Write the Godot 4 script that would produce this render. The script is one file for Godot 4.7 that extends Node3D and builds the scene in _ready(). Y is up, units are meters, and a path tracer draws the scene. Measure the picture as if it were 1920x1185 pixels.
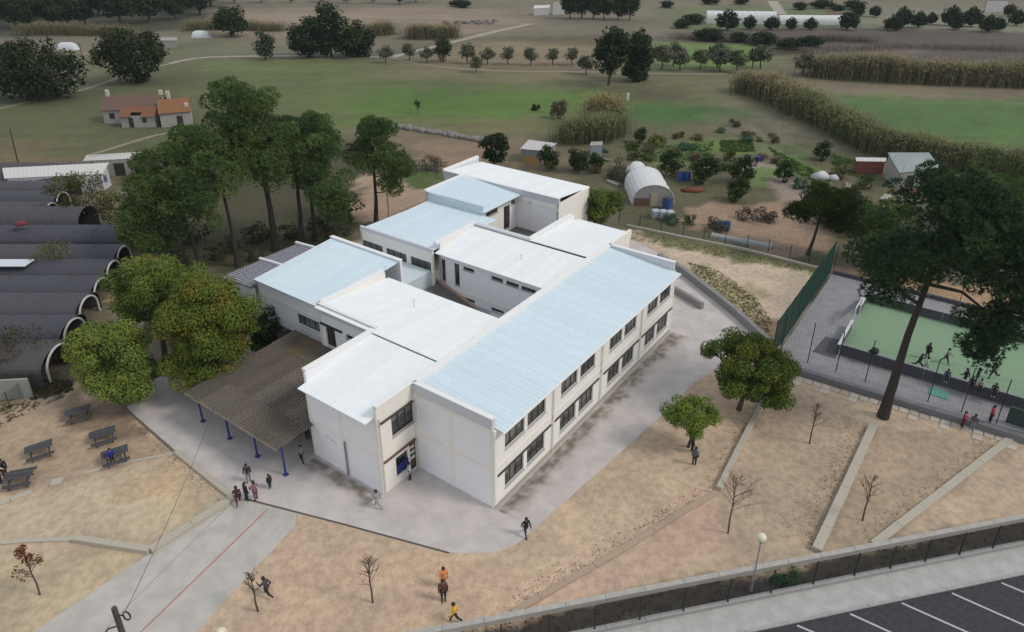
extends Node3D
# A school seen from the air: units are metres, y is up. The school frame (u along the long facade, v away from it) is turned against the world.

const TURN := 0.94814
const CORNER := Vector3(-1.08475, 0, -34.27397)
var rng := RandomNumberGenerator.new()
var used := {}
var mats := {}
var tex := {}

# ------------------------------------------------------------------ mesh collecting
class MB:
	var v := PackedVector3Array()
	var n := PackedVector3Array()
	var c := PackedColorArray()
	var col := Color(1, 1, 1)
	var colored := false
	func tri(a: Vector3, b: Vector3, d: Vector3) -> void:
		var m := (b - a).cross(d - a).normalized()
		trin(a, b, d, m, m, m)
	func trin(a: Vector3, b: Vector3, d: Vector3, na: Vector3, nb: Vector3, nd: Vector3) -> void:
		v.append(a); v.append(d); v.append(b)
		n.append(na); n.append(nd); n.append(nb)
		if colored:
			c.append(col); c.append(col); c.append(col)
	func quad(a: Vector3, b: Vector3, d: Vector3, e: Vector3) -> void:
		tri(a, b, d); tri(a, d, e)
	func box(at: Vector3, size: Vector3, b := Basis()) -> void:
		var x := b.x * size.x * 0.5
		var y := b.y * size.y * 0.5
		var z := b.z * size.z * 0.5
		quad(at - x - y + z, at + x - y + z, at + x + y + z, at - x + y + z)
		quad(at + x - y - z, at - x - y - z, at - x + y - z, at + x + y - z)
		quad(at + x - y + z, at + x - y - z, at + x + y - z, at + x + y + z)
		quad(at - x - y - z, at - x - y + z, at - x + y + z, at - x + y - z)
		quad(at - x + y + z, at + x + y + z, at + x + y - z, at - x + y - z)
		quad(at - x - y - z, at + x - y - z, at + x - y + z, at - x - y + z)
	# box given by two corners
	func span(lo: Vector3, hi: Vector3) -> void:
		box((lo + hi) * 0.5, (hi - lo).abs())
	# box with chamfered top edges
	func slab(at: Vector3, size: Vector3, b := Basis(), ch := 0.02) -> void:
		var x := b.x * size.x * 0.5
		var y := b.y * size.y * 0.5
		var z := b.z * size.z * 0.5
		var cx := b.x * ch
		var cy := b.y * ch
		var cz := b.z * ch
		var lo := [at - x - y + z, at + x - y + z, at + x - y - z, at - x - y - z]
		var mid := [at - x + y + z - cy, at + x + y + z - cy, at + x + y - z - cy, at - x + y - z - cy]
		var hi := [at - x + y + z + cx - cz, at + x + y + z - cx - cz, at + x + y - z - cx + cz, at - x + y - z + cx + cz]
		for i in 4:
			var j := (i + 1) % 4
			quad(lo[i], lo[j], mid[j], mid[i])
			quad(mid[i], mid[j], hi[j], hi[i])
		quad(hi[0], hi[1], hi[2], hi[3])
		quad(lo[3], lo[2], lo[1], lo[0])
	# bar from p to q with an upright rectangular section
	func bar(p: Vector3, q: Vector3, wide: float, high: float) -> void:
		var d := (q - p)
		var l := d.length()
		var x := d / l
		var z := x.cross(Vector3.UP)
		z = Vector3.BACK if z.length() < 0.01 else z.normalized()
		slab((p + q) * 0.5, Vector3(l, high, wide), Basis(x, z.cross(x), z), min(0.02, min(wide, high) * 0.25))
	func prism(poly: PackedVector2Array, y0: float, y1: float) -> void:
		var idx := Geometry2D.triangulate_polygon(poly)
		for k in range(0, idx.size(), 3):
			var a := poly[idx[k]]
			var b := poly[idx[k + 1]]
			var d := poly[idx[k + 2]]
			if (b - a).cross(d - a) > 0:
				var s := b; b = d; d = s
			tri(Vector3(a.x, y1, a.y), Vector3(b.x, y1, b.y), Vector3(d.x, y1, d.y))
		var turn := -1.0 if Geometry2D.is_polygon_clockwise(poly) else 1.0
		for k in poly.size():
			var a := poly[k]
			var b := poly[(k + 1) % poly.size()]
			if turn > 0:
				var s := a; a = b; b = s
			quad(Vector3(b.x, y0, b.y), Vector3(a.x, y0, a.y), Vector3(a.x, y1, a.y), Vector3(b.x, y1, b.y))
	func tube(pts: Array, radii: Array, sides := 6, close := true) -> void:
		var rings := []
		for i in pts.size():
			var d: Vector3 = pts[min(i + 1, pts.size() - 1)] - pts[max(i - 1, 0)]
			d = d.normalized()
			var x := d.cross(Vector3(0.13, 0.2, 1).normalized() if absf(d.z) < 0.9 else Vector3.RIGHT).normalized()
			var z := x.cross(d)
			var ring := []
			for k in sides:
				var a := TAU * k / sides
				ring.append(x * cos(a) + z * sin(a))
			rings.append(ring)
		for i in pts.size() - 1:
			for k in sides:
				var m := (k + 1) % sides
				var a: Vector3 = pts[i] + rings[i][k] * radii[i]
				var b: Vector3 = pts[i] + rings[i][m] * radii[i]
				var d: Vector3 = pts[i + 1] + rings[i + 1][m] * radii[i + 1]
				var e: Vector3 = pts[i + 1] + rings[i + 1][k] * radii[i + 1]
				trin(a, d, b, rings[i][k], rings[i + 1][m], rings[i][m])
				trin(a, e, d, rings[i][k], rings[i + 1][k], rings[i + 1][m])
		if close:
			for end in [0, pts.size() - 1]:
				for k in sides:
					tri(pts[end], pts[end] + rings[end][k] * radii[end], pts[end] + rings[end][(k + 1) % sides] * radii[end])
	func ball(at: Vector3, r: Vector3, seg := 12, bumps := 0.0, seed_ := 1) -> void:
		var no := FastNoiseLite.new()
		no.seed = seed_; no.frequency = 0.9
		var grid := []
		for i in seg / 2 + 1:
			var row := []
			var la := PI * i / (seg / 2)
			for k in seg + 1:
				var lo := TAU * k / seg
				var d := Vector3(sin(la) * cos(lo), cos(la), sin(la) * sin(lo))
				row.append([at + d * r * (1.0 + bumps * no.get_noise_3dv(d * 2.0 + at)), d])
			grid.append(row)
		for i in seg / 2:
			for k in seg:
				var a = grid[i][k]; var b = grid[i + 1][k]; var d = grid[i + 1][k + 1]; var e = grid[i][k + 1]
				trin(a[0], d[0], b[0], a[1], d[1], b[1]); trin(a[0], e[0], d[0], a[1], e[1], d[1])
	func mesh() -> ArrayMesh:
		var arr := []
		arr.resize(Mesh.ARRAY_MAX)
		arr[Mesh.ARRAY_VERTEX] = v
		arr[Mesh.ARRAY_NORMAL] = n
		if colored: arr[Mesh.ARRAY_COLOR] = c
		var m := ArrayMesh.new()
		m.add_surface_from_arrays(Mesh.PRIMITIVE_TRIANGLES, arr)
		return m

# ------------------------------------------------------------------ nodes
func numbered(called: String) -> String:
	var k: int = used.get(called, 0)
	used[called] = k + 1
	return called if k == 0 else "%s_%03d" % [called, k]

func tag(o: Node, label: String, category: String, group := "") -> void:
	o.set_meta("label", label)
	o.set_meta("category", category)
	if group != "": o.set_meta("group", group)

func thing(called: String, label: String, category: String, at := Vector3.ZERO, turn := 0.0, group := "") -> Node3D:
	var o := Node3D.new()
	o.name = numbered(called)
	add_child(o)
	o.position = at
	o.rotation.y = turn
	tag(o, label, category, group)
	return o

func part(called: String, what, m: Material, parent: Node3D) -> MeshInstance3D:
	var o := MeshInstance3D.new()
	o.name = called
	o.mesh = what.mesh() if what is MB else what
	o.material_override = m
	parent.add_child(o, true)
	return o

func whole(called: String, what, m: Material, label: String, category: String, at := Vector3.ZERO, turn := 0.0, group := "") -> MeshInstance3D:
	var o := MeshInstance3D.new()
	o.name = numbered(called)
	o.mesh = what.mesh() if what is MB else what
	o.material_override = m
	add_child(o)
	o.position = at
	o.rotation.y = turn
	tag(o, label, category, group)
	return o

func setting(called: String, what, m: Material, at := Vector3.ZERO, turn := 0.0) -> MeshInstance3D:
	var o := MeshInstance3D.new()
	o.name = numbered(called)
	o.mesh = what.mesh() if what is MB else what
	o.material_override = m
	add_child(o)
	o.position = at
	o.rotation.y = turn
	o.set_meta("kind", "structure")
	return o

func again(src: Node3D, label: String, at: Vector3, turn := 0.0, size := Vector3.ONE, group := "") -> Node3D:
	var base := src.name.rstrip("0123456789").trim_suffix("_") if src.name.right(3).is_valid_int() else String(src.name)
	var o: Node3D = src.duplicate()
	o.name = numbered(base)
	add_child(o)
	o.position = at
	o.rotation.y = turn
	o.scale = size
	o.set_meta("label", label)
	if group != "": o.set_meta("group", group)
	return o

# school frame -> world
func W(u: float, v: float, h := 0.0) -> Vector3:
	return CORNER + Vector3(u, h, -v).rotated(Vector3.UP, TURN)

func poly(flat: Array) -> PackedVector2Array:
	var p := PackedVector2Array()
	for k in range(0, flat.size(), 2): p.append(Vector2(flat[k], flat[k + 1]))
	return p

# ------------------------------------------------------------------ materials
func srgb(x: float) -> float:
	return 12.92 * x if x <= 0.0031308 else 1.055 * pow(x, 1.0 / 2.4) - 0.055

# grain: a grey texture, linear values lo..hi, of one or two layers of noise
func grain(key: String, freq: float, octaves: int, lo: float, hi: float, size := 512, freq2 := 0.0, lo2 := 0.9, kind := FastNoiseLite.TYPE_SIMPLEX_SMOOTH) -> ImageTexture:
	if tex.has(key): return tex[key]
	var no := FastNoiseLite.new()
	no.seed = key.hash() % 9999
	no.noise_type = kind
	no.frequency = freq
	no.fractal_octaves = octaves
	no.fractal_gain = 0.6
	var d := no.get_seamless_image(size, size).get_data()
	var d2 := PackedByteArray()
	if freq2 > 0.0:
		no.frequency = freq2
		no.seed += 77
		no.fractal_octaves = 2
		d2 = no.get_seamless_image(size, size).get_data()
	var lut := PackedFloat32Array()
	for k in 256: lut.append(lerpf(lo, hi, smoothstep(0.15, 0.85, k / 255.0)))
	var out := PackedByteArray()
	out.resize(d.size())
	var enc := PackedByteArray()
	for k in 1025: enc.append(int(clampf(srgb(k / 1024.0) * 255.0 + 0.5, 0, 255)))
	for k in d.size():
		var x := lut[d[k]]
		if freq2 > 0.0: x *= lerpf(lo2, 1.0, d2[k] / 255.0)
		out[k] = enc[int(clampf(x, 0, 1) * 1024.0)]
	var im := Image.create_from_data(size, size, false, Image.FORMAT_L8, out)
	im.convert(Image.FORMAT_RGB8)
	tex[key] = ImageTexture.create_from_image(im)
	return tex[key]

func relief(key: String, freq: float, octaves: int, strength: float, size := 512) -> ImageTexture:
	if tex.has(key): return tex[key]
	var no := FastNoiseLite.new()
	no.seed = key.hash() % 9999
	no.frequency = freq
	no.fractal_octaves = octaves
	var im := no.get_seamless_image(size, size)
	im.convert(Image.FORMAT_RGBA8)
	im.bump_map_to_normal_map(strength)
	tex[key] = ImageTexture.create_from_image(im)
	return tex[key]

# real-world (linear) colour; grain repeats every `metres`
func mat(key: String, r: float, g: float, b: float, rough := 0.9, t: Texture2D = null, metres := 4.0, metal := 0.0) -> StandardMaterial3D:
	if mats.has(key): return mats[key]
	var m := StandardMaterial3D.new()
	m.albedo_color = Color(srgb(r), srgb(g), srgb(b))
	m.roughness = rough
	m.metallic = metal
	m.cull_mode = BaseMaterial3D.CULL_DISABLED
	if t:
		m.albedo_texture = t
		m.uv1_triplanar = true
		m.uv1_world_triplanar = true
		m.uv1_scale = Vector3.ONE / metres
	mats[key] = m
	return m

func leafy(key: String, rough := 0.75, back := 0.25) -> StandardMaterial3D:
	if mats.has(key): return mats[key]
	var m := StandardMaterial3D.new()
	m.vertex_color_use_as_albedo = true
	m.roughness = rough
	m.metallic_specular = 0.12
	m.cull_mode = BaseMaterial3D.CULL_DISABLED
	if back > 0.0:
		m.backlight_enabled = true
		m.backlight = Color(0.25, 0.32, 0.1) * back
	mats[key] = m
	return m

# ------------------------------------------------------------------ scene
func _ready() -> void:
	rng.seed = 20
	# camera
	var cam := Camera3D.new()
	cam.name = "camera"
	cam.projection = Camera3D.PROJECTION_FRUSTUM
	cam.near = 0.5
	cam.size = 0.44515
	cam.frustum_offset = Vector2(0, -0.04790)
	cam.far = 4000.0
	cam.position = Vector3(0, 34.33686, 0)
	cam.rotation.x = -0.43399
	add_child(cam)
	cam.current = true
	# overcast sky
	var sky_mat := ProceduralSkyMaterial.new()
	sky_mat.sky_top_color = Color(0.88, 0.91, 0.95)
	sky_mat.sky_horizon_color = Color(0.91, 0.92, 0.935)
	sky_mat.sky_curve = 0.2
	sky_mat.ground_horizon_color = Color(0.55, 0.54, 0.50)
	sky_mat.ground_bottom_color = Color(0.35, 0.33, 0.28)
	sky_mat.sun_angle_max = 60.0
	sky_mat.sky_energy_multiplier = 1.0
	var sky := Sky.new()
	sky.sky_material = sky_mat
	var env := Environment.new()
	env.background_mode = Environment.BG_SKY
	env.sky = sky
	env.tonemap_mode = Environment.TONE_MAPPER_LINEAR
	env.tonemap_exposure = 0.82
	env.sdfgi_enabled = true
	env.ssao_enabled = true
	env.ssil_enabled = true
	env.fog_enabled = true
	env.fog_density = 0.00012
	env.fog_light_color = Color(0.80, 0.84, 0.88)
	var we := WorldEnvironment.new()
	we.name = "world_environment"
	we.environment = env
	add_child(we)
	# a weak sun behind the cloud, high to the right of the camera
	var sun := DirectionalLight3D.new()
	sun.name = "sun"
	sun.light_energy = 0.6
	sun.light_color = Color(1.0, 0.97, 0.93)
	sun.light_angular_distance = 14.0
	sun.shadow_enabled = true
	add_child(sun)
	sun.look_at_from_position(Vector3(60, 62, 18), Vector3.ZERO)

	make_textures()
	make_ground()
	make_yard()
	make_parking()
	make_court()
	make_school()
	make_canopy()
	make_tunnels()
	make_houses()
	make_trees()
	make_far_trees()
	make_reeds()
	make_gardens()
	make_furniture()
	make_people()

func make_textures() -> void:
	grain("dust", 0.03, 5, 0.72, 1.0, 1024, 0.25, 0.86)
	grain("soil", 0.009, 7, 0.76, 1.0, 1024, 0.2, 0.9)
	grain("pave", 0.004, 5, 0.84, 1.0, 1024, 0.25, 0.93)
	grain("paint", 0.01, 4, 0.955, 1.0, 512, 0.06, 0.97)
	grain("sheet", 0.02, 4, 0.5, 1.0, 512, 0.25, 0.7)
	grain("bark", 0.06, 4, 0.45, 1.0, 256)
	grain("tar", 0.02, 5, 0.7, 1.0, 512, 0.4, 0.8)

# colour as the photograph shows it in even light -> base colour
func K(r: int, g: int, b: int) -> Color:
	var c := Color8(r, g, b).srgb_to_linear()
	return Color(c.r / 0.84, c.g / 0.84, c.b / 0.84)   # the soil grain is 0.84 on average

var regions := []
func region(flat: Array, c: Color, warp := 2.0, much := 1.0) -> void:
	var p := poly(flat)
	var r := Rect2(p[0], Vector2.ZERO)
	for q in p: r = r.expand(q)
	regions.append([p, r, c, warp, much])

func make_ground() -> void:
	# fields and waste land far behind
	region([-311.96, -347.29, 307.01, -347.29, 219.44, -243.69, -10.33, -236.61, -51.09, -204.52, -182.1, -196.11], K(112, 104, 86), 4)
	region([-311.96, -347.29, -137.41, -347.29, -104.99, -259.13, -125.65, -243.69, -205.67, -223.54], K(66, 68, 50), 4)
	region([-127, -310.94, -13.86, -322.91, 9.86, -273.46, 0, -256.43, -9.55, -238.93, -45.17, -238.93, -89.6, -232.1, -110.46, -273.46], K(130, 116, 100), 3)
	region([-112.78, -296.24, -17.22, -299.79, -12.09, -279.62, -104.55, -273.46], K(140, 124, 108), 3, 0.7)
	region([69.29, -322.91, 157.06, -322.91, 131.98, -264.69, 53.59, -246.14], K(96, 106, 70), 4)
	region([142.04, -314.84, 276.28, -310.94, 215.41, -238.93, 120.67, -256.43], K(120, 118, 98), 4)
	region([51.32, -243.69, 109.83, -261.88, 209.63, -232.1, 172.62, -188.31, 78.43, -182.47, 73.59, -208.99, 46.51, -227.74], K(84, 75, 66), 5)
	region([90.01, -211.76, 118.74, -219.48, 116.63, -206.29, 86.06, -194.5], K(116, 106, 102), 5, 0.7)
	region([-30.85, -189.82, -9.22, -229.9, 25.25, -215.55, 21.04, -189.82, 5.45, -183.9, -15.15, -186.08], K(122, 110, 86), 3)
	region([-9.38, -234.33, 29.53, -238.93, 44.8, -232.1, 41.47, -213.64, 25.25, -215.55], K(98, 88, 66), 3)
	region([42.81, -225.62, 77.82, -219.48, 63.11, -181.06, 34.66, -179.67], K(98, 118, 62), 3)
	region([-107.73, -223.54, -94.67, -232.1, -66.83, -217.5, -62.12, -201.08, -92.46, -199.39], K(104, 104, 80), 3)
	region([-120.21, -204.52, -102.69, -219.48, -92.5, -196.11, -97.79, -168.01], K(92, 100, 60), 3)
	region([-148.16, -156.58, -99.9, -165.01, -89.68, -192.92, -46.43, -196.92, -30.25, -127.23, -44.39, -106.95, -63.65, -106.95, -95.02, -94.71], K(86, 90, 58), 4)
	region([-107.92, -109.74, -82.3, -118.24, -66.17, -106.95, -72.49, -102.25, -96.95, -96.96], K(112, 92, 70), 4, 0.6)
	region([-81.35, -195.3, -34.16, -192.92, -12.13, -181.76, 20.82, -174.97, 52.62, -172.38, 43.17, -146.49, 22.98, -144.61, 8.31, -119.55, -19.02, -123.63, -30.91, -125.77, -65.85, -156.58], K(92, 100, 58), 4)
	region([-83.19, -194.5, -37.01, -192.92, -36.36, -168.01, -48.54, -162.11, -75.19, -181.06], K(96, 108, 60), 4, 0.7)
	region([-33.33, -192.13, -12.08, -181.06, 20.75, -174.31, 48.61, -171.74, 44.05, -158.75, 14.56, -162.11, -11.21, -166.8, -35.25, -175.62], K(110, 104, 76), 5)
	region([-36.06, -149.39, -30.76, -157.66, -12.93, -156.58, 10.65, -157.66, 22.95, -152.4, 19.36, -141.87, 8.01, -131.02, -3.07, -134.2, -16.03, -131.02, -32.05, -131.02], K(84, 108, 48), 5)
	region([-25.4, -153.42, 9.23, -153.42, 8.51, -140.1, -16.64, -136.67, -27.65, -140.1], K(78, 106, 42), 5, 0.8)
	region([-10.12, -132.59, 5.06, -132.59, 8.48, -122.24, -9.56, -124.34], K(112, 100, 74), 4, 0.7)
	region([50.23, -173.02, 74.94, -176.96, 82.75, -168.01, 64.5, -159.3, 46.66, -139.66, 41.95, -141.87], K(112, 104, 82), 3)
	region([65.19, -168.01, 149.52, -160.98, 101.61, -104.29, 83.36, -111.46, 65.76, -114.46, 63.74, -125.77, 62.35, -150.38], K(80, 106, 54), 3)
	region([65.19, -168.01, 149.52, -160.98, 136.48, -145.55, 65.4, -152.4], K(116, 106, 86), 5)
	region([21.76, -143.69, 38.52, -145.55, 46, -139.23, 34.59, -125.05, 18.29, -118.24], K(64, 98, 42), 3)
	region([27.21, -157.66, 39.05, -157.66, 35.84, -148.41, 24.5, -147.45], K(84, 66, 58), 2)
	region([19.12, -124.34, 45.27, -135.01, 56.51, -122.24, 55.76, -99.3, 34.83, -69.26, 14.26, -79.18, 7.62, -95.83], K(94, 90, 66), 3)
	region([45.17, -141.87, 52.92, -133.39, 56.95, -106.95, 52.86, -98.12, 46.9, -106.95, 43.32, -122.24], K(76, 80, 54), 3)
	region([21.81, -87.31, 37.14, -88.87, 36.52, -73.37, 30.74, -72.51, 21.54, -79.83], K(144, 122, 102), 2)
	region([36.17, -107.5, 39.89, -108.05, 40.56, -88.47, 36.15, -88.08], K(146, 130, 118), 1.5)
	region([42.46, -134.2, 46.81, -135.01, 47.76, -113.85, 43.82, -112.64], K(142, 128, 114), 1.5)
	region([35.85, -118.24, 40.97, -118.24, 39.41, -110.88, 33.73, -110.31], K(108, 140, 44), 1.5)
	region([22.43, -115.69, 34.75, -118.24, 30.99, -106.95, 21.3, -104.29], K(88, 104, 62), 2.5)
	region([43.27, -116.32, 47.12, -99.3, 43.89, -92.13, 41.61, -103.78], K(88, 108, 56), 2)
	region([35.44, -102.25, 40.9, -101.75, 36.2, -94.71, 32.75, -95.83], K(106, 124, 70), 2)
	region([48.58, -106.95, 56.55, -99.3, 50.75, -84.69, 38.33, -71.95, 38.38, -81.17], K(98, 92, 68), 2)
	region([-29.58, -128.72, 8.23, -118.24, 7.62, -95.83, -10.21, -99.3, -21.21, -99.3], K(112, 102, 80), 2)
	region([-17.08, -119.55, -4.96, -116.32, -3.65, -103.01, -11.32, -102.75, -16.27, -109.74], K(142, 118, 98), 2)
	region([-61.14, -106.95, -28.25, -122.24, -9.42, -99.3, -17.06, -80.33, -21.91, -73.37, -30.42, -66.72, -41.8, -69.26], K(68, 66, 44), 2)
	region([-21.29, -99.78, -12.19, -95.83, -11.07, -85.61, -19.68, -80.33, -21.75, -83.79], K(162, 138, 116), 2)
	region([-17.95, -103.78, -8.48, -99.3, -11.78, -92.13, -17.6, -98.83], K(78, 92, 46), 1.5)
	region([-44.12, -73.37, -37.73, -71.95, -35.09, -62.08, -36.24, -57.93, -39.61, -62.08], K(176, 142, 98), 1.5)
	region([-75.47, -71.95, -45.04, -73.37, -39.19, -54.2, -39.1, -49.26, -54.69, -47.77], K(72, 64, 52), 1.5)
	# the school yard
	region([-54.69, -47.77, -38.28, -46.48, -36.19, -48.06, -30.06, -46.2, -26.48, -56.02, -23.96, -71.95, -16.63, -77.89, 14.91, -79.18, 33.35, -67.72, 23.92, -52.9, 23.38, -50.03, 36.6, -41.21, 47.31, -35.88, 46.88, -35.4, 32.27, -33.4, -3.71, -25.62, -11.99, -22.33, -32.84, -22.33], K(186, 164, 140), 0.6)
	region([-32.91, -34.38, -27.48, -38.21, -23.75, -39.39, -18.33, -35.03, -21.61, -31.06, -26.66, -31.79, -31.11, -31.63], K(186, 169, 143), 1.0)
	region([-27.74, -37.63, -23.61, -39.06, -18.98, -35.64, -21.44, -34.02], K(184, 158, 126), 2.0, 0.6)
	region([-56.64, -50.03, -36.36, -48.35, -35.99, -46.2, -37.77, -44.31, -48.57, -40.63], K(96, 76, 60), 1.0)
	region([-53.47, -46.34, -37.35, -44.97, -35.59, -47.77, -29.85, -44.57, -23.8, -39.5, -27.54, -38.31, -30.44, -36.62, -41.04, -31.87], K(166, 145, 122), 1.5)
	region([-36.19, -48.06, -30.06, -46.2, -26.24, -42.41, -27.26, -41.21, -30.54, -43.03, -34.45, -44.97], K(128, 110, 92), 2.0, 0.8)
	region([-40.35, -31.06, -21.59, -30.67, -25.38, -25.46, -32.84, -22.33], K(184, 166, 138), 1.0)
	region([-15.85, -25.62, -14.51, -28.44, -13.03, -31.87, -3.15, -30.28, 1.22, -28.79, -0.58, -26.73, -11.99, -22.33], K(186, 162, 138), 1.5)
	region([0, -26.73, 6.72, -31.06, 13.53, -35.64, 14.46, -32.29, 9.7, -28.54, -3.71, -25.62], K(186, 160, 138), 1.5)
	region([9.7, -33.14, 16.79, -35.4, 14.98, -31.87, 10.62, -29.9], K(184, 154, 134), 2.5, 0.5)
	region([21.22, -46.34, 27.04, -42.41, 18.18, -30.86, 13.74, -29.9, 13.71, -35.64], K(174, 154, 132), 1.0)
	region([27.04, -42.41, 35.85, -40.63, 21.96, -31.46, 18.18, -30.86], K(168, 148, 126), 1.0)
	region([15.4, -78.21, 33.06, -67.72, 24.14, -54.2, 18.87, -69.26], K(190, 172, 150), 0.8)
	region([19.46, -71.13, 22.06, -69.26, 24.59, -62.52, 24.37, -57.34, 22.94, -54.2, 21.97, -57.34, 19.43, -65.51], K(140, 132, 92), 2.5, 0.7)
	region([22.15, -57.93, 26.27, -58.92, 24.03, -53.76, 22.7, -54.2], K(128, 104, 80), 1.5, 0.8)
	region([15.61, -79.5, 25.56, -73.37, 33.67, -69.26, 33.2, -67.34, 24.76, -70.58, 15.19, -76.95], K(104, 106, 66), 1.0, 0.9)
	region([34.57, -68.61, 69.29, -59.95, 64.04, -54.2, 46.77, -55.55, 36.93, -63.76], K(164, 136, 108), 1.0)
	# strip of dark planting mould between the boundary wall and the fence
	region([-5.6, -25.15, 9.68, -28.47, 32.61, -33.4, 47.98, -36.62, 45.61, -34.02, 30.98, -31.42, 9.3, -26.7, -0.55, -24.5, -5.36, -23.41], K(64, 54, 48), 0.5)
	var coarse := FastNoiseLite.new()
	coarse.seed = 5; coarse.frequency = 0.03; coarse.fractal_octaves = 4
	var warp := FastNoiseLite.new()
	warp.seed = 9; warp.frequency = 0.11; warp.fractal_octaves = 3
	var mott := FastNoiseLite.new()
	mott.seed = 31; mott.frequency = 0.22; mott.fractal_octaves = 4; mott.fractal_gain = 0.65
	var rows := FastNoiseLite.new()
	rows.seed = 12; rows.frequency = 0.16; rows.fractal_octaves = 4
	var verts := PackedVector3Array()
	var cols := PackedColorArray()
	var idx := PackedInt32Array()
	var base := K(104, 98, 78)
	var soft := [Vector2(0, 0), Vector2(3.5, 2.0), Vector2(-3.0, 3.5), Vector2(-2.5, -3.5), Vector2(3.0, -3.0), Vector2(7.0, 0.5), Vector2(-7.0, -0.5)]
	var hard := [Vector2(0.15, 0.1), Vector2(-0.2, -0.15)]
	for zone in [[-52.0, 52.0, -18.0, -56.0, 0.45], [-95.0, 95.0, -56.0, -122.0, 0.85], [-250.0, 250.0, -122.0, -362.0, 1.9], [-4000.0, 4000.0, -362.0, -4000.0, 400.0], [-4000.0, 4000.0, 400.0, -18.0, 400.0], [-4000.0, -52.0, -18.0, -56.0, 400.0], [52.0, 4000.0, -18.0, -56.0, 400.0], [-4000.0, -95.0, -56.0, -122.0, 400.0], [95.0, 4000.0, -56.0, -122.0, 400.0], [-4000.0, -250.0, -122.0, -362.0, 400.0], [250.0, 4000.0, -122.0, -362.0, 400.0]]:
		var nx := int(ceil((zone[1] - zone[0]) / zone[4]))
		var nz := int(ceil((zone[2] - zone[3]) / zone[4]))
		var first := verts.size()
		for j in nz + 1:
			for i in nx + 1:
				var x := lerpf(zone[0], zone[1], float(i) / nx)
				var z := lerpf(zone[2], zone[3], float(j) / nz)
				verts.append(Vector3(x, 0, z))
				var k := base
				if zone[4] < 100.0:
					var wx := warp.get_noise_2d(x, z)
					var wz := warp.get_noise_2d(x + 500.0, z)
					var sum := Color(0, 0, 0)
					var tries: Array = soft if z < -110.0 else hard
					for off: Vector2 in tries:
						k = base
						for r in regions:
							var q := Vector2(x + wx * 1.6 * r[3], z + wz * 1.6 * r[3]) + off
							if r[1].has_point(q) and Geometry2D.is_point_in_polygon(q, r[0]):
								k = k.lerp(r[2], r[4])
						sum += k
					k = sum / float(tries.size())
					var a := coarse.get_noise_2d(x, z)
					var b := mott.get_noise_2d(x, z)
					var g := 1.0 + 0.18 * a + 0.24 * b
					if z < -100.0: g += 0.16 * rows.get_noise_2d(x * 0.12 + z * 0.05, z)
					k = Color(k.r * (g + 0.05 * a), k.g * g, k.b * (g - 0.06 * b))
				cols.append(k)
		for j in nz:
			for i in nx:
				var a := first + j * (nx + 1) + i
				for t in [a, a + nx + 2, a + 1, a, a + nx + 1, a + nx + 2]: idx.append(t)
	var nrm := PackedVector3Array()
	nrm.resize(verts.size())
	nrm.fill(Vector3.UP)
	var arr := []
	arr.resize(Mesh.ARRAY_MAX)
	arr[Mesh.ARRAY_VERTEX] = verts
	arr[Mesh.ARRAY_NORMAL] = nrm
	arr[Mesh.ARRAY_COLOR] = cols
	arr[Mesh.ARRAY_INDEX] = idx
	var m := ArrayMesh.new()
	m.add_surface_from_arrays(Mesh.PRIMITIVE_TRIANGLES, arr)
	var gm := mat("ground", 1.0, 1.0, 1.0, 0.95, tex["soil"], 7.0)
	gm.vertex_color_use_as_albedo = true
	gm.normal_enabled = true
	gm.normal_texture = relief("lumps", 0.05, 5, 6.0)
	gm.normal_scale = 0.35
	setting("ground", m, gm)
	# tracks over the fields
	var chalk := mat("track", 0.42, 0.38, 0.31, 0.95, tex["dust"], 5.0)
	var earth := mat("earth_track", 0.32, 0.26, 0.19, 0.95, tex["dust"], 5.0)
	ribbon("path", [-32.9, -198.56, -24.93, -212.69, -9.6, -240.1, 0, -256.43, 7.73, -267.55], 2.6, chalk)
	ribbon("path", [-89.42, -189.06, -87.49, -194.5, -82.6, -198.56, -67.78, -200.23, -53.04, -200.23, -32.9, -198.56], 1.8, chalk)
	ribbon("path", [-32.64, -196.92, -22.11, -186.82, -8.03, -180.36, 5.3, -178.3, 21.11, -177.63, 37.86, -175.62, 52.7, -174.97], 1.5, earth)
	ribbon("path", [-104.94, -135.01, -99.63, -146.49, -95.24, -156.58, -93.36, -174.31, -89.42, -189.06], 1.2, earth)
	ribbon("path", [-67.79, -109.17, -65.18, -115.07, -62.48, -120.88, -59.78, -123.28], 1.0, earth)
	ribbon("path", [120.04, -344.93, 113.18, -318.82, 107.24, -296.24], 4.5, chalk)
	ribbon("path", [-106.04, -261.88, -62.8, -271.96, -27.33, -270.48, 7.73, -267.55], 2.6, earth)
	ribbon("path", [-122.73, -203.65, -114.66, -205.4, -102.43, -211.76], 1.6, earth)

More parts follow.
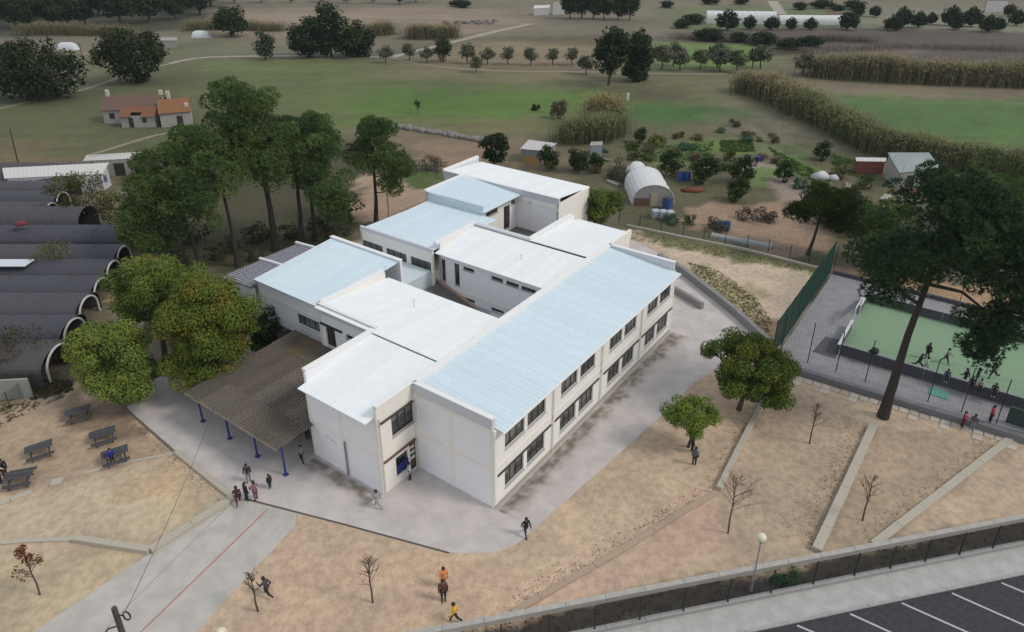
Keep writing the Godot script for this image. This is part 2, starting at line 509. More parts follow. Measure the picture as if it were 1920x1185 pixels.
func ribbon(called: String, flat: Array, wide: float, m: Material, y := 0.012) -> void:
	var p := poly(flat)
	var curve := Curve2D.new()
	for i in p.size():
		var d := (p[min(i + 1, p.size() - 1)] - p[max(i - 1, 0)]) * 0.18
		curve.add_point(p[i], -d, d)
	var st := MB.new()
	var l := curve.get_baked_length()
	var steps := int(l / 1.2) + 2
	var no := FastNoiseLite.new()
	no.seed = int(l); no.frequency = 0.3
	var last := []
	for i in steps + 1:
		var s := l * i / steps
		var c := curve.sample_baked(s)
		var d := (curve.sample_baked(minf(s + 0.3, l)) - curve.sample_baked(maxf(s - 0.3, 0))).normalized()
		var side := Vector2(-d.y, d.x)
		var a := c + side * wide * (0.5 + 0.25 * no.get_noise_1d(s))
		var b := c - side * wide * (0.5 + 0.25 * no.get_noise_1d(s + 900.0))
		var now := [Vector3(a.x, y, a.y), Vector3(b.x, y, b.y)]
		if i > 0: st.quad(last[1], last[0], now[0], now[1])
		last = now
	setting(called, st, m)

# low wall or kerb along a line of points (x, z pairs): each straight run is one stone of it
func low_wall(called: String, flat: Array, wide: float, high: float, m: Material, label: String, category: String, y0 := -0.1) -> Node3D:
	var p := poly(flat)
	var t := thing(called, label, category, Vector3(p[0].x, 0, p[0].y))
	for i in p.size() - 1:
		var d := (p[i + 1] - p[i])
		var pieces := maxi(1, int(round(d.length() / 2.4)))
		for k in pieces:
			var a := p[i] + d * (float(k) / pieces) + d.normalized() * 0.006
			var b := p[i] + d * (float(k + 1) / pieces) - d.normalized() * 0.006
			var st := MB.new()
			var lift := 0.012 * rng.randf()
			st.bar(Vector3(a.x - p[0].x, (y0 + high + lift) * 0.5, a.y - p[0].y), Vector3(b.x - p[0].x, (y0 + high + lift) * 0.5, b.y - p[0].y), wide + 0.02 * rng.randf(), high + lift - y0)
			part("block", st, m, t)
	return t

func make_yard() -> void:
	var pave := mat("pave", 0.59, 0.54, 0.52, 0.9, tex["pave"], 9.0)
	var road := mat("concrete_road", 0.53, 0.50, 0.46, 0.9, tex["pave"], 8.0)
	var kerb := mat("kerb", 0.56, 0.51, 0.42, 0.95, tex["dust"], 3.0)
	var grey := mat("grey_wall", 0.27, 0.265, 0.26, 0.95, tex["pave"], 4.0)
	# paved apron round the school
	var st := MB.new()
	st.prism(poly([-18.18, -35.07, -17.05, -35.03, -10.69, -33.09, -3.76, -30.83, -2.67, -30.75, -1.43, -30.79, -0.51, -31.02, 0.16, -31.38, 0.68, -31.83, 2.65, -34.02, 5.01, -36.62, 7.81, -39.72, 11.64, -43.99, 14.76, -47.77, 17.31, -50.03, 20.02, -50.83, 22.93, -52.47, 22.79, -56.77, 20.85, -62.52, 18.81, -67.72, 16.13, -73.37, 13.9, -76.79, 10.87, -77.89, -3.9, -79.5, -16.35, -76.33, -21.91, -73.37, -24.42, -65.51, -25.52, -62.08, -26.82, -56.96, -28.32, -50.03, -29.35, -48.35, -29.85, -44.57, -23.8, -39.5]), -0.1, 0.02)
	setting("pavement", st, pave)
	# sloping concrete road in the foreground
	st = MB.new()
	st.prism(poly([-18.21, -34.98, -17.05, -34.93, -15.44, -34.43, -13.71, -33.89, -13.52, -32.84, -14.27, -31.14, -15.09, -29.45, -15.97, -27.47, -16.67, -25.62, -17.67, -23.35, -28.15, -22.33, -25.44, -25.55, -23.66, -28.01, -21.55, -30.79]), -0.1, 0.016)
	setting("road", st, road)
	for line in [[[-15.64, -34.29, -19.65, -25.68, -20.39, -23.97], 0.05, mat("red_paint", 0.50, 0.23, 0.21, 0.8, tex["soil"], 1.5)], [[-18.34, -34.38, -21.16, -27.2, -21.84, -25.15], 0.03, mat("grey_joint", 0.33, 0.32, 0.34, 0.9)]]:
		var p := poly(line[0])
		st = MB.new()
		for i in p.size() - 1:
			var d := (p[i + 1] - p[i]).normalized()
			var s: Vector2 = Vector2(-d.y, d.x) * line[1]
			st.quad(Vector3(p[i].x - s.x, 0.021, p[i].y - s.y), Vector3(p[i].x + s.x, 0.021, p[i].y + s.y), Vector3(p[i + 1].x + s.x, 0.021, p[i + 1].y + s.y), Vector3(p[i + 1].x - s.x, 0.021, p[i + 1].y - s.y))
		setting("road_marking", st, line[2])
	# drain along the edge of the apron
	st = MB.new()
	var dr := poly([-17.48, -35.17, -10.68, -33.05, -3.76, -30.79])
	for i in 2: st.bar(Vector3(dr[i].x, 0.015, dr[i].y), Vector3(dr[i + 1].x, 0.015, dr[i + 1].y), 0.12, 0.03)
	setting("pavement_edge", st, mat("drain", 0.10, 0.095, 0.09, 0.9))
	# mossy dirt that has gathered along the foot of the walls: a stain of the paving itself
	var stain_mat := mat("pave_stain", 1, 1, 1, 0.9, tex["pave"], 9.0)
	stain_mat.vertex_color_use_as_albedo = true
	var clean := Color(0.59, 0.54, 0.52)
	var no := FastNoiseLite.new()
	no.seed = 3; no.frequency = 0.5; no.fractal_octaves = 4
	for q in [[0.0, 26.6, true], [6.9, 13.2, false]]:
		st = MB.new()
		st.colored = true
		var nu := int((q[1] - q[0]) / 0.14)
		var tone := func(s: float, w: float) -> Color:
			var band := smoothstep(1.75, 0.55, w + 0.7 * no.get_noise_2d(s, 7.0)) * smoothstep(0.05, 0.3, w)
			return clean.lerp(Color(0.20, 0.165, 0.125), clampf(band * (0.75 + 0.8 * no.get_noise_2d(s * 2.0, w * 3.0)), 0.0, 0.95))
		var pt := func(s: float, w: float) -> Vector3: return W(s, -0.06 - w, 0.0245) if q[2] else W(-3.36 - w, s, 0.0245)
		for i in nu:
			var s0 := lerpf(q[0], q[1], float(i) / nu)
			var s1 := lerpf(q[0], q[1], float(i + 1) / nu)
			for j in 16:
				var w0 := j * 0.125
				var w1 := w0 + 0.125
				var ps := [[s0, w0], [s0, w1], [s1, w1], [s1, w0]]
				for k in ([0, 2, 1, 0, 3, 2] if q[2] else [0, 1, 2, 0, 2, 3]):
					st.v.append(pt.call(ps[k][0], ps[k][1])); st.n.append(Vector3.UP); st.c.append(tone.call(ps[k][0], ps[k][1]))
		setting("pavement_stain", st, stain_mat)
	low_wall("kerb_wall", [-23.82, -39.56, -18.21, -35.17], 0.34, 0.22, kerb, "pale concrete kerb wall between yellow earth and paved apron", "wall")
	low_wall("kerb_wall", [-18.18, -35.07, -19.96, -32.88, -21.57, -30.83], 0.5, 0.3, kerb, "wide pale concrete kerb wall along the concrete road's edge", "wall")
	low_wall("kerb_wall", [-21.63, -30.83, -26.62, -31.71], 0.4, 0.34, kerb, "pale kerb wall ending at the concrete road, below the yellow earth", "wall")
	low_wall("kerb_wall", [-26.66, -31.79, -29.22, -31.71, -32.83, -31.3], 0.3, 0.12, kerb, "half buried pale kerb above the leafless reddish sapling", "wall")
	low_wall("stone_edging", [-23.85, -39.45, -25.78, -38.9, -27.54, -38.31, -29.12, -37.48], 0.2, 0.08, kerb, "thin buried stone edging below the picnic table with the blue figure", "edging")
	low_wall("stone_edging", [-30.21, -36.72, -30.92, -36.52], 0.6, 0.14, kerb, "loose pale slab lying by the grey picnic table", "edging")
	low_wall("stone_edging", [-31.72, -35.79, -32.64, -35.03, -34.1, -34.11], 0.4, 0.1, kerb, "broken stone edging in front of the nearest picnic table", "edging")
	low_wall("earth_edge", [-30.08, -44.71, -26.87, -42.05, -23.92, -39.61], 0.16, 0.07, mat("edge_dark", 0.16, 0.13, 0.1), "dark thin edging between picnic yard and paved apron", "edging")
	# terrace walls right of the school
	low_wall("terrace_wall", [20.26, -46.27, 16.36, -40.17, 14.6, -37.37, 13.66, -35.88], 0.38, 0.34, kerb, "concrete terrace wall running from the large round tree", "wall")
	low_wall("terrace_edge", [13.56, -35.74, 10.89, -34.02, 6.59, -31.02, 3.04, -28.72, 0, -26.73], 0.4, 0.1, mat("edge_earth", 0.50, 0.38, 0.28, 0.95, tex["dust"], 3.0), "earth coloured low terrace edge running to the boundary wall", "edging")
	low_wall("terrace_wall", [26.92, -42.41, 22, -35.88, 18.16, -30.83], 0.55, 0.34, kerb, "concrete terrace wall below the tall pine trunk", "wall")
	low_wall("terrace_wall", [36.53, -41.21, 28.6, -35.88, 21.86, -31.38], 0.5, 0.16, kerb, "concrete terrace wall nearest the far fence corner", "wall")
	# grey walls at the far end of the long wing
	low_wall("grey_retaining_wall", [16.27, -70.96, 18.15, -67.64, 20.13, -62.16, 21.23, -58.96, 22.2, -55.26, 22.93, -51.75], 0.5, 0.8, grey, "long grey concrete retaining wall curving past the school's far end", "wall")
	low_wall("grey_low_wall", [16.33, -63.42, 17.45, -61.64, 18.41, -59.95], 0.4, 0.7, grey, "short grey wall standing on the pavement at the long wing's end", "wall")
	low_wall("pale_kerb", [14.13, -80.5, 20.26, -76.95, 26.78, -73.37, 33.37, -68.48], 0.3, 0.25, kerb, "pale kerb under the green wire fence behind the school", "wall")

# a run of wire mesh fence with posts; every bay is a panel of thin wires
func fence(called: String, flat: Array, high: float, bay: float, label: String, gap := 0.12, y0 := 0.0, green := Color(0.012, 0.05, 0.035), thick := 0.012, post_h := 0.0) -> Node3D:
	var p := poly(flat)
	var t := thing(called, label, "fence", Vector3(p[0].x, y0, p[0].y))
	var pm := mat("fence_post", 0.012, 0.028, 0.022, 0.5)
	var wm := mat("fence_wire%s" % green, green.r, green.g, green.b, 0.6)
	var panels := {}
	var post_mesh: ArrayMesh = null
	for i in p.size() - 1:
		var d := p[i + 1] - p[i]
		var n := maxi(1, int(round(d.length() / bay)))
		var l := d.length() / n
		var key := int(l * 100)
		if not panels.has(key):
			var st := MB.new()
			var nw := int(l / gap)
			for k in nw + 1:
				st.box(Vector3(l * k / nw, high * 0.5, 0), Vector3(thick, high, thick))
			var nh := maxi(2, int(high / (gap * 2.0)))
			for k in nh + 1:
				st.box(Vector3(l * 0.5, 0.03 + (high - 0.04) * k / nh, 0.008), Vector3(l, thick, thick))
			panels[key] = st.mesh()
		if post_mesh == null:
			var st := MB.new()
			st.slab(Vector3(0, (high + 0.08 + post_h) * 0.5, 0), Vector3(0.07, high + 0.08 + post_h, 0.07))
			post_mesh = st.mesh()
		for k in n + 1:
			if i > 0 and k == 0: continue
			var at := p[i] + d * (float(k) / n) - p[0]
			var o := part("post", post_mesh, pm, t)
			o.position = Vector3(at.x, 0, at.y)
			o.rotation.y = -d.angle()
		for k in n:
			var at := p[i] + d * (float(k) / n) - p[0]
			var o := part("mesh_panel", panels[key], wm, t)
			o.position = Vector3(at.x, 0.02, at.y)
			o.rotation.y = -d.angle()
	return t

func make_parking() -> void:
	var coping := mat("coping", 0.46, 0.44, 0.41, 0.95, tex["pave"], 3.0)
	low_wall("boundary_wall", [-5.61, -25.22, -3.71, -25.62, 2.93, -27.06, 9.7, -28.54, 20.39, -30.83, 32.27, -33.4, 45.93, -36.32], 0.32, 0.34, coping, "long low concrete boundary wall behind the street fence", "wall")
	low_wall("fence_kerb", [-2.72, -24.06, 2.81, -25.28, 9.3, -26.7, 19.58, -28.97, 30.98, -31.42, 44.07, -34.2], 0.25, 0.26, mat("fence_kerb", 0.36, 0.35, 0.34, 0.95, tex["pave"], 3.0), "grey concrete kerb under the dark green street fence", "wall")
	var st := MB.new()
	st.prism(poly([-3.78, -23.72, 9.27, -26.6, 30.92, -31.34, 43.99, -34.11, 42.09, -31.95, 29.61, -29.34, 12.4, -25.62, -1.57, -22.54]), -0.1, 0.03)
	setting("sidewalk", st, mat("sidewalk", 0.47, 0.46, 0.44, 0.9, tex["pave"], 5.0))
	st = MB.new()
	st.prism(poly([-1.57, -22.48, 12.38, -25.55, 29.57, -29.27, 42.02, -31.87, 34.14, -17.7, -1.23, -14.07]), -0.2, 0.008)
	setting("parking", st, mat("asphalt", 0.052, 0.051, 0.060, 0.85, tex["tar"], 4.0))
	var white := mat("bay_paint", 0.55, 0.55, 0.58, 0.8, tex["soil"], 1.3)
	for l in [[Vector2(15.19, -26.04), Vector2(16.1, -25.52)], [Vector2(18.33, -26.75), Vector2(20.04, -25.62)], [Vector2(21.47, -27.43), Vector2(24.11, -25.62)], [Vector2(24.61, -28.06), Vector2(27.63, -25.87)], [Vector2(27.82, -28.74), Vector2(30.57, -26.8)]]:
		var a: Vector2 = l[0]
		var b: Vector2 = a + (l[1] - a).normalized() * 4.8
		var s := Vector2(-(b - a).y, (b - a).x).normalized() * 0.06
		a += (b - a).normalized() * 0.1
		st = MB.new()
		st.quad(Vector3(a.x - s.x, 0.013, a.y - s.y), Vector3(a.x + s.x, 0.013, a.y + s.y), Vector3(b.x + s.x, 0.013, b.y + s.y), Vector3(b.x - s.x, 0.013, b.y - s.y))
		setting("parking_line", st, white)
	# kerb stones between sidewalk and parking
	low_wall("street_kerb", [1.06, -23.08, 12.39, -25.58, 21.98, -27.67, 29.59, -29.3, 42.06, -31.91], 0.14, 0.1, mat("street_kerb", 0.40, 0.39, 0.38, 0.9, tex["pave"], 2.0), "grey kerb stones between sidewalk and parking bays", "kerb")
	fence("street_fence", [-0.55, -24.53, 9.3, -26.7, 19.58, -28.97, 30.98, -31.42, 41.16, -33.57], 1.75, 2.35, "dark green wire fence along the sidewalk by the parking bays", 0.1, 0.2, Color(0.012, 0.028, 0.024), 0.009)

func make_court() -> void:
	# the court lies in the school frame: u 27..46, v -9.4 and less, half a metre above the terraces
	var t := Vector3.ZERO
	var pave := mat("court_pave", 0.30, 0.295, 0.31, 0.9, tex["pave"], 7.0)
	var st := MB.new()
	st.prism(PackedVector2Array([Vector2(26.7, 9.4), Vector2(46.6, 9.4), Vector2(46.6, 60), Vector2(30.0, 60)]), -0.1, 0.5)
	setting("court_pavement", st, pave, CORNER, TURN)
	st = MB.new()
	st.prism(PackedVector2Array([Vector2(31.0, 13.6), Vector2(42.2, 13.6), Vector2(42.5, 58), Vector2(31.3, 58)]), 0.3, 0.506)
	setting("play_court", st, mat("court_green", 0.215, 0.325, 0.205, 0.85, tex["paint"], 3.0), CORNER, TURN)
	st = MB.new()
	st.prism(PackedVector2Array([Vector2(29.9, 11.7), Vector2(33.2, 12.0), Vector2(33.4, 13.4), Vector2(29.9, 13.6)]), 0.4, 0.504)
	setting("court_patch", st, mat("court_patch", 0.10, 0.10, 0.115, 0.9, tex["pave"], 3.0), CORNER, TURN)
	var wallm := mat("court_wall", 0.20, 0.20, 0.215, 0.95, tex["pave"], 4.0)
	var base := thing("court_retaining_wall", "grey concrete retaining wall in front of the green play court", "wall", CORNER, TURN)
	for k in 15:
		st = MB.new()
		var v0 := 9.4 + k * 2.4
		var u0 := 26.5 + (v0 - 9.4) * 0.05
		var u1 := 26.5 + (v0 + 2.39 - 9.4) * 0.05
		st.bar(Vector3(u0, 0.24, v0), Vector3(u1, 0.24, v0 + 2.39), 0.5, 0.68)
		part("block", st, wallm, base)
	# low boards round the green
	var boards := thing("court_boards", "low dark concrete boards around the green play court", "wall", CORNER, TURN)
	var dark := mat("court_board", 0.085, 0.085, 0.10, 0.9, tex["pave"], 4.0)
	var cap := mat("court_cap", 0.30, 0.30, 0.32, 0.9, tex["pave"], 4.0)
	var white_cap := mat("court_white_cap", 0.66, 0.66, 0.68, 0.8, tex["pave"], 3.0)
	for side in [[Vector2(30.9, 13.7), Vector2(31.2, 58), 1.0], [Vector2(42.2, 13.7), Vector2(42.5, 58), 0.9], [Vector2(30.9, 13.5), Vector2(36.0, 13.5), 0.85], [Vector2(39.2, 13.5), Vector2(42.3, 13.5), 0.85]]:
		var a: Vector2 = side[0]
		var b: Vector2 = side[1]
		var n := maxi(1, int((b - a).length() / 3.0))
		for k in n:
			var p := a.lerp(b, float(k) / n)
			var q := a.lerp(b, float(k + 1) / n) - (b - a).normalized() * 0.015
			st = MB.new()
			st.bar(Vector3(p.x, 0.5 + side[2] * 0.5, p.y), Vector3(q.x, 0.5 + side[2] * 0.5, q.y), 0.16, side[2])
			var o := part("panel", st, dark, boards)
			st = MB.new()
			st.bar(Vector3(p.x, 0.53 + side[2], p.y), Vector3(q.x, 0.53 + side[2], q.y), 0.24, 0.055)
			part("cap", st, white_cap if absf(p.y - q.y) < 0.1 else cap, o)
	# far side bench wall
	var ledge := thing("court_back_wall", "dark low wall closing the far side of the play court", "wall", CORNER, TURN)
	for k in 14:
		st = MB.new()
		st.bar(Vector3(46.6, 0.45, 9.4 + k * 3.0), Vector3(46.6, 0.45, 12.38 + k * 3.0), 0.3, 0.9)
		part("block", st, dark, ledge)
	# goal
	var goal := thing("goal", "white framed goal with grey net at the court's end", "goal", CORNER + Vector3(37.6, 0.508, 13.55).rotated(Vector3.UP, TURN), TURN)
	var white := mat("goal_white", 0.75, 0.75, 0.77, 0.5)
	for s in [-1.5, 1.5]:
		st = MB.new(); st.tube([Vector3(s, 0, 0), Vector3(s, 2.05, 0)], [0.05, 0.05], 8); part("goal_post", st, white, goal)
		st = MB.new(); st.tube([Vector3(s, 2.0, 0), Vector3(s, 0.02, -1.4)], [0.03, 0.03], 6); part("back_stay", st, white, goal)
	st = MB.new(); st.tube([Vector3(-1.55, 2.05, 0), Vector3(1.55, 2.05, 0)], [0.05, 0.05], 8); part("crossbar", st, white, goal)
	st = MB.new()
	for k in 21: st.tube([Vector3(-1.5 + 0.15 * k, 2.0, -0.02), Vector3(-1.5 + 0.15 * k, 0.02, -1.38)], [0.009, 0.009], 3, false)
	for k in 14: st.tube([Vector3(-1.5, 2.0 - 0.14 * k, -0.02 - 0.1 * k), Vector3(1.5, 2.0 - 0.14 * k, -0.02 - 0.1 * k)], [0.009, 0.009], 3, false)
	part("net", st, mat("net", 0.22, 0.22, 0.23, 0.9), goal)
	# fences
	var a := W(26.9, -9.15); var b := W(46.6, -9.15)
	fence("court_fence", [a.x, a.z, b.x, b.z], 3.6, 2.46, "tall green wire fence at the near end of the play court", 0.085, 0.5, Color(0.012, 0.060, 0.042), 0.014)
	a = W(27.9, -9.6); b = W(27.9, -41.1)
	fence("court_fence", [a.x, a.z, b.x, b.z], 3.8, 2.25, "tall see-through wire fence between terraces and play court", 0.3, 0.52, Color(0.05, 0.055, 0.055), 0.006)
	a = W(46.8, -9.4); b = W(46.8, -50.0)
	fence("court_fence", [a.x, a.z, b.x, b.z], 3.0, 3.0, "dark wire fence along the far side of the play court", 0.3, 0.5, Color(0.03, 0.035, 0.035), 0.006)
	fence("garden_fence", [13.24, -81.17, 20.32, -77.26, 26.86, -73.65, 30.85, -71.13, 34.11, -68.61], 1.7, 2.5, "green wire fence between the school yard and the allotments", 0.1, 0.1, Color(0.02, 0.07, 0.045), 0.01)
	fence("field_fence", [-16.8, -104.29, -12.72, -100.76, -9.27, -97.42], 1.4, 2.5, "low wire fence behind the school by the lone pine", 0.15, 0.0, Color(0.2, 0.2, 0.2), 0.01)
	# pale paving slabs in steps along the foot of the court wall
	var row := Node3D.new()
	row.name = "paving"
	row.set_meta("kind", "structure")
	add_child(row)
	var slab := MB.new()
	slab.slab(Vector3(0, 0.03, 0), Vector3(0.62, 0.08, 0.62))
	var sm := slab.mesh()
	var tones := [mat("slab_a", 0.60, 0.53, 0.45, 0.95, tex["dust"], 2.0), mat("slab_b", 0.54, 0.47, 0.40, 0.95, tex["dust"], 2.0), mat("slab_c", 0.65, 0.58, 0.50, 0.95, tex["dust"], 2.0)]
	var r := RandomNumberGenerator.new()
	r.seed = 4
	for k in 24:
		var v := -10.4 - k * 0.70
		var u := 25.75 + k * 0.05
		for j in [0, 1] if k % 3 == 2 else [0]:
			var o := part("paving_slab", sm, tones[r.randi() % 3], row)
			o.position = W(u - 0.66 * j + r.randf_range(-0.05, 0.05), v, r.randf_range(-0.01, 0.01))
			o.rotation.y = TURN + r.randf_range(-0.05, 0.05)

# ------------------------------------------------------------------ the school
# wall slab in the frame of its parent: from p along d (unit), out = outward normal; openings are [s0, s1, y0, y1]
func wall_mesh(p: Vector3, d: Vector3, out: Vector3, length: float, y0: float, y1: float, openings := [], thick := 0.25) -> MB:
	var st := MB.new()
	var ss := [0.0, length]
	var ys := [y0, y1]
	for o in openings:
		for k in 2:
			if not ss.has(o[k]): ss.append(o[k])
			if not ys.has(o[k + 2]): ys.append(o[k + 2])
	ss.sort(); ys.sort()
	var flip := d.cross(Vector3.UP).dot(out) < 0
	var at := func(s: float, y: float, deep: float) -> Vector3: return p + d * s + Vector3.UP * y - out * deep
	var face := func(a: Vector3, b: Vector3, c: Vector3, e: Vector3) -> void:
		if flip: st.quad(e, c, b, a)
		else: st.quad(a, b, c, e)
	var holed := func(s: float, y: float) -> bool:
		for o in openings:
			if s > o[0] and s < o[1] and y > o[2] and y < o[3]: return true
		return false
	for i in ss.size() - 1:
		for j in ys.size() - 1:
			if holed.call((ss[i] + ss[i + 1]) * 0.5, (ys[j] + ys[j + 1]) * 0.5): continue
			for deep in [0.0, thick]:
				face.call(at.call(ss[i], ys[j], deep), at.call(ss[i + 1], ys[j], deep), at.call(ss[i + 1], ys[j + 1], deep), at.call(ss[i], ys[j + 1], deep))
	for o in openings:
		face.call(at.call(o[0], o[2], 0.0), at.call(o[1], o[2], 0.0), at.call(o[1], o[2], thick), at.call(o[0], o[2], thick))
		face.call(at.call(o[0], o[3], thick), at.call(o[1], o[3], thick), at.call(o[1], o[3], 0.0), at.call(o[0], o[3], 0.0))
		face.call(at.call(o[0], o[2], thick), at.call(o[0], o[3], thick), at.call(o[0], o[3], 0.0), at.call(o[0], o[2], 0.0))
		face.call(at.call(o[1], o[2], 0.0), at.call(o[1], o[3], 0.0), at.call(o[1], o[3], thick), at.call(o[1], o[2], thick))
	for y in [y0, y1]:
		face.call(at.call(0.0, y, 0.0), at.call(length, y, 0.0), at.call(length, y, thick), at.call(0.0, y, thick))
	for s in [0.0, length]:
		face.call(at.call(s, y0, 0.0), at.call(s, y1, 0.0), at.call(s, y1, thick), at.call(s, y0, thick))
	return st

# a window set in an opening: frame with bars, panes, and a blind behind some of them
func window(parent: Node3D, p: Vector3, d: Vector3, out: Vector3, o: Array, lights: int, blind := 0.0, blind_mat: Material = null, called := "window") -> void:
	var frame := mat("frame_dark", 0.035, 0.042, 0.042, 0.5)
	var glass := mats.get("pane")
	if glass == null:
		glass = StandardMaterial3D.new()
		glass.albedo_color = Color(0.16, 0.19, 0.19, 0.22)
		glass.transparency = BaseMaterial3D.TRANSPARENCY_ALPHA
		glass.roughness = 0.06
		glass.metallic_specular = 0.6
		glass.cull_mode = BaseMaterial3D.CULL_DISABLED
		mats["pane"] = glass
	var w: float = o[1] - o[0]
	var h: float = o[3] - o[2]
	var b := Basis(d, Vector3.UP, d.cross(Vector3.UP))
	var mid: Vector3 = p + d * (o[0] + w * 0.5) + Vector3.UP * (o[2] + h * 0.5) - out * 0.14
	var st := MB.new()
	st.box(mid + Vector3.UP * (h * 0.5 - 0.035), Vector3(w - 0.004, 0.066, 0.07), b)
	st.box(mid - Vector3.UP * (h * 0.5 - 0.035), Vector3(w - 0.004, 0.066, 0.07), b)
	for k in lights + 1:
		st.box(mid + d * lerpf(-w * 0.5 + 0.035, w * 0.5 - 0.035, float(k) / lights), Vector3(0.066, h - 0.14, 0.06), b)
	var win := part(called, st, frame, parent)
	var cell := (w - 0.07) / lights
	for k in lights:
		st = MB.new()
		st.box(mid + d * (-w * 0.5 + 0.035 + cell * (k + 0.5)), Vector3(cell - 0.07, h - 0.14, 0.012), b)
		part("pane", st, glass, win)
		if blind > 0.0:
			var bh := (h - 0.1) * clampf(blind * (0.55 + 0.9 * rng.randf()), 0.05, 1.0)
			st = MB.new()
			st.box(mid - out * (0.12 + 0.01 * k) + Vector3.UP * (h * 0.5 - bh * 0.5) + d * (-w * 0.5 + 0.035 + cell * (k + 0.5)), Vector3(cell - 0.02, bh, 0.012), b)
			part("blind", st, blind_mat, win)
	if o[2] > 0.2:
		st = MB.new()
		st.slab(p + d * (o[0] + w * 0.5) + Vector3.UP * (o[2] - 0.03) + out * 0.02, Vector3(w + 0.1, 0.06, 0.16), b)
		part("sill", st, mat("sill", 0.52, 0.49, 0.43, 0.9), win)

# ribbed metal sheet: q0-q1 the low (eave) edge, r0-r1 the high edge; ribs run up the slope
func sheet_roof(q0: Vector3, q1: Vector3, r0: Vector3, r1: Vector3, pitch := 0.3, rib := 0.018) -> MB:
	var st := MB.new()
	var n := maxi(1, int((q1 - q0).length() / pitch))
	var up := (q1 - q0).cross(r0 - q0).normalized()
	if up.y < 0: up = -up
	var prof := [[0.0, 0.0], [0.62, 0.0], [0.70, rib], [0.86, rib], [0.94, 0.0], [1.0, 0.0]]
	for k in n:
		for j in prof.size() - 1:
			var f0: float = (k + prof[j][0]) / n
			var f1: float = (k + prof[j + 1][0]) / n
			var a: Vector3 = q0.lerp(q1, f0) + up * prof[j][1]
			var b: Vector3 = q0.lerp(q1, f1) + up * prof[j + 1][1]
			var c: Vector3 = r0.lerp(r1, f1) + up * prof[j + 1][1]
			var e: Vector3 = r0.lerp(r1, f0) + up * prof[j][1]
			if (b - a).cross(c - a).dot(up) > 0: st.quad(a, b, c, e)
			else: st.quad(e, c, b, a)
	# the panel's thickness
	var t := -up * 0.07
	for e in [[q0, q1], [r0, r1], [q0, r0], [q1, r1]]: st.quad(e[0] + t, e[1] + t, e[1], e[0])
	st.quad(q0 + t, r0 + t, r1 + t, q1 + t)
	return st

# a roof laid of metal sheets about a metre wide, each a piece of its own
func laid_roof(parent: Node3D, q0: Vector3, q1: Vector3, r0: Vector3, r1: Vector3, tones: Array, wide := 1.05, rib := 0.018, pitch := 0.26) -> void:
	var roof := Node3D.new()
	roof.name = "roof"
	parent.add_child(roof, true)
	var n := maxi(1, int(round((q1 - q0).length() / wide)))
	var gap := 0.006 / (q1 - q0).length()
	for k in n:
		var f0 := float(k) / n + gap
		var f1 := float(k + 1) / n - gap
		var lift := Vector3.UP * rng.randf_range(0.0, 0.003)
		part("sheet", sheet_roof(q0.lerp(q1, f0) + lift, q0.lerp(q1, f1) + lift, r0.lerp(r1, f0) + lift, r0.lerp(r1, f1) + lift, pitch, rib), tones[rng.randi() % tones.size()], roof)

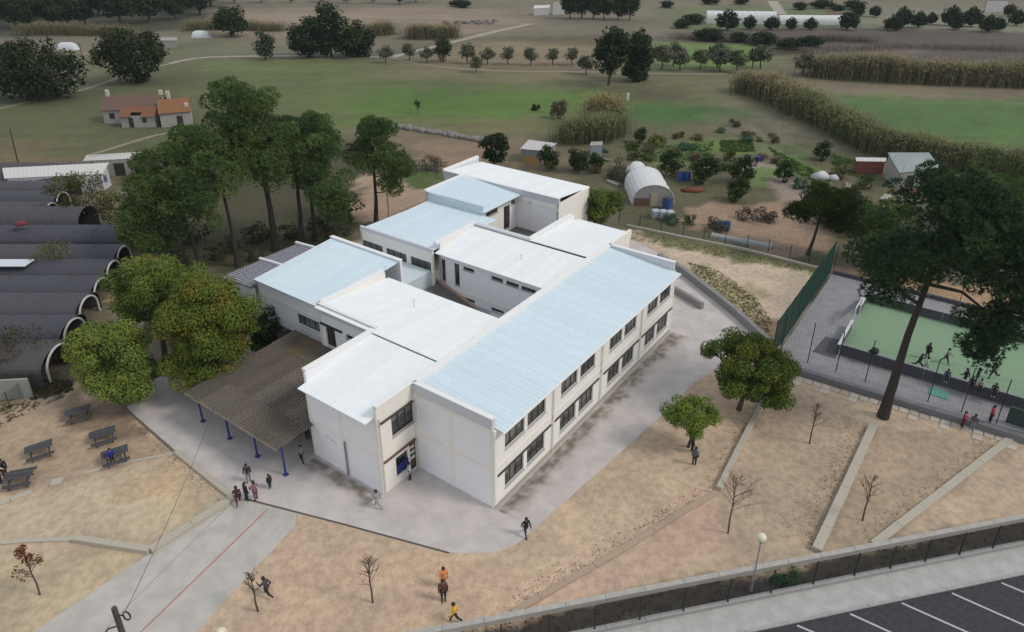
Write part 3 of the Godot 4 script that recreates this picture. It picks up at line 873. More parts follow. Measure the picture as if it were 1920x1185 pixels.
func make_school() -> void:
	var s := thing("school_building", "large white two storey school with white and pale blue sheet roofs", "building", CORNER, TURN)
	var white := mat("white_wall", 0.89, 0.895, 0.92, 0.9, tex["paint"], 5.0)
	var cream := mat("cream_wall", 0.88, 0.845, 0.785, 0.9, tex["paint"], 4.0)
	var roof_w := [mat("white_sheet", 0.85, 0.885, 0.90, 0.5, tex["paint"], 7.0), mat("white_sheet_b", 0.835, 0.87, 0.885, 0.5, tex["paint"], 6.0), mat("white_sheet_c", 0.86, 0.895, 0.905, 0.5, tex["paint"], 8.0)]
	var roof_b := [mat("blue_sheet", 0.66, 0.775, 0.845, 0.5, tex["paint"], 7.0), mat("blue_sheet_b", 0.645, 0.76, 0.83, 0.5, tex["paint"], 6.0), mat("blue_sheet_c", 0.67, 0.785, 0.85, 0.5, tex["paint"], 8.0)]
	var cap := mat("white_coping", 0.84, 0.84, 0.83, 0.85, tex["paint"], 5.0)
	var fascia := mat("stained_fascia", 0.78, 0.79, 0.83, 0.9, tex["dust"], 1.6)
	var U := Vector3.RIGHT
	var V := Vector3.FORWARD      # local -z is v
	# L(u, v, h)
	var L := func(u: float, v: float, h: float) -> Vector3: return Vector3(u, h, -v)
	# ---- long wing: facade with two rows of windows
	var ups := [[1.1, 3.25], [3.6, 5.75], [7.72, 9.92], [10.32, 12.46], [14.7, 16.75], [17.13, 19.23], [21.25, 23.27], [23.64, 25.85]]
	var op := []
	for w in ups:
		op.append([w[0], w[1], 4.08, 5.42])
		op.append([w[0] - 0.03, w[1] - 0.06, 0.98, 2.46])
	part("wall", wall_mesh(Vector3.ZERO, U, -V, 26.6, 0.0, 6.16, op), mat("facade_wall", 0.90, 0.89, 0.87, 0.9, tex["paint"], 4.0), s)
	var blinds := [mat("blind_grey", 0.40, 0.42, 0.39, 0.8), mat("blind_green", 0.10, 0.30, 0.14, 0.8), mat("blind_pale", 0.55, 0.52, 0.46, 0.8), mat("blind_brown", 0.26, 0.23, 0.17, 0.8)]
	for k in op.size():
		var up := k % 2 == 0
		var bl: float = [0.9, 0.9, 0.8, 0.45, 0.8, 0.6, 0.55, 0.7, 0.95, 0.6, 0.95, 0.65, 0.6, 0.7, 0.35, 0.4][k]
		window(s, Vector3.ZERO, U, -V, op[k], 3, bl, blinds[1] if k in [8, 10] else blinds[[0, 2, 3, 0][k % 4]])
	# dark roller shutter housings over the ground floor windows, one to each pair
	for k in 4:
		var a: float = ups[k * 2][0] - 0.85
		var b: float = ups[k * 2 + 1][1] + 0.7
		var st := MB.new()
		st.slab(L.call((a + b) * 0.5, -0.05, 2.545), Vector3(b - a, 0.11, 0.10))
		part("shutter_housing", st, mat("housing", 0.05, 0.046, 0.042, 0.7), s)
	# piers and storey band of the facade stand a little proud
	for u in [0.0, 6.72, 13.55, 20.2, 26.35]:
		var st := MB.new()
		st.span(L.call(u + 0.004, -0.035, 0.0), L.call(u + 0.28, 0.0, 6.15))
		part("pilaster", st, cream, s)
	var st2 := MB.new()
	st2.span(L.call(0.0, -0.03, 2.92), L.call(26.6, 0.0, 3.26))
	part("storey_band", st2, cream, s)
	st2 = MB.new()
	st2.span(L.call(0.0, -0.05, 0.0), L.call(26.6, 0.0, 0.3))
	part("plinth", st2, mat("plinth", 0.52, 0.47, 0.40, 0.95, tex["dust"], 1.5), s)
	# end walls of the long wing
	for e in [[0.0, -1.0], [26.6, 1.0]]:
		part("wall", wall_mesh(L.call(e[0], 0.28, 0.0), V, Vector3(e[1], 0, 0), 6.3, 0.0, 6.25), white, s)
		var st := MB.new()
		var x: float = e[0] + e[1] * 0.02
		for b in [[2.95, 3.3], [5.95, 6.22]]:
			st.span(Vector3(x, b[0], -0.3), Vector3(e[0] - e[1] * 0.01, b[1], -6.6))
		for v in [0.0, 3.3, 6.32]:
			st.span(Vector3(e[0] + e[1] * 0.03, 0, -v), Vector3(e[0] - e[1] * 0.012, 6.24, -v - 0.3))
		part("concrete_frame", st, cream, s)
		st = MB.new()
		st.span(L.call(e[0] + e[1] * 0.05, 0.12, 6.252), L.call(e[0] - e[1] * 0.22, 6.6, 7.08))
		part("parapet", st, fascia, s)
		st = MB.new()
		st.slab(L.call(e[0] - e[1] * 0.085, 3.36, 7.105), Vector3(0.36, 0.05, 6.56))
		part("coping", st, cap, s)
	part("wall", wall_mesh(L.call(0.0, 6.65, 0.0), U, V, 26.6, 0.0, 6.6), white, s)
	st2 = MB.new()
	st2.slab(L.call(13.3, 6.62, 6.87), Vector3(26.64, 0.52, 0.5))
	part("parapet", st2, cap, s)
	laid_roof(s, L.call(0.24, -0.52, 6.22), L.call(26.36, -0.52, 6.22), L.call(0.24, 6.4, 6.86), L.call(26.36, 6.4, 6.86), roof_b)
	st2 = MB.new()
	st2.bar(L.call(0.2, -0.56, 6.17), L.call(26.4, -0.56, 6.17), 0.12, 0.1)
	part("gutter", st2, cap, s)
	for u in [6.6, 13.42, 20.08]:
		st2 = MB.new()
		st2.tube([L.call(u, -0.5, 6.13), L.call(u, -0.1, 5.85), L.call(u, -0.09, 0.1)], [0.045, 0.045, 0.045], 7)
		part("downpipe", st2, mat("pipe_pale", 0.70, 0.66, 0.58, 0.7), s)
	st2 = MB.new()
	st2.span(L.call(0.0, 0.28, 3.0), L.call(26.6, 6.4, 3.2))
	part("floor_slab", st2, mat("inner_floor", 0.3, 0.28, 0.26), s)
	st2 = MB.new()
	for u in [6.8, 13.6, 20.3]: st2.span(L.call(u, 0.26, 0.0), L.call(u + 0.15, 6.4, 6.1))
	part("inner_wall", st2, mat("inner_wall", 0.5, 0.48, 0.43), s)
	# ---- front wing (white roof falling towards the front)
	part("wall", wall_mesh(L.call(-3.3, 6.65, 0.0), V, -U, 6.8, 0.0, 6.05), white, s)
	var fr := MB.new()
	for b in [[2.95, 3.28]]: fr.span(L.call(-3.32, 6.9, b[0]), L.call(-3.29, 13.2, b[1]))
	for v in [6.63, 10.05, 13.2]: fr.span(L.call(-3.33, v, 0), L.call(-3.288, v + 0.26, 6.04))
	part("concrete_frame", fr, cream, s)
	var pipe := MB.new()
	pipe.tube([L.call(-3.4, 9.92, 0.05), L.call(-3.4, 9.92, 2.9)], [0.06, 0.06], 8)
	part("downpipe", pipe, mat("pipe_grey", 0.24, 0.24, 0.24, 0.7), s)
	# worn blue-grey painted lettering, no longer readable
	var wo := MB.new()
	for k in 11:
		if k == 4: continue
		var v := 12.0 - k * 0.105
		wo.span(L.call(-3.305, v, 2.28 - 0.016 * k), L.call(-3.3, v - 0.03, 2.47 - 0.016 * k))
		wo.span(L.call(-3.305, v - 0.032, 2.28 - 0.016 * k + 0.08 * (k % 3)), L.call(-3.3, v - 0.075, 2.31 - 0.016 * k + 0.08 * (k % 3)))
	part("lettering", wo, mat("lettering", 0.36, 0.42, 0.46, 0.9), s)
	var op2 := [[1.2, 3.25, 3.95, 5.62], [1.3, 2.42, 0.75, 2.15], [2.62, 3.26, 0.06, 2.5]]
	part("wall", wall_mesh(L.call(-3.3, 6.65, 0.0), U, -V, 3.29, 0.0, 7.08, op2), cream, s)
	window(s, L.call(-3.3, 6.65, 0.0), U, -V, op2[0], 3, 0.6, blinds[0])
	window(s, L.call(-3.3, 6.65, 0.0), U, -V, op2[1], 3, 0.3, blinds[0])
	var o0: Array = op2[2]
	window(s, L.call(-3.3, 6.65, 0.0), U, -V, o0, 1, 0.0, null, "door")
	var st := MB.new()
	st.span(L.call(-1.98, 6.64, 0.78), L.call(-0.92, 6.58, 1.5))
	part("notice_panel", st, mat("blue_panel", 0.012, 0.02, 0.16, 0.6), s)
	st = MB.new()
	for k in 3: st.span(L.call(-0.6, 6.7, 1.0 + k * 0.45), L.call(-0.2, 6.68, 1.25 + k * 0.45))
	part("notice", st, mat("paper", 0.6, 0.58, 0.52, 0.9), s)
	for q in [[5.69, "housing"], [2.56, "rust"]]:
		st = MB.new()
		st.slab(L.call(-1.6, 6.58, q[0]), Vector3(2.9, 0.12, 0.13))
		part("shutter_housing", st, mat(q[1], 0.14, 0.075, 0.05, 0.8), s)
	laid_roof(s, L.call(-4.02, 6.9, 6.12), L.call(-4.02, 13.3, 6.12), L.call(2.82, 6.9, 6.885), L.call(2.82, 13.3, 6.885), roof_w)
	st = MB.new()
	st.slab(L.call(-1.66, 6.7, 7.105), Vector3(3.3, 0.05, 0.36))
	st.slab(L.call(0.0, 13.5, 7.0), Vector3(6.4, 0.26, 0.36))
	part("coping", st, cap, s)
	part("wall", wall_mesh(L.call(-3.3, 13.45, 0.0), U, V, 6.72, 0.0, 6.86), white, s)
	# ---- middle wing by the court yard
	laid_roof(s, L.call(10.95, 6.9, 6.2), L.call(10.95, 19.7, 6.2), L.call(2.9, 6.9, 6.98), L.call(2.9, 19.7, 6.98), roof_w)
	var op3 := [[0.62, 1.7, 3.4, 5.2], [3.0, 3.9, 4.9, 5.32]]
	part("wall", wall_mesh(L.call(3.42, 19.9, 0.0), -V, -U, 6.4, 0.0, 6.2, op3), white, s)
	window(s, L.call(3.42, 19.9, 0.0), -V, -U, op3[0], 1, 0.0, null, "door")
	window(s, L.call(3.42, 19.9, 0.0), -V, -U, op3[1], 2)
	st = MB.new()
	st.span(L.call(3.32, 19.8, 5.22), L.call(3.41, 17.3, 5.4))
	part("shutter_box", st, mat("frame_dark", 0, 0, 0), s)
	st = MB.new()
	st.span(L.call(3.38, 13.48, 6.2), L.call(3.64, 19.95, 7.08))
	part("parapet", st, fascia, s)
	st = MB.new()
	st.slab(L.call(3.5, 16.72, 7.105), Vector3(0.36, 0.05, 6.5))
	st.slab(L.call(6.95, 19.85, 7.0), Vector3(7.1, 0.26, 0.34))
	part("coping", st, cap, s)
	part("wall", wall_mesh(L.call(3.42, 19.95, 0.0), U, V, 7.2, 0.0, 6.86), cream, s)
	part("wall", wall_mesh(L.call(10.6, 6.66, 0.0), V, U, 13.2, 0.0, 6.1), white, s)
	# ---- rear left wing (pale blue roof)
	laid_roof(s, L.call(3.95, 20.15, 6.18), L.call(3.95, 28.95, 6.18), L.call(12.75, 20.15, 6.86), L.call(12.75, 28.95, 6.86), roof_b)
	var op4 := [[5.05, 7.85, 3.4, 4.42]]
	part("wall", wall_mesh(L.call(4.25, 28.95, 0.0), -V, -U, 9.0, 2.5, 6.05, op4), white, s)
	window(s, L.call(4.25, 28.95, 0.0), -V, -U, op4[0], 4, 0.25, blinds[3])
	part("wall", wall_mesh(L.call(4.25, 28.95, 0.0), U, V, 8.6, 0.0, 6.1), white, s)
	st = MB.new()
	st.span(L.call(12.75, 19.98, 0.0), L.call(13.0, 29.0, 6.98))
	part("wall", st, white, s)
	st = MB.new()
	st.slab(L.call(12.87, 24.5, 7.02), Vector3(0.4, 0.08, 9.1))
	part("coping", st, cap, s)
	st = MB.new()
	st.span(L.call(4.23, 20.0, 4.62), L.call(4.26, 28.9, 4.86))
	part("storey_band", st, cream, s)
	st = MB.new()
	st.span(L.call(4.25, 19.98, 2.3), L.call(12.7, 28.9, 2.498))
	part("floor_slab", st, white, s)
	for v in [20.6, 24.6, 28.4]:
		st = MB.new()
		st.span(L.call(4.4, v, 0.0), L.call(4.7, v + 0.3, 2.3))
		part("column", st, white, s)
	# lean-to with old corrugated sheets
	var fibre := mat("fibre_sheet", 0.50, 0.49, 0.54, 0.9, tex["sheet"], 3.0)
	for k in 2:
		var a := 3.6 + k * 4.2
		part("corrugated_roof", sheet_roof(L.call(a, 33.2, 5.3 + 0.1 * k), L.call(a + 4.0, 33.2, 5.3 + 0.1 * k), L.call(a, 29.05, 5.6 + 0.1 * k), L.call(a + 4.0, 29.05, 5.6 + 0.1 * k), 0.3, 0.09), fibre, s)
		st = MB.new()
		st.bar(L.call(a + 4.1, 33.3, 5.5 + 0.1 * k), L.call(a + 4.1, 29.05, 5.8 + 0.1 * k), 0.22, 0.2)
		part("coping", st, cap, s)
	part("wall", wall_mesh(L.call(3.8, 33.0, 0.0), U, V, 8.0, 0.0, 5.2), white, s)
	part("wall", wall_mesh(L.call(3.82, 32.98, 0.0), -V, -U, 3.9, 0.0, 5.2), white, s)
	# ---- wing beyond the court yard (white roof)
	var P5: Vector3 = L.call(17.9, 20.0, 0.0)
	var op5 := [[0.25, 0.75, 2.95, 5.28], [1.85, 2.45, 3.0, 5.28], [2.95, 4.2, 4.92, 5.27], [6.2, 7.5, 4.9, 5.27], [7.85, 9.2, 4.88, 5.27], [9.48, 11.0, 4.88, 5.26], [2.9, 4.2, 1.7, 2.02], [6.15, 7.55, 1.68, 2.0]]
	part("wall", wall_mesh(P5, -V, -U, 13.3, 0.0, 6.1, op5), white, s)
	for k in op5.size(): window(s, P5, -V, -U, op5[k], 1 if k < 2 else 2, 0.0, null, "door" if k < 2 else "window")
	st = MB.new()
	for v in [13.98, 20.0 - 9.35]: st.span(L.call(17.88, v, 0.0), L.call(17.91, v + 0.12, 6.05))
	st.span(L.call(17.875, 19.95, 2.2), L.call(17.905, 7.0, 2.5))
	part("concrete_frame", st, cream, s)
	st = MB.new()
	st.span(L.call(17.86, 15.7, 0.6), L.call(17.895, 14.05, 1.6))
	part("blue_panel", st, mat("pale_blue_panel", 0.45, 0.58, 0.66, 0.8), s)
	laid_roof(s, L.call(17.1, 6.9, 6.16), L.call(17.1, 19.8, 6.16), L.call(22.95, 6.9, 6.86), L.call(22.95, 19.8, 6.86), roof_w)
	st = MB.new()
	st.slab(L.call(20.4, 19.95, 7.0), Vector3(6.1, 0.26, 0.34))
	part("coping", st, cap, s)
	st = MB.new()
	st.slab(L.call(23.3, 16.6, 7.0), Vector3(0.5, 0.2, 6.9))
	part("parapet", st, fascia, s)
	part("wall", wall_mesh(L.call(17.9, 20.05, 0.0), U, V, 5.6, 0.0, 6.86), cream, s)
	part("wall", wall_mesh(L.call(23.5, 13.4, 0.0), V, U, 6.6, 0.0, 6.88), white, s)
	# ---- far white wing
	laid_roof(s, L.call(31.9, 6.95, 6.2), L.call(31.9, 13.2, 6.2), L.call(23.08, 6.95, 7.0), L.call(23.08, 13.2, 7.0), roof_w)
	st = MB.new()
	st.slab(L.call(26.95, 13.35, 7.02), Vector3(7.5, 0.3, 0.34))
	part("coping", st, cap, s)
	part("wall", wall_mesh(L.call(23.5, 13.4, 0.0), U, V, 7.6, 0.0, 6.85), white, s)
	part("wall", wall_mesh(L.call(31.1, 6.66, 0.0), V, U, 6.7, 0.0, 6.1), white, s)
	part("wall", wall_mesh(L.call(26.62, 6.66, 0.0), U, -V, 4.48, 0.0, 6.9), cream, s)
	# ---- rear blue wing
	var P7: Vector3 = L.call(17.0, 29.6, 0.0)
	var op7 := [[0.25, 3.0, 4.05, 5.05], [3.5, 6.2, 4.05, 5.05], [6.75, 9.35, 4.0, 5.05]]
	part("wall", wall_mesh(P7, -V, -U, 9.58, 0.0, 6.12, op7), cream, s)
	for o in op7: window(s, P7, -V, -U, o, 3, 0.2, blinds[3])
	st = MB.new()
	st.span(L.call(16.97, 29.6, 6.122), L.call(17.22, 20.02, 6.5))
	part("parapet", st, fascia, s)
	laid_roof(s, L.call(27.3, 20.1, 5.98), L.call(27.3, 29.4, 5.98), L.call(17.2, 20.1, 6.3), L.call(17.2, 29.4, 6.3), roof_b)
	part("wall", wall_mesh(L.call(17.0, 29.6, 0.0), U, V, 10.3, 0.0, 6.0), white, s)
	st = MB.new()
	st.span(L.call(13.02, 20.3, 0.0), L.call(16.98, 29.3, 4.2))
	part("link_block", st, mat("link_roof", 0.62, 0.70, 0.74, 0.7, tex["paint"], 4.0), s)
	# ---- stepped rear wing
	part("wall", wall_mesh(L.call(27.3, 30.0, 0.0), -V, -U, 8.0, 0.0, 7.0), mat("blue_cladding", 0.62, 0.71, 0.765, 0.6, tex["paint"], 4.0), s)
	laid_roof(s, L.call(27.2, 21.7, 6.42), L.call(33.9, 21.7, 6.42), L.call(27.2, 30.0, 7.08), L.call(33.9, 30.0, 7.08), roof_b)
	var op8 := [[1.0, 3.1, 5.3, 5.85], [4.2, 5.35, 2.7, 5.5], [5.6, 6.4, 5.3, 5.85]]
	part("wall", wall_mesh(L.call(27.3, 22.4, 0.0), U, -V, 6.6, 0.0, 6.3, op8), cream, s)
	for k in 3: window(s, L.call(27.3, 22.4, 0.0), U, -V, op8[k], [3, 2, 1][k], 0.0, null, "door" if k == 1 else "window")
	st = MB.new()
	st.slab(L.call(30.55, 30.05, 7.12), Vector3(6.7, 0.16, 0.3))
	part("coping", st, cap, s)
	part("wall", wall_mesh(L.call(27.3, 30.0, 0.0), U, V, 6.6, 0.0, 7.0), white, s)
	# ---- farthest wing
	part("wall", wall_mesh(L.call(33.95, 33.2, 0.0), -V, -U, 16.4, 0.0, 6.2), white, s)
	st = MB.new()
	st.span(L.call(33.93, 33.22, 6.2), L.call(34.2, 16.78, 6.95))
	part("parapet", st, fascia, s)
	st = MB.new()
	st.span(L.call(33.93, 20.45, 0.0), L.call(33.96, 20.7, 6.19))
	st.span(L.call(33.93, 22.3, 5.5), L.call(33.965, 16.8, 5.8))
	part("concrete_frame", st, cream, s)
	st = MB.new()
	st.slab(L.call(34.06, 25.0, 6.98), Vector3(0.4, 0.06, 16.5))
	st.slab(L.call(37.2, 33.1, 7.0), Vector3(6.7, 0.3, 0.34))
	part("coping", st, cap, s)
	laid_roof(s, L.call(41.0, 17.0, 6.25), L.call(41.0, 32.95, 6.25), L.call(34.1, 17.0, 6.9), L.call(34.1, 32.95, 6.9), roof_w)
	part("wall", wall_mesh(L.call(33.95, 16.8, 0.0), U, -V, 6.6, 0.0, 6.3), cream, s)
	part("wall", wall_mesh(L.call(33.95, 33.2, 0.0), U, V, 6.6, 0.0, 6.85), fascia, s)
	part("wall", wall_mesh(L.call(40.55, 16.8, 0.0), V, U, 16.4, 0.0, 6.15), white, s)
	# raised inner yard between the rear wings, and the ramp down into the court yard
	st = MB.new()
	st.span(L.call(23.52, 13.42, 0.0), L.call(33.94, 22.38, 2.35))
	part("raised_yard", st, mat("yard_dark", 0.16, 0.145, 0.135, 0.95, tex["pave"], 4.0), s)
	var ramp := MB.new()
	var rp := [L.call(15.6, 20.0, 2.75), L.call(17.7, 20.0, 2.75), L.call(17.7, 12.0, 0.1), L.call(15.6, 12.0, 0.1)]
	ramp.quad(rp[0], rp[3], rp[2], rp[1])
	for k in 4:
		var a: Vector3 = rp[k]
		var b: Vector3 = rp[(k + 1) % 4]
		ramp.quad(Vector3(a.x, 0, a.z), Vector3(b.x, 0, b.z), b, a)
	part("ramp", ramp, mat("yard_dark", 0, 0, 0), s)
	st = MB.new()
	st.bar(L.call(17.78, 20.0, 2.85), L.call(17.78, 12.0, 0.2), 0.2, 0.3)
	part("ramp_kerb", st, mat("salmon", 0.55, 0.40, 0.32, 0.95, tex["dust"], 2.0), s)
	st = MB.new()
	st.span(L.call(10.62, 6.9, 0.021), L.call(17.85, 20.0, 0.06))
	part("yard_floor", st, mat("yard_pave", 0.30, 0.28, 0.27, 0.95, tex["pave"], 4.0), s)
	# aerials on the roofs
	for q in [[8.1, 14.0, 6.6], [10.6, 19.6, 6.9], [20.0, 12.0, 6.5]]:
		st = MB.new()
		st.tube([L.call(q[0], q[1], q[2] - 0.1), L.call(q[0], q[1], q[2] + 0.55)], [0.02, 0.015], 5)
		st.tube([L.call(q[0] - 0.25, q[1], q[2] + 0.5), L.call(q[0] + 0.25, q[1], q[2] + 0.5)], [0.012, 0.012], 4)
		part("aerial", st, mat("pipe_grey", 0, 0, 0), s)

func make_canopy() -> void:
	var t := thing("canopy", "old brown corrugated canopy on blue posts beside the white school", "canopy", CORNER, TURN)
	var blue := mat("blue_post", 0.025, 0.045, 0.20, 0.5)
	var tones := []
	for k in 6:
		var g := 0.75 + 0.1 * k
		tones.append(mat("rust_sheet%d" % k, [0.21, 0.175, 0.195, 0.235, 0.16, 0.19][k], [0.18, 0.145, 0.165, 0.20, 0.132, 0.16][k], [0.145, 0.12, 0.138, 0.155, 0.11, 0.125][k], 0.95, tex["sheet"], 2.6))
	tones.append(mat("lichen_sheet", 0.225, 0.165, 0.095, 0.95, tex["sheet"], 1.8))
	var r := RandomNumberGenerator.new()
	r.seed = 8
	var us := [-6.45, -3.9, -1.35, 1.2, 3.5]
	for j in 11:
		for i in 4:
			var v0 := 13.62 + j * 0.9
			if i > 0 and false: continue
			var h0: float = 2.86 + 0.03 * (us[i] + 6.45) + r.randf_range(0, 0.02) + 0.02 * (i % 2)
			var h1: float = 2.86 + 0.03 * (us[i + 1] + 6.45) + r.randf_range(0, 0.02) + 0.02 * (i % 2)
			var m: Material = tones[r.randi() % 6]
			if i == 3 and j > 1 and r.randf() < 0.5 or i == 2 and j > 3 and r.randf() < 0.2: m = tones[6]
			part("sheet", sheet_roof(Vector3(us[i] - 0.06, h0, -v0), Vector3(us[i] - 0.06, h0, -v0 - 0.91), Vector3(us[i + 1] + 0.06, h1, -v0), Vector3(us[i + 1] + 0.06, h1, -v0 - 0.91), 0.3, 0.055), m, t)
	# part of the roof that reaches past the front wing
	for j in 1:
		for i in 1:
			part("sheet", sheet_roof(Vector3(-6.5, 2.87, -12.95), Vector3(-6.5, 2.87, -13.63), Vector3(-3.45, 2.95, -12.95), Vector3(-3.45, 2.95, -13.63), 0.3, 0.055), tones[1], t)
	for v in [13.4, 16.5, 19.75, 23.1]:
		for u in [-5.85, -0.6]:
			if u > -3 and v < 14: continue
			var st := MB.new()
			st.tube([Vector3(u, 0, -v), Vector3(u, 2.78 + 0.03 * (u + 6.4), -v)], [0.075, 0.075], 8)
			st.slab(Vector3(u, 0.06, -v), Vector3(0.3, 0.12, 0.3))
			part("post", st, blue, t)
		var st3 := MB.new()
		if v > 14: st3.bar(Vector3(-6.4, 2.72, -v), Vector3(3.3, 3.0, -v), 0.1, 0.14)
		else: st3.bar(Vector3(-6.4, 2.72, -v), Vector3(-3.5, 2.8, -v), 0.1, 0.14)
		part("rafter", st3, blue, t)
	for u in [-5.85, -2.6, 0.8]:
		var st := MB.new()
		st.bar(Vector3(u, 2.63 + 0.03 * (u + 6.4), -(13.2 if u < -3.4 else 13.7)), Vector3(u, 2.63 + 0.03 * (u + 6.4), -23.4), 0.08, 0.1)
		part("beam", st, blue, t)
	var st4 := MB.new()
	st4.bar(Vector3(-6.5, 2.8, -12.95), Vector3(-6.5, 2.8, -23.55), 0.05, 0.14)
	part("gutter", st4, mat("gutter", 0.30, 0.26, 0.19, 0.9), t)

# ------------------------------------------------------------------ shade-net tunnels on the left
func barrel(x0: float, x1: float, z: float, r: float, h: float, m: Material, label: String, arch: bool) -> void:
	var t := thing("net_tunnel", label, "tunnel", Vector3(x1, 0, z), 0.0, "dark net tunnels")
	var st := MB.new()
	var n := int((x1 - x0) / 0.5)
	var k := 12
	var rows := []
	var no := FastNoiseLite.new()
	no.seed = int(-z * 10); no.frequency = 0.5
	for i in n + 1:
		var row := []
		var sag := 1.0 if i % 2 == 0 else 0.955 + 0.03 * no.get_noise_1d(i * 3.0)
		for j in k + 1:
			var a := PI * j / k
			row.append(Vector3(-(x1 - x0) * i / n, h * 0.55 + h * 0.45 * sin(a) * sag, -cos(a) * r))
		rows.append(row)
	for i in n:
		for j in k: st.quad(rows[i][j], rows[i][j + 1], rows[i + 1][j + 1], rows[i + 1][j])
		for j in [0, k]: st.quad(rows[i][j] * Vector3(1, 0, 1), rows[i + 1][j] * Vector3(1, 0, 1), rows[i + 1][j], rows[i][j])
	part("net_cover", st, m, t)
	for i in range(0, n, 6):
		var pts := []
		var rad := []
		for j in k + 1:
			pts.append(rows[i][j] * Vector3(1, 1.012, 1.012)); rad.append(0.03)
		var hp := MB.new()
		hp.tube(pts, rad, 4)
		part("hoop", hp, mat("hoop", 0.10, 0.10, 0.11, 0.7), t)
	if arch:
		var pts := []
		var rad := []
		for j in k + 1:
			var a := PI * j / k
			pts.append(Vector3(0.08, h * 0.42 + h * 0.55 * sin(a), -cos(a) * r * 0.72)); rad.append(0.11)
		pts.push_front(Vector3(0.08, 0, -r * 0.72)); pts.append(Vector3(0.08, 0, r * 0.72)); rad.append(0.11); rad.append(0.11)
		var ar := MB.new()
		ar.tube(pts, rad, 6)
		part("end_arch", ar, mat("arch_white", 0.62, 0.62, 0.60, 0.8, tex["dust"], 2.0), t)

func make_tunnels() -> void:
	var nets := [mat("net_a", 0.074, 0.075, 0.092, 0.95, tex["soil"], 3.0), mat("net_b", 0.084, 0.083, 0.098, 0.95, tex["soil"], 3.0), mat("net_c", 0.088, 0.080, 0.080, 0.95, tex["soil"], 3.0)]
	var rows := [[-37.7, -49.6, 2.3, 2.4, "nearest dark net tunnel with white end arch beside the yellow-green tree"], [-38.9, -54.0, 2.15, 2.3, "second dark net tunnel from the picnic yard, with white end arch"], [-39.9, -58.2, 2.1, 2.3, "third dark net tunnel from the picnic yard, white end arch"], [-40.7, -62.1, 2.0, 2.2, "fourth dark net tunnel from the picnic yard, white end arch"], [-41.5, -66.0, 1.95, 2.2, "fifth dark net tunnel from the picnic yard, white end arch"], [-42.3, -69.7, 1.9, 2.2, "sixth dark net tunnel from the picnic yard, white end arch beneath pine"]]
	for k in rows.size():
		var q: Array = rows[k]
		barrel(-82.0, q[0], q[1], q[2], q[3], nets[[2, 0, 1, 0, 0, 1][k]], q[4], true)
	barrel(-84.0, -43.6, -73.6, 2.0, 2.9, nets[0], "long dark net tunnel just behind the row with white arches", false)
	barrel(-84.0, -50.0, -77.4, 2.1, 3.7, nets[1], "highest sagging dark net tunnel with the red patch", false)
	for k in 5:
		var z := -81.6 - k * 3.9
		barrel(-96.0, -57.0 - k * 0.9, z, 1.95, 2.6, nets[(k + 1) % 2], ["rear dark net tunnel with white arch beside the bare brown tree", "second rear net tunnel before the long white shed", "third rear net tunnel before the long white shed", "fourth rear net tunnel before the long white shed", "last rear net tunnel directly below the white shed roof"][k], k < 2)
	var st := MB.new()
	st.ball(Vector3(0, 0, 0), Vector3(0.8, 0.25, 0.5), 10, 0.4, 3)
	whole("red_tarp", st, mat("red_tarp", 0.16, 0.03, 0.04, 0.8), "dark red rag lying on top of the sagging net tunnel", "tarp", Vector3(-54.72, 3.6, -72.81))
	# white panel among the tunnels
	st = MB.new()
	st.slab(Vector3.ZERO, Vector3(5.5, 0.1, 1.6))
	whole("white_sheeting", st, mat("white_panel", 0.6, 0.63, 0.68, 0.6), "small white roof sheet lying between the dark net tunnels", "sheet", Vector3(-51.97, 2.5, -65.07))

# ------------------------------------------------------------------ sheds and houses
# mono-pitch shed: four roof corners (front left, front right, back left, back right)
func shed(called: String, label: String, fl: Vector3, fr: Vector3, bl: Vector3, br: Vector3, roof: Material, wall: Material, holes := [], thick_roof := true) -> Node3D:
	var t := thing(called, label, "shed", Vector3(fl.x, 0, fl.z))
	var o := Vector3(fl.x, 0, fl.z)
	part("roof", sheet_roof(fl - o, fr - o, bl - o, br - o, 0.5, 0.05), roof, t)
	for e in [[fl, fr], [fr, br], [br, bl], [bl, fl]]:
		var mid := (fl + fr + bl + br) * 0.25
		var a: Vector3 = e[0].lerp(mid, 0.05) - o
		var b: Vector3 = e[1].lerp(mid, 0.05) - o
		var st := MB.new()
		st.quad(Vector3(a.x, -0.1, a.z), Vector3(b.x, -0.1, b.z), b - Vector3.UP * 0.075, a - Vector3.UP * 0.075)
		var n := (b - a).cross(Vector3.UP).normalized() * 0.12
		st.quad(Vector3(a.x, -0.1, a.z) - n, a - Vector3.UP * 0.08 - n, b - Vector3.UP * 0.08 - n, Vector3(b.x, -0.1, b.z) - n)
		part("wall", st, wall, t)
	for h in holes:   # [edge, from, to, y0, y1, name, material]
		var e: Array = [[fl, fr], [fr, br], [br, bl], [bl, fl]][h[0]]
		var mid := (fl + fr + bl + br) * 0.25
		var a: Vector3 = e[0].lerp(mid, 0.05) - o
		var b: Vector3 = e[1].lerp(mid, 0.05) - o
		a.y = 0; b.y = 0
		var d := (b - a)
		var x := d.normalized()
		var st := MB.new()
		st.box(a + d * (h[1] + h[2]) * 0.5 + Vector3.UP * (h[3] + h[4]) * 0.5, Vector3(d.length() * (h[2] - h[1]), h[4] - h[3], 0.08), Basis(x, Vector3.UP, x.cross(Vector3.UP)))
		part(h[5], st, h[6], t)
	return t

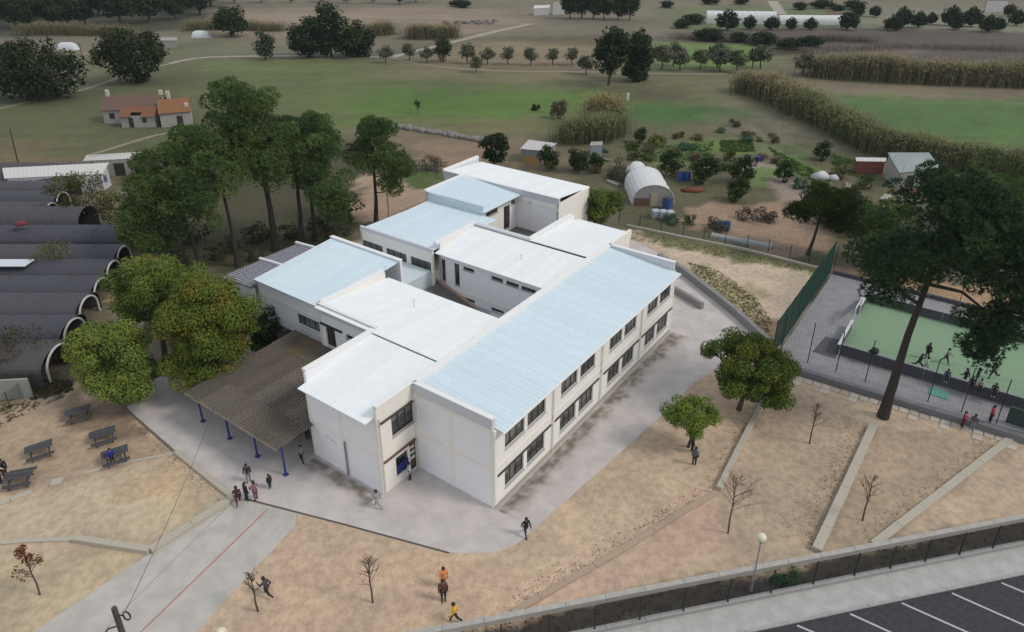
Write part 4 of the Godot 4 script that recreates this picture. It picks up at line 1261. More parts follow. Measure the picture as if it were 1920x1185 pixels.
func gable(t: Node3D, at: Vector3, w: float, d: float, wall_h: float, ridge_h: float, turn: float, wall: Material, roof: Material, holes := [], broken := false) -> void:
	var b := Basis(Vector3.UP, turn)
	var P := func(x: float, y: float, z: float) -> Vector3: return at + b * Vector3(x, y, z)
	var st := MB.new()
	for e in [[-w, d, w, d], [w, d, w, -d], [w, -d, -w, -d], [-w, -d, -w, d]]:
		st.quad(P.call(e[0] * 0.5, -0.1, e[1] * 0.5), P.call(e[2] * 0.5, -0.1, e[3] * 0.5), P.call(e[2] * 0.5, wall_h, e[3] * 0.5), P.call(e[0] * 0.5, wall_h, e[1] * 0.5))
	for sx in [-0.5, 0.5]:
		st.tri(P.call(w * sx, wall_h, d * 0.5), P.call(w * sx, wall_h, -d * 0.5), P.call(w * sx, ridge_h - 0.05, 0))
	part("wall", st, wall, t)
	for sz in [-1.0, 1.0]:
		var ed: float = d * 0.5 + 0.3
		var drop: float = (ridge_h - wall_h) * 0.3 / (d * 0.5)
		if broken and sz > 0:
			for q in [[-0.53, -0.2, 1.0], [-0.2, 0.12, 0.55], [0.12, 0.53, 1.0]]:
				var e2: Vector2 = Vector2(0, ridge_h).lerp(Vector2(ed, wall_h - drop), q[2])
				part("roof", sheet_roof(P.call(w * q[0], e2.y, e2.x), P.call(w * q[1], e2.y, e2.x), P.call(w * q[0], ridge_h, 0), P.call(w * q[1], ridge_h, 0), 0.24, 0.06), roof, t)
		else:
			part("roof", sheet_roof(P.call(-w * 0.53, wall_h - drop, ed * sz), P.call(w * 0.53, wall_h - drop, ed * sz), P.call(-w * 0.53, ridge_h, 0), P.call(w * 0.53, ridge_h, 0), 0.24, 0.06), roof, t)
	for h in holes:   # [x, y0, y1, width] on the front
		st = MB.new()
		st.box(P.call(h[0], (h[1] + h[2]) * 0.5, d * 0.5), Vector3(h[3], h[2] - h[1], 0.1), b)
		part("door" if h[1] < 0.2 else "window", st, mat("hole_dark", 0.03, 0.028, 0.026, 0.8), t)

func make_houses() -> void:
	var tile := mat("clay_tile", 0.27, 0.125, 0.075, 0.9, tex["soil"], 2.2)
	var tile2 := mat("clay_tile_orange", 0.31, 0.15, 0.07, 0.9, tex["soil"], 2.2)
	var tile3 := mat("clay_tile_grey", 0.20, 0.13, 0.105, 0.9, tex["soil"], 2.2)
	var old := mat("old_plaster", 0.42, 0.40, 0.38, 0.95, tex["soil"], 3.5)
	# ruined farm house
	var p := Vector3(-70, 0, -128.72)
	var t := thing("farm_house", "ruined grey farmhouse with broken orange clay tile roofs", "house", p, 0.05)
	gable(t, Vector3(-0.3, 0, -3.2), 10.0, 5.6, 2.7, 4.6, 0.0, old, tile3, [[-3.4, 0.9, 1.9, 0.9]])
	gable(t, Vector3(2.2, 0, 1.0), 6.0, 3.4, 2.2, 3.4, 0.0, old, tile, [[-1.2, 0.0, 1.8, 0.8], [1.2, 0.9, 1.7, 0.7]], true)
	gable(t, Vector3(7.6, 0, -1.2), 5.2, 7.2, 2.7, 4.3, 0.35, old, tile2, [[0.6, 0.0, 1.9, 1.0]])
	for q in [[-5.0, -3.2, 4.4], [4.6, -3.4, 4.2], [5.6, -4.0, 3.9], [10.3, 0.3, 2.6]]:
		var st := MB.new()
		st.slab(Vector3(q[0], q[2] + 0.45, q[1]), Vector3(0.55, 1.5, 0.55))
		part("chimney", st, mat("chimney", 0.55, 0.52, 0.46, 0.9), t)
	var white := mat("shed_white", 0.62, 0.62, 0.61, 0.8, tex["soil"], 4.0)
	var roofw := mat("shed_roof", 0.72, 0.71, 0.69, 0.8, tex["dust"], 6.0)
	var dark := mat("hole_dark", 0, 0, 0)
	shed("long_shed", "long white roofed shed behind the dark net tunnels", Vector3(-68.61, 2.5, -90.98), Vector3(-56.4, 2.5, -92.97), Vector3(-70.05, 3.3, -93.11), Vector3(-56.61, 3.3, -95.46), roofw, white, [[1, 0.3, 0.65, 0.9, 1.9, "window", mat("blue_shutter", 0.10, 0.16, 0.30, 0.7)]])
	shed("pale_shed", "pale roofed shed right behind the long white shed", Vector3(-62.24, 2.5, -98.67), Vector3(-53.59, 2.5, -100.18), Vector3(-61.84, 3.2, -99.25), Vector3(-53.7, 3.2, -101.08), roofw, mat("shed_grey", 0.40, 0.38, 0.35, 0.9, tex["soil"], 3.0), [[0, 0.45, 0.62, 0.0, 1.9, "door", dark]])
	var gr := mat("hut_roof", 0.36, 0.40, 0.41, 0.8, tex["soil"], 5.0)
	var gw := mat("hut_wall", 0.40, 0.40, 0.37, 0.95, tex["dust"], 3.0)
	t = shed("garden_hut", "grey concrete garden hut with a pale grey sloping roof", Vector3(53.78, 2.4, -93.71), Vector3(60.57, 2.4, -95.57), Vector3(54.37, 3.7, -98.93), Vector3(60.31, 3.7, -98.93), gr, gw, [[0, 0.2, 0.38, 0.0, 1.8, "door", dark], [0, 0.6, 0.75, 0.9, 1.6, "window", dark]])
	shed("lean_to", "low lean-to with a white sheet roof left of the hut", Vector3(50.73, 2, -100.21), Vector3(54.93, 2, -99.96), Vector3(51.21, 2.1, -101.7), Vector3(55.69, 2.1, -101.44), roofw, mat("rusty_wall", 0.22, 0.07, 0.06, 0.9, tex["soil"], 3.0))
	shed("small_greenhouse", "small white roofed greenhouse beside the dark round tree", Vector3(1.23, 2.2, -105.71), Vector3(4.72, 2.2, -104.6), Vector3(2.63, 2.5, -109.63), Vector3(7, 2.5, -107.56), mat("film_roof", 0.60, 0.57, 0.58, 0.6, tex["soil"], 4.0), mat("film_wall", 0.34, 0.36, 0.37, 0.6, tex["soil"], 2.0), [[0, 0.1, 0.9, 0.0, 1.1, "front_panel", mat("yellow_panel", 0.55, 0.34, 0.12, 0.9, tex["soil"], 2.0)]])
	shed("field_cabin", "small dark cabin with pale front among the reeds", Vector3(12.29, 1.9, -108.41), Vector3(14.34, 1.9, -108.7), Vector3(12.58, 2.1, -109.8), Vector3(14.49, 2.1, -110.1), mat("shed_grey", 0, 0, 0), mat("cabin_wall", 0.3, 0.32, 0.36, 0.9))
	# huts at the edge of the wood
	shed("far_hut", "small flat grey hut at the wood's edge, far left", Vector3(-114.12, 2, -198.55), Vector3(-110.65, 2, -200.3), Vector3(-115.24, 2.4, -201.39), Vector3(-111.43, 2.4, -202.3), roofw, mat("shed_grey", 0, 0, 0))
	shed("far_hut", "low dark shed beyond the second round oak", Vector3(-102.6, 2.2, -213.15), Vector3(-97.62, 2.2, -213.15), Vector3(-104.07, 2.5, -217.27), Vector3(-99.33, 2.5, -217.27), mat("shed_grey", 0, 0, 0), old)
	shed("far_hut", "pale house front at the top of the fields, near the dark conifers", Vector3(8.34, 2.6, -291), Vector3(14.67, 2.6, -292.83), Vector3(8.85, 3.4, -294.71), Vector3(15.26, 3.4, -296.63), roofw, white)
	shed("far_house", "red roofed white house beside the far dark conifer row", Vector3(15.5, 3.2, -292.82), Vector3(20.78, 3.2, -296.61), Vector3(15.87, 5, -292.71), Vector3(21.02, 5, -294.7), tile, white)
	shed("far_house", "pale far house behind the white polytunnels", Vector3(113.77, 2.6, -270.6), Vector3(121.26, 2.6, -272.2), Vector3(114.58, 3.6, -271.61), Vector3(121.9, 3.6, -273.26), tile3, white)
	shed("far_house", "orange roofed far house at the upper right edge", Vector3(194.73, 3, -306.45), Vector3(203.48, 3, -306.45), Vector3(191.47, 4.5, -301.78), Vector3(200.08, 4.5, -301.78), tile2, white)
	# white vehicles and tents by the wood
	for q in [[Vector3(-99.28, 0, -234.33), "white domed tent at the wood's edge behind the fields", 3.2], [Vector3(-128.59, 0, -210.83), "white caravan roof between the dark round oaks", 3.0]]:
		var st := MB.new()
		var rows := []
		for i in 9:
			var row := []
			for j in 9:
				var x := -1.0 + i / 4.0
				var a := PI * j / 8.0
				var k := sqrt(maxf(0.0, 1.0 - pow(absf(x), 4.0)))
				row.append(Vector3(x * q[2], sin(a) * 2.1 * k, cos(a) * 1.4 * (0.6 + 0.4 * k)))
			rows.append(row)
		for i in 8:
			for j in 8: st.quad(rows[i][j], rows[i + 1][j], rows[i + 1][j + 1], rows[i][j + 1])
		whole("tent", st, mat("tent_white", 0.62, 0.65, 0.68, 0.7), q[1], "tent", q[0])
	# polytunnels: white film on hoops
	var film := mat("film", 0.80, 0.80, 0.79, 0.6, tex["dust"], 5.0)
	tunnel("garden polytunnel with dirty white film and open dark front", Vector3(18.58, 0, -87.31), Vector3(18.63, 0, -95.16), 2.75, 2.9, film, true)
	tunnel("low rounded polytunnel end behind the garden polytunnel", Vector3(18.2, 0, -95.83), Vector3(18.22, 0, -99.3), 1.6, 2.3, film, false)
	tunnel("white polytunnel in the distance, left half of the long pair", Vector3(70.87, 0, -270.48), Vector3(95.07, 0, -267.55), 2.8, 4.2, film, false)
	tunnel("white polytunnel in the distance, right half of the long pair", Vector3(96.23, 0, -267.55), Vector3(118.04, 0, -266.11), 2.4, 3.0, film, false)
	tunnel("low white row cover along the garden fence", Vector3(23.82, 0, -77.26), Vector3(29.82, 0, -74.09), 0.45, 0.5, mat("film_grey", 0.42, 0.44, 0.46, 0.7, tex["soil"], 2.0), false)

func tunnel(label: String, a: Vector3, b: Vector3, r: float, h: float, m: Material, front: bool) -> void:
	var d := b - a
	var l := d.length()
	var t := thing("polytunnel", label, "polytunnel", a, atan2(-d.z, d.x))
	var n := maxi(2, int(l / 1.1))
	var k := 12
	var st := MB.new()
	var rows := []
	for i in n + 1:
		var row := []
		var sag := 1.0 if i % 2 == 0 else 0.975
		for j in k + 1:
			var g := PI * j / k
			row.append(Vector3(l * i / n, h * pow(sin(g), 0.7) * sag, -cos(g) * r * sag))
		rows.append(row)
	for i in n:
		for j in k: st.quad(rows[i][j], rows[i][j + 1], rows[i + 1][j + 1], rows[i + 1][j])
	part("film_cover", st, m, t)
	for i in [0, n]:
		st = MB.new()
		for j in k: st.tri(Vector3(l * i / n, 0, 0), rows[i][j] * Vector3(1, 0.985, 0.985), rows[i][j + 1] * Vector3(1, 0.985, 0.985))
		part("end_wall", st, mat("tunnel_end", 0.36, 0.35, 0.35, 0.8, tex["soil"], 2.5) if front else m, t)
		st = MB.new()
		var pts := []
		var rad := []
		for j in k + 1:
			pts.append(rows[i][j]); rad.append(0.06)
		st.tube(pts, rad, 5)
		part("hoop", st, mat("hoop_white", 0.5, 0.5, 0.5, 0.7), t)
	if front:
		st = MB.new()
		st.box(Vector3(-0.08, 0.9, 0.1), Vector3(0.08, 1.8, 0.9))
		part("door", st, mat("tunnel_door", 0.42, 0.38, 0.26, 0.8), t)
		st = MB.new()
		st.box(Vector3(-0.07, 0.55, -1.5), Vector3(0.06, 1.1, 1.9))
		part("brown_panel", st, mat("brown_panel", 0.16, 0.09, 0.07, 0.9, tex["soil"], 2.0), t)

# ------------------------------------------------------------------ trees
# many small leaf faces spread through ellipsoid clumps: [centre, radii, leaves, tint]
func leaves(seed_: int, clumps: Array, size: float, slim: float, tones: Array) -> ArrayMesh:
	var r := RandomNumberGenerator.new()
	r.seed = seed_
	var v := PackedVector3Array()
	var n := PackedVector3Array()
	var c := PackedColorArray()
	for q in clumps:
		var at: Vector3 = q[0]
		var ra: Vector3 = q[1]
		var tint: Color = tones[r.randi() % tones.size()]
		for k in int(q[2]):
			var d := Vector3(r.randfn(), r.randfn(), r.randfn()).normalized()
			var p := at + d * ra * lerpf(0.4, 1.08, sqrt(r.randf()))
			var nn := (d + Vector3(r.randf() - 0.5, r.randf() - 0.2, r.randf() - 0.5) * 1.5).normalized()
			var tx := nn.cross(Vector3(r.randf() - 0.5, r.randf() - 0.5, r.randf() - 0.5)).normalized()
			var ty := nn.cross(tx)
			var s := size * r.randf_range(0.6, 1.3)
			var col: Color = tint.lerp(tones[r.randi() % tones.size()], r.randf() * 0.5) * r.randf_range(0.8, 1.2)
			var a := p - tx * s
			var b := p + ty * s * slim
			var e := p + tx * s
			var f := p - ty * s * slim
			v.append(a); v.append(b); v.append(e); v.append(a); v.append(e); v.append(f)
			for i in 6:
				n.append(nn); c.append(col)
	return pack(v, n, c)

# pine needles: tufts of thin spikes
func needles(seed_: int, clumps: Array, length: float, wide: float, tones: Array, spikes := 10) -> ArrayMesh:
	var r := RandomNumberGenerator.new()
	r.seed = seed_
	var v := PackedVector3Array()
	var n := PackedVector3Array()
	var c := PackedColorArray()
	for q in clumps:
		var at: Vector3 = q[0]
		var ra: Vector3 = q[1]
		var tint: Color = tones[r.randi() % tones.size()]
		for k in int(q[2]):
			var d := Vector3(r.randfn(), r.randfn() + 0.25, r.randfn()).normalized()
			var p := at + d * ra * lerpf(0.6, 1.0, sqrt(r.randf()))
			var ax := (d + Vector3(0, 0.5, 0)).normalized()
			var col: Color = tint.lerp(tones[r.randi() % tones.size()], r.randf() * 0.6) * r.randf_range(0.65, 1.3)
			for i in spikes:
				var e := (ax + Vector3(r.randf() - 0.5, r.randf() - 0.5, r.randf() - 0.5) * 2.0).normalized()
				var w := e.cross(Vector3(r.randf() - 0.5, r.randf() - 0.5, r.randf() - 0.5)).normalized() * wide
				var l := length * r.randf_range(0.6, 1.2)
				v.append(p - w); v.append(p + w); v.append(p + e * l)
				var nn := e.cross(w).normalized()
				for j in 3:
					n.append(nn); c.append(col)
	return pack(v, n, c)

func pack(v: PackedVector3Array, n: PackedVector3Array, c: PackedColorArray) -> ArrayMesh:
	var arr := []
	arr.resize(Mesh.ARRAY_MAX)
	arr[Mesh.ARRAY_VERTEX] = v
	arr[Mesh.ARRAY_NORMAL] = n
	arr[Mesh.ARRAY_COLOR] = c
	var m := ArrayMesh.new()
	m.add_surface_from_arrays(Mesh.PRIMITIVE_TRIANGLES, arr)
	return m

const PINE := [Color(0.095, 0.15, 0.052), Color(0.125, 0.185, 0.058), Color(0.07, 0.118, 0.05), Color(0.155, 0.215, 0.066)]

func bark(key := "pine_bark", r := 0.062, g := 0.048, b := 0.042) -> StandardMaterial3D:
	return mat(key, r, g, b, 0.95, tex["bark"], 0.8)

# lobes: [centre offset from the base, radii of the lobe, number of clumps in it]
func pine(called: String, label: String, at: Vector3, trunk: Array, radius: float, lobes: Array, seed_: int, tufts := 34, clump := 0.85, group := "", tones := PINE, length := 0.26, wide := 0.027, limbs := []) -> Node3D:
	var r := RandomNumberGenerator.new()
	r.seed = seed_
	var t := thing(called, label, "pine tree", at, 0.0, group)
	var st := MB.new()
	var rad := []
	for i in trunk.size(): rad.append(radius * lerpf(1.0, 0.35, float(i) / (trunk.size() - 1)))
	rad[0] = radius * 1.25
	st.tube(trunk, rad, 9)
	var clumps := []
	for l in lobes:
		for k in int(l[2]):
			var d := Vector3(r.randfn(), r.randfn(), r.randfn()).normalized()
			var p: Vector3 = l[0] + d * l[1] * pow(r.randf(), 0.4) * 0.92
			var s := clump * r.randf_range(0.7, 1.35)
			clumps.append([p, Vector3(s, s * 0.72, s), int(tufts * s * s / (clump * clump) * r.randf_range(0.8, 1.2))])
			if k % 6 == 0:
				# a limb from the trunk out to this clump
				var best: Vector3 = trunk[-1]
				for q in trunk.size() - 1:
					for f in 4:
						var w: Vector3 = trunk[q].lerp(trunk[q + 1], f / 4.0)
						if w.y < p.y - 0.2 and w.distance_to(p) < best.distance_to(p): best = w
				if p.y - best.y > 0.3 * Vector2(p.x - best.x, p.z - best.z).length():
					st.tube([best, best.lerp(p, 0.5) + Vector3(0, -0.15, 0), p], [radius * 0.32, radius * 0.22, radius * 0.08], 5, false)
	for l in limbs: st.tube(l, [radius * 0.4, radius * 0.3, radius * 0.2, radius * 0.08], 6, false)
	part("trunk", st, bark(), t)
	part("crown", needles(seed_ + 1, clumps, length, wide, tones), leafy("needles", 0.7, 0.15), t)
	return t

func broad(called: String, label: String, at: Vector3, stem_h: float, radius: float, lobes: Array, seed_: int, tones: Array, per := 150, size := 0.17, clump := 0.75, group := "", category := "tree") -> Node3D:
	var r := RandomNumberGenerator.new()
	r.seed = seed_
	var t := thing(called, label, category, at, 0.0, group)
	var st := MB.new()
	var top := Vector3(r.randf_range(-0.2, 0.2), stem_h, r.randf_range(-0.2, 0.2))
	st.tube([Vector3.ZERO, top * 0.5 + Vector3(0.06, 0, 0), top], [radius * 1.3, radius, radius * 0.8], 8)
	var clumps := []
	for l in lobes:
		for k in int(l[2]):
			var d := Vector3(r.randfn(), r.randfn(), r.randfn()).normalized()
			var p: Vector3 = l[0] + d * l[1] * lerpf(0.3, 0.95, sqrt(r.randf()))
			var s := clump * r.randf_range(0.6, 1.4)
			clumps.append([p, Vector3(s, s * 0.8, s), int(per * s * s / (clump * clump))])
			if k % 4 == 0:
				st.tube([top * r.randf_range(0.75, 1.0), top.lerp(p, 0.5) + Vector3(0, 0.2, 0), p], [radius * 0.45, radius * 0.28, radius * 0.08], 5, false)
	part("trunk", st, bark("bark_grey", 0.11, 0.092, 0.075), t)
	part("crown", leaves(seed_ + 1, clumps, size, 0.55, tones), leafy("leaves", 0.65, 0.35), t)
	return t

# a young leafless tree
func sapling(label: String, at: Vector3, h: float, seed_: int, spread := 0.5, group := "young leafless trees", leaf := Color(0, 0, 0)) -> Node3D:
	var r := RandomNumberGenerator.new()
	r.seed = seed_
	var t := thing("young_tree", label, "tree", at, r.randf() * TAU, group)
	var st := MB.new()
	var tips := []
	st.tube([Vector3.ZERO, Vector3(0.04, h * 0.25, 0.02), Vector3(0.0, h * 0.5, -0.03), Vector3(0.05, h, 0.04)], [0.06, 0.05, 0.04, 0.01], 6)
	for k in 22:
		var y := h * r.randf_range(0.38, 0.95)
		var a := r.randf() * TAU
		var l := h * spread * (1.15 - y / h) * r.randf_range(0.6, 1.2)
		var d := Vector3(cos(a) * 0.75, 0.9, sin(a) * 0.75).normalized()
		var p := Vector3(0.03 * y / h, y, 0)
		var e := p + d * l
		st.tube([p, p.lerp(e, 0.5) + Vector3(0, 0.05, 0), e], [0.022, 0.015, 0.006], 4, false)
		tips.append(e)
		for j in 4:
			var b := r.randf() * TAU
			var s := p.lerp(e, r.randf_range(0.35, 0.95))
			var f := s + (d + Vector3(cos(b), 0.2, sin(b)) * 0.9).normalized() * l * r.randf_range(0.25, 0.5)
			st.tube([s, f], [0.011, 0.004], 3, false)
			tips.append(f)
	part("trunk", st, bark("twig", 0.14, 0.105, 0.085), t)
	if leaf.r > 0.0:
		var cl := []
		for p in tips:
			if r.randf() < 0.5: cl.append([p, Vector3.ONE * 0.16, 5])
		part("crown", leaves(seed_, cl, 0.1, 0.6, [leaf, leaf * 1.3]), leafy("leaves", 0.65, 0.35), t)
	return t

func make_trees() -> void:
	# pines behind the school on the left
	pine("pine_tree", "bushy low pine hanging over the net tunnels, leftmost of the group", Vector3(-33.53, 0, -68.61), [Vector3.ZERO, Vector3(-0.3, 3, 0), Vector3(-0.6, 6, 0.2), Vector3(-0.9, 10, 0.4)], 0.28, [[Vector3(-1.4, 10.0, 0), Vector3(4.8, 3.8, 3.8), 84], [Vector3(-3.8, 7.2, 1.0), Vector3(3.4, 2.8, 2.8), 40], [Vector3(2.0, 8.4, 1.2), Vector3(2.8, 3.0, 2.4), 32], [Vector3(-3.4, 4.4, 1.0), Vector3(3.0, 1.7, 2.4), 26]], 101, 110, 0.95, "pines behind the school")
	pine("pine_tree", "slender pine with bare straight trunk between the crowded pines", Vector3(-29.84, 0, -69.26), [Vector3.ZERO, Vector3(0.1, 4, 0), Vector3(-0.1, 8, 0), Vector3(0, 12, 0)], 0.26, [[Vector3(-0.4, 11.2, 0), Vector3(3.4, 3.0, 3.0), 44], [Vector3(-2.6, 13.2, -1), Vector3(2.8, 2.4, 2.6), 34]], 102, 110, 0.95, "pines behind the school")
	pine("pine_tree", "tallest pine of the group behind the school, broad dark crown", Vector3(-26.96, 0, -73.37), [Vector3.ZERO, Vector3(0.1, 5, 0), Vector3(0, 10, 0.2), Vector3(-0.5, 16, 0)], 0.38, [[Vector3(-1.5, 16.4, 0), Vector3(4.2, 3.2, 3.8), 62], [Vector3(1.2, 12.6, 0), Vector3(4.8, 3.4, 4.2), 60], [Vector3(-3.8, 12.5, 0.5), Vector3(3.0, 2.4, 3.0), 34], [Vector3(0.4, 10.2, 0.5), Vector3(4.4, 2.4, 3.8), 44]], 103, 110, 0.98, "pines behind the school")
	pine("pine_tree", "pine with wide crown nearest the blue school roof", Vector3(-24.29, 0, -74.53), [Vector3.ZERO, Vector3(0.3, 4, 0), Vector3(0.4, 8, 0), Vector3(1.0, 13, 0)], 0.3, [[Vector3(1.6, 11.8, 0), Vector3(5.0, 3.6, 4.0), 80], [Vector3(3.6, 8.2, 0.6), Vector3(3.2, 3.0, 2.8), 40], [Vector3(4.6, 5.8, 0.5), Vector3(2.6, 2.2, 2.4), 24]], 104, 110, 0.95, "pines behind the school")
	pine("pine_tree", "thin forked pine behind the wide crowned pine", Vector3(-23.19, 0, -76.03), [Vector3.ZERO, Vector3(0.2, 4, 0), Vector3(0.1, 8, 0), Vector3(0.5, 12.5, 0)], 0.24, [[Vector3(0.6, 12.6, 0), Vector3(3.6, 2.8, 3.2), 40]], 105, 110, 0.95, "pines behind the school")
	pine("pine_tree", "lone pine with tall bare trunk on the bare reddish ground", Vector3(-16.94, 0, -81.51), [Vector3.ZERO, Vector3(0.25, 3, 0), Vector3(0.3, 7, 0), Vector3(0.6, 13, 0)], 0.27, [[Vector3(0.9, 11.6, 0), Vector3(2.2, 2.5, 2.2), 30], [Vector3(0.2, 8.7, 0), Vector3(3.6, 1.9, 3.2), 36], [Vector3(3.6, 7.6, 0.5), Vector3(1.6, 1.7, 1.6), 12], [Vector3(2.4, 5.4, 1.5), Vector3(1.0, 1.3, 1.0), 7]], 106, 110, 0.9)
	# the leaning pine over the play court
	var big := pine("pine_tree", "tall leaning pine with thick dark trunk over the play court", Vector3(28.17, 0, -43.54), [Vector3.ZERO, Vector3(0.2, 3, -0.2), Vector3(0.6, 7, -0.6), Vector3(1.1, 11, -0.8), Vector3(1.5, 15, -0.6)], 0.37, [[Vector3(-1.8, 13.0, 0.5), Vector3(3.4, 2.6, 3.2), 46], [Vector3(3.0, 14.4, 0), Vector3(4.6, 3.0, 4.0), 66], [Vector3(6.4, 12.2, 0.5), Vector3(3.6, 2.8, 3.4), 42], [Vector3(1.0, 17.6, -1), Vector3(3.6, 2.2, 3.4), 38], [Vector3(5.2, 9.2, 1.4), Vector3(2.0, 1.4, 1.7), 16], [Vector3(4.3, 7.4, 1.6), Vector3(1.3, 1.1, 1.3), 9]], 107, 120, 0.9, "", [Color(0.042, 0.080, 0.040), Color(0.062, 0.105, 0.044), Color(0.034, 0.066, 0.038), Color(0.082, 0.13, 0.05)], 0.26, 0.027, [[Vector3(1.1, 11, -0.8), Vector3(3.0, 10.9, 0.2), Vector3(4.8, 9.6, 1.2), Vector3(4.5, 7.6, 1.6)], [Vector3(0.9, 9.4, -0.7), Vector3(-0.6, 10.4, 0), Vector3(-1.8, 11.6, 0.4), Vector3(-2.6, 12.8, 0.5)]])
	pine("pine_tree", "small umbrella pine in the allotment beyond the court fence", Vector3(33.29, 0, -72.23), [Vector3.ZERO, Vector3(0.35, 2, 0), Vector3(0.6, 4.6, 0), Vector3(0.8, 7, 0)], 0.2, [[Vector3(0.8, 6.3, 0), Vector3(3.6, 1.9, 3.2), 40], [Vector3(2.6, 4.2, 0.6), Vector3(1.3, 1.6, 1.3), 9], [Vector3(-2.0, 4.8, 0.5), Vector3(1.3, 1.2, 1.3), 8]], 108, 100, 0.85, "", [Color(0.045, 0.065, 0.020), Color(0.058, 0.075, 0.020), Color(0.035, 0.055, 0.018)])
	pine("pine_tree", "dense dark pine filling the right edge behind the court", Vector3(55.1, 0, -71.95), [Vector3.ZERO, Vector3(0.2, 4, 0), Vector3(0.3, 8, 0)], 0.35, [[Vector3(0, 6.5, 0), Vector3(6.5, 4.5, 5.0), 80], [Vector3(-4.5, 4.0, 1), Vector3(3.2, 3.2, 3.0), 36]], 109, 110, 1.0)
	pine("pine_tree", "low bushy pine behind the court's near corner", Vector3(39.75, 0, -68.61), [Vector3.ZERO, Vector3(0.1, 3, 0), Vector3(0, 6, 0)], 0.25, [[Vector3(0, 4.2, 0), Vector3(4.2, 3.4, 3.4), 60]], 110, 110, 0.95)
	pine("pine_tree", "rounded dark pine beside the grey garden hut", Vector3(56.39, 0, -79.18), [Vector3.ZERO, Vector3(0.1, 3, 0), Vector3(0, 7, 0)], 0.28, [[Vector3(0.5, 5.4, 0), Vector3(5.6, 4.2, 4.0), 70]], 111, 110, 1.0)
	# broadleaved trees
	var lime := [Color(0.17, 0.215, 0.045), Color(0.135, 0.185, 0.042), Color(0.21, 0.24, 0.05), Color(0.105, 0.155, 0.04)]
	var olive := [Color(0.112, 0.150, 0.030), Color(0.132, 0.162, 0.032), Color(0.092, 0.132, 0.030), Color(0.165, 0.155, 0.028)]
	broad("broadleaf_tree", "bright yellow-green tree by the picnic tables and net tunnels", Vector3(-29.36, 0, -45.78), 2.2, 0.2, [[Vector3(-1.4, 4.4, 0), Vector3(3.3, 2.5, 2.8), 58], [Vector3(-0.4, 2.6, 0.8), Vector3(2.6, 1.5, 2.0), 24]], 201, lime, 520, 0.095, 0.85)
	broad("broadleaf_tree", "large olive green tree with orange tinged leaves beside the canopy", Vector3(-24.08, 0, -47.4), 2.6, 0.26, [[Vector3(0.6, 6.2, 0), Vector3(3.9, 3.6, 3.3), 92], [Vector3(0.2, 3.3, 0.8), Vector3(3.3, 2.0, 2.4), 40]], 202, olive, 540, 0.095, 0.88)
	broad("broadleaf_tree", "mid green tree standing behind the two yellow-green trees", Vector3(-29.86, 0, -51.48), 3.0, 0.24, [[Vector3(0.2, 6.4, 0), Vector3(3.6, 3.0, 3.0), 66], [Vector3(2.6, 6.2, -1), Vector3(2.4, 2.2, 2.2), 26]], 203, [lime[1], lime[3], olive[0], olive[2]], 540, 0.095, 0.88)
	broad("broadleaf_tree", "large round green tree beside the long wing's far end", Vector3(17.49, 0, -44.44), 1.9, 0.17, [[Vector3(0, 4.1, 0), Vector3(3.5, 2.3, 2.9), 70], [Vector3(1.4, 2.6, 0.8), Vector3(1.9, 1.1, 1.5), 16]], 204, [Color(0.075, 0.115, 0.026), Color(0.10, 0.135, 0.028), Color(0.06, 0.098, 0.026), Color(0.13, 0.145, 0.026)], 380, 0.10, 0.66)
	broad("broadleaf_tree", "small light green tree with two people under it", Vector3(12.62, 0, -40.17), 1.5, 0.1, [[Vector3(0, 2.85, 0), Vector3(1.75, 1.25, 1.6), 40]], 205, [Color(0.14, 0.20, 0.035), Color(0.17, 0.23, 0.04), Color(0.11, 0.165, 0.035)], 240, 0.08, 0.5)
	broad("broadleaf_tree", "rounded green tree showing behind the far white roofs", Vector3(9.72, 0, -77.89), 1.8, 0.18, [[Vector3(0, 4.0, 0), Vector3(3.2, 2.4, 2.8), 62]], 206, [Color(0.10, 0.135, 0.032), Color(0.13, 0.16, 0.036), Color(0.08, 0.115, 0.03)], 300, 0.115, 0.7)
	broad("dark_bush", "tall dark evergreen bush between olive tree and school wall", Vector3(-21.44, 0, -52.47), 0.5, 0.1, [[Vector3(0, 2.4, 0), Vector3(1.3, 2.4, 1.3), 26]], 207, [Color(0.016, 0.030, 0.012), Color(0.022, 0.040, 0.014)], 130, 0.14, 0.6, "", "bush")
	broad("bare_brown_tree", "brown half bare tree standing between the net tunnels", Vector3(-52.16, 0, -80.33), 1.8, 0.16, [[Vector3(0, 4.2, 0), Vector3(4.0, 3.0, 3.0), 44], [Vector3(4.0, 2.6, 0), Vector3(2.6, 2.0, 2.2), 20]], 208, [Color(0.070, 0.066, 0.030), Color(0.095, 0.080, 0.042), Color(0.105, 0.115, 0.024)], 60, 0.14, 0.8)
	broad("yellowing_bush", "thin yellow-green bush growing through the dark net tunnels", Vector3(-47.99, 0, -66.72), 1.6, 0.06, [[Vector3(0, 3.0, 0), Vector3(2.0, 1.0, 1.6), 14]], 209, [Color(0.13, 0.13, 0.03), Color(0.10, 0.095, 0.03)], 40, 0.12, 0.6, "", "bush")
	broad("brown_thicket", "brown leafless thicket over the nearest net tunnel", Vector3(-41.13, 0, -50.03), 0.6, 0.06, [[Vector3(0, 2.2, 0), Vector3(3.4, 1.3, 2.4), 26]], 210, [Color(0.075, 0.058, 0.040), Color(0.060, 0.050, 0.032), Color(0.08, 0.08, 0.035)], 60, 0.11, 0.7, "", "bush")
	broad("dark_undergrowth", "dark undergrowth beneath the white end arches", Vector3(-37.06, 0, -52.47), 0.4, 0.05, [[Vector3(0, 0.9, 0), Vector3(2.2, 1.0, 2.4), 18]], 211, [Color(0.030, 0.034, 0.014), Color(0.055, 0.045, 0.025)], 70, 0.13, 0.6, "", "bush")
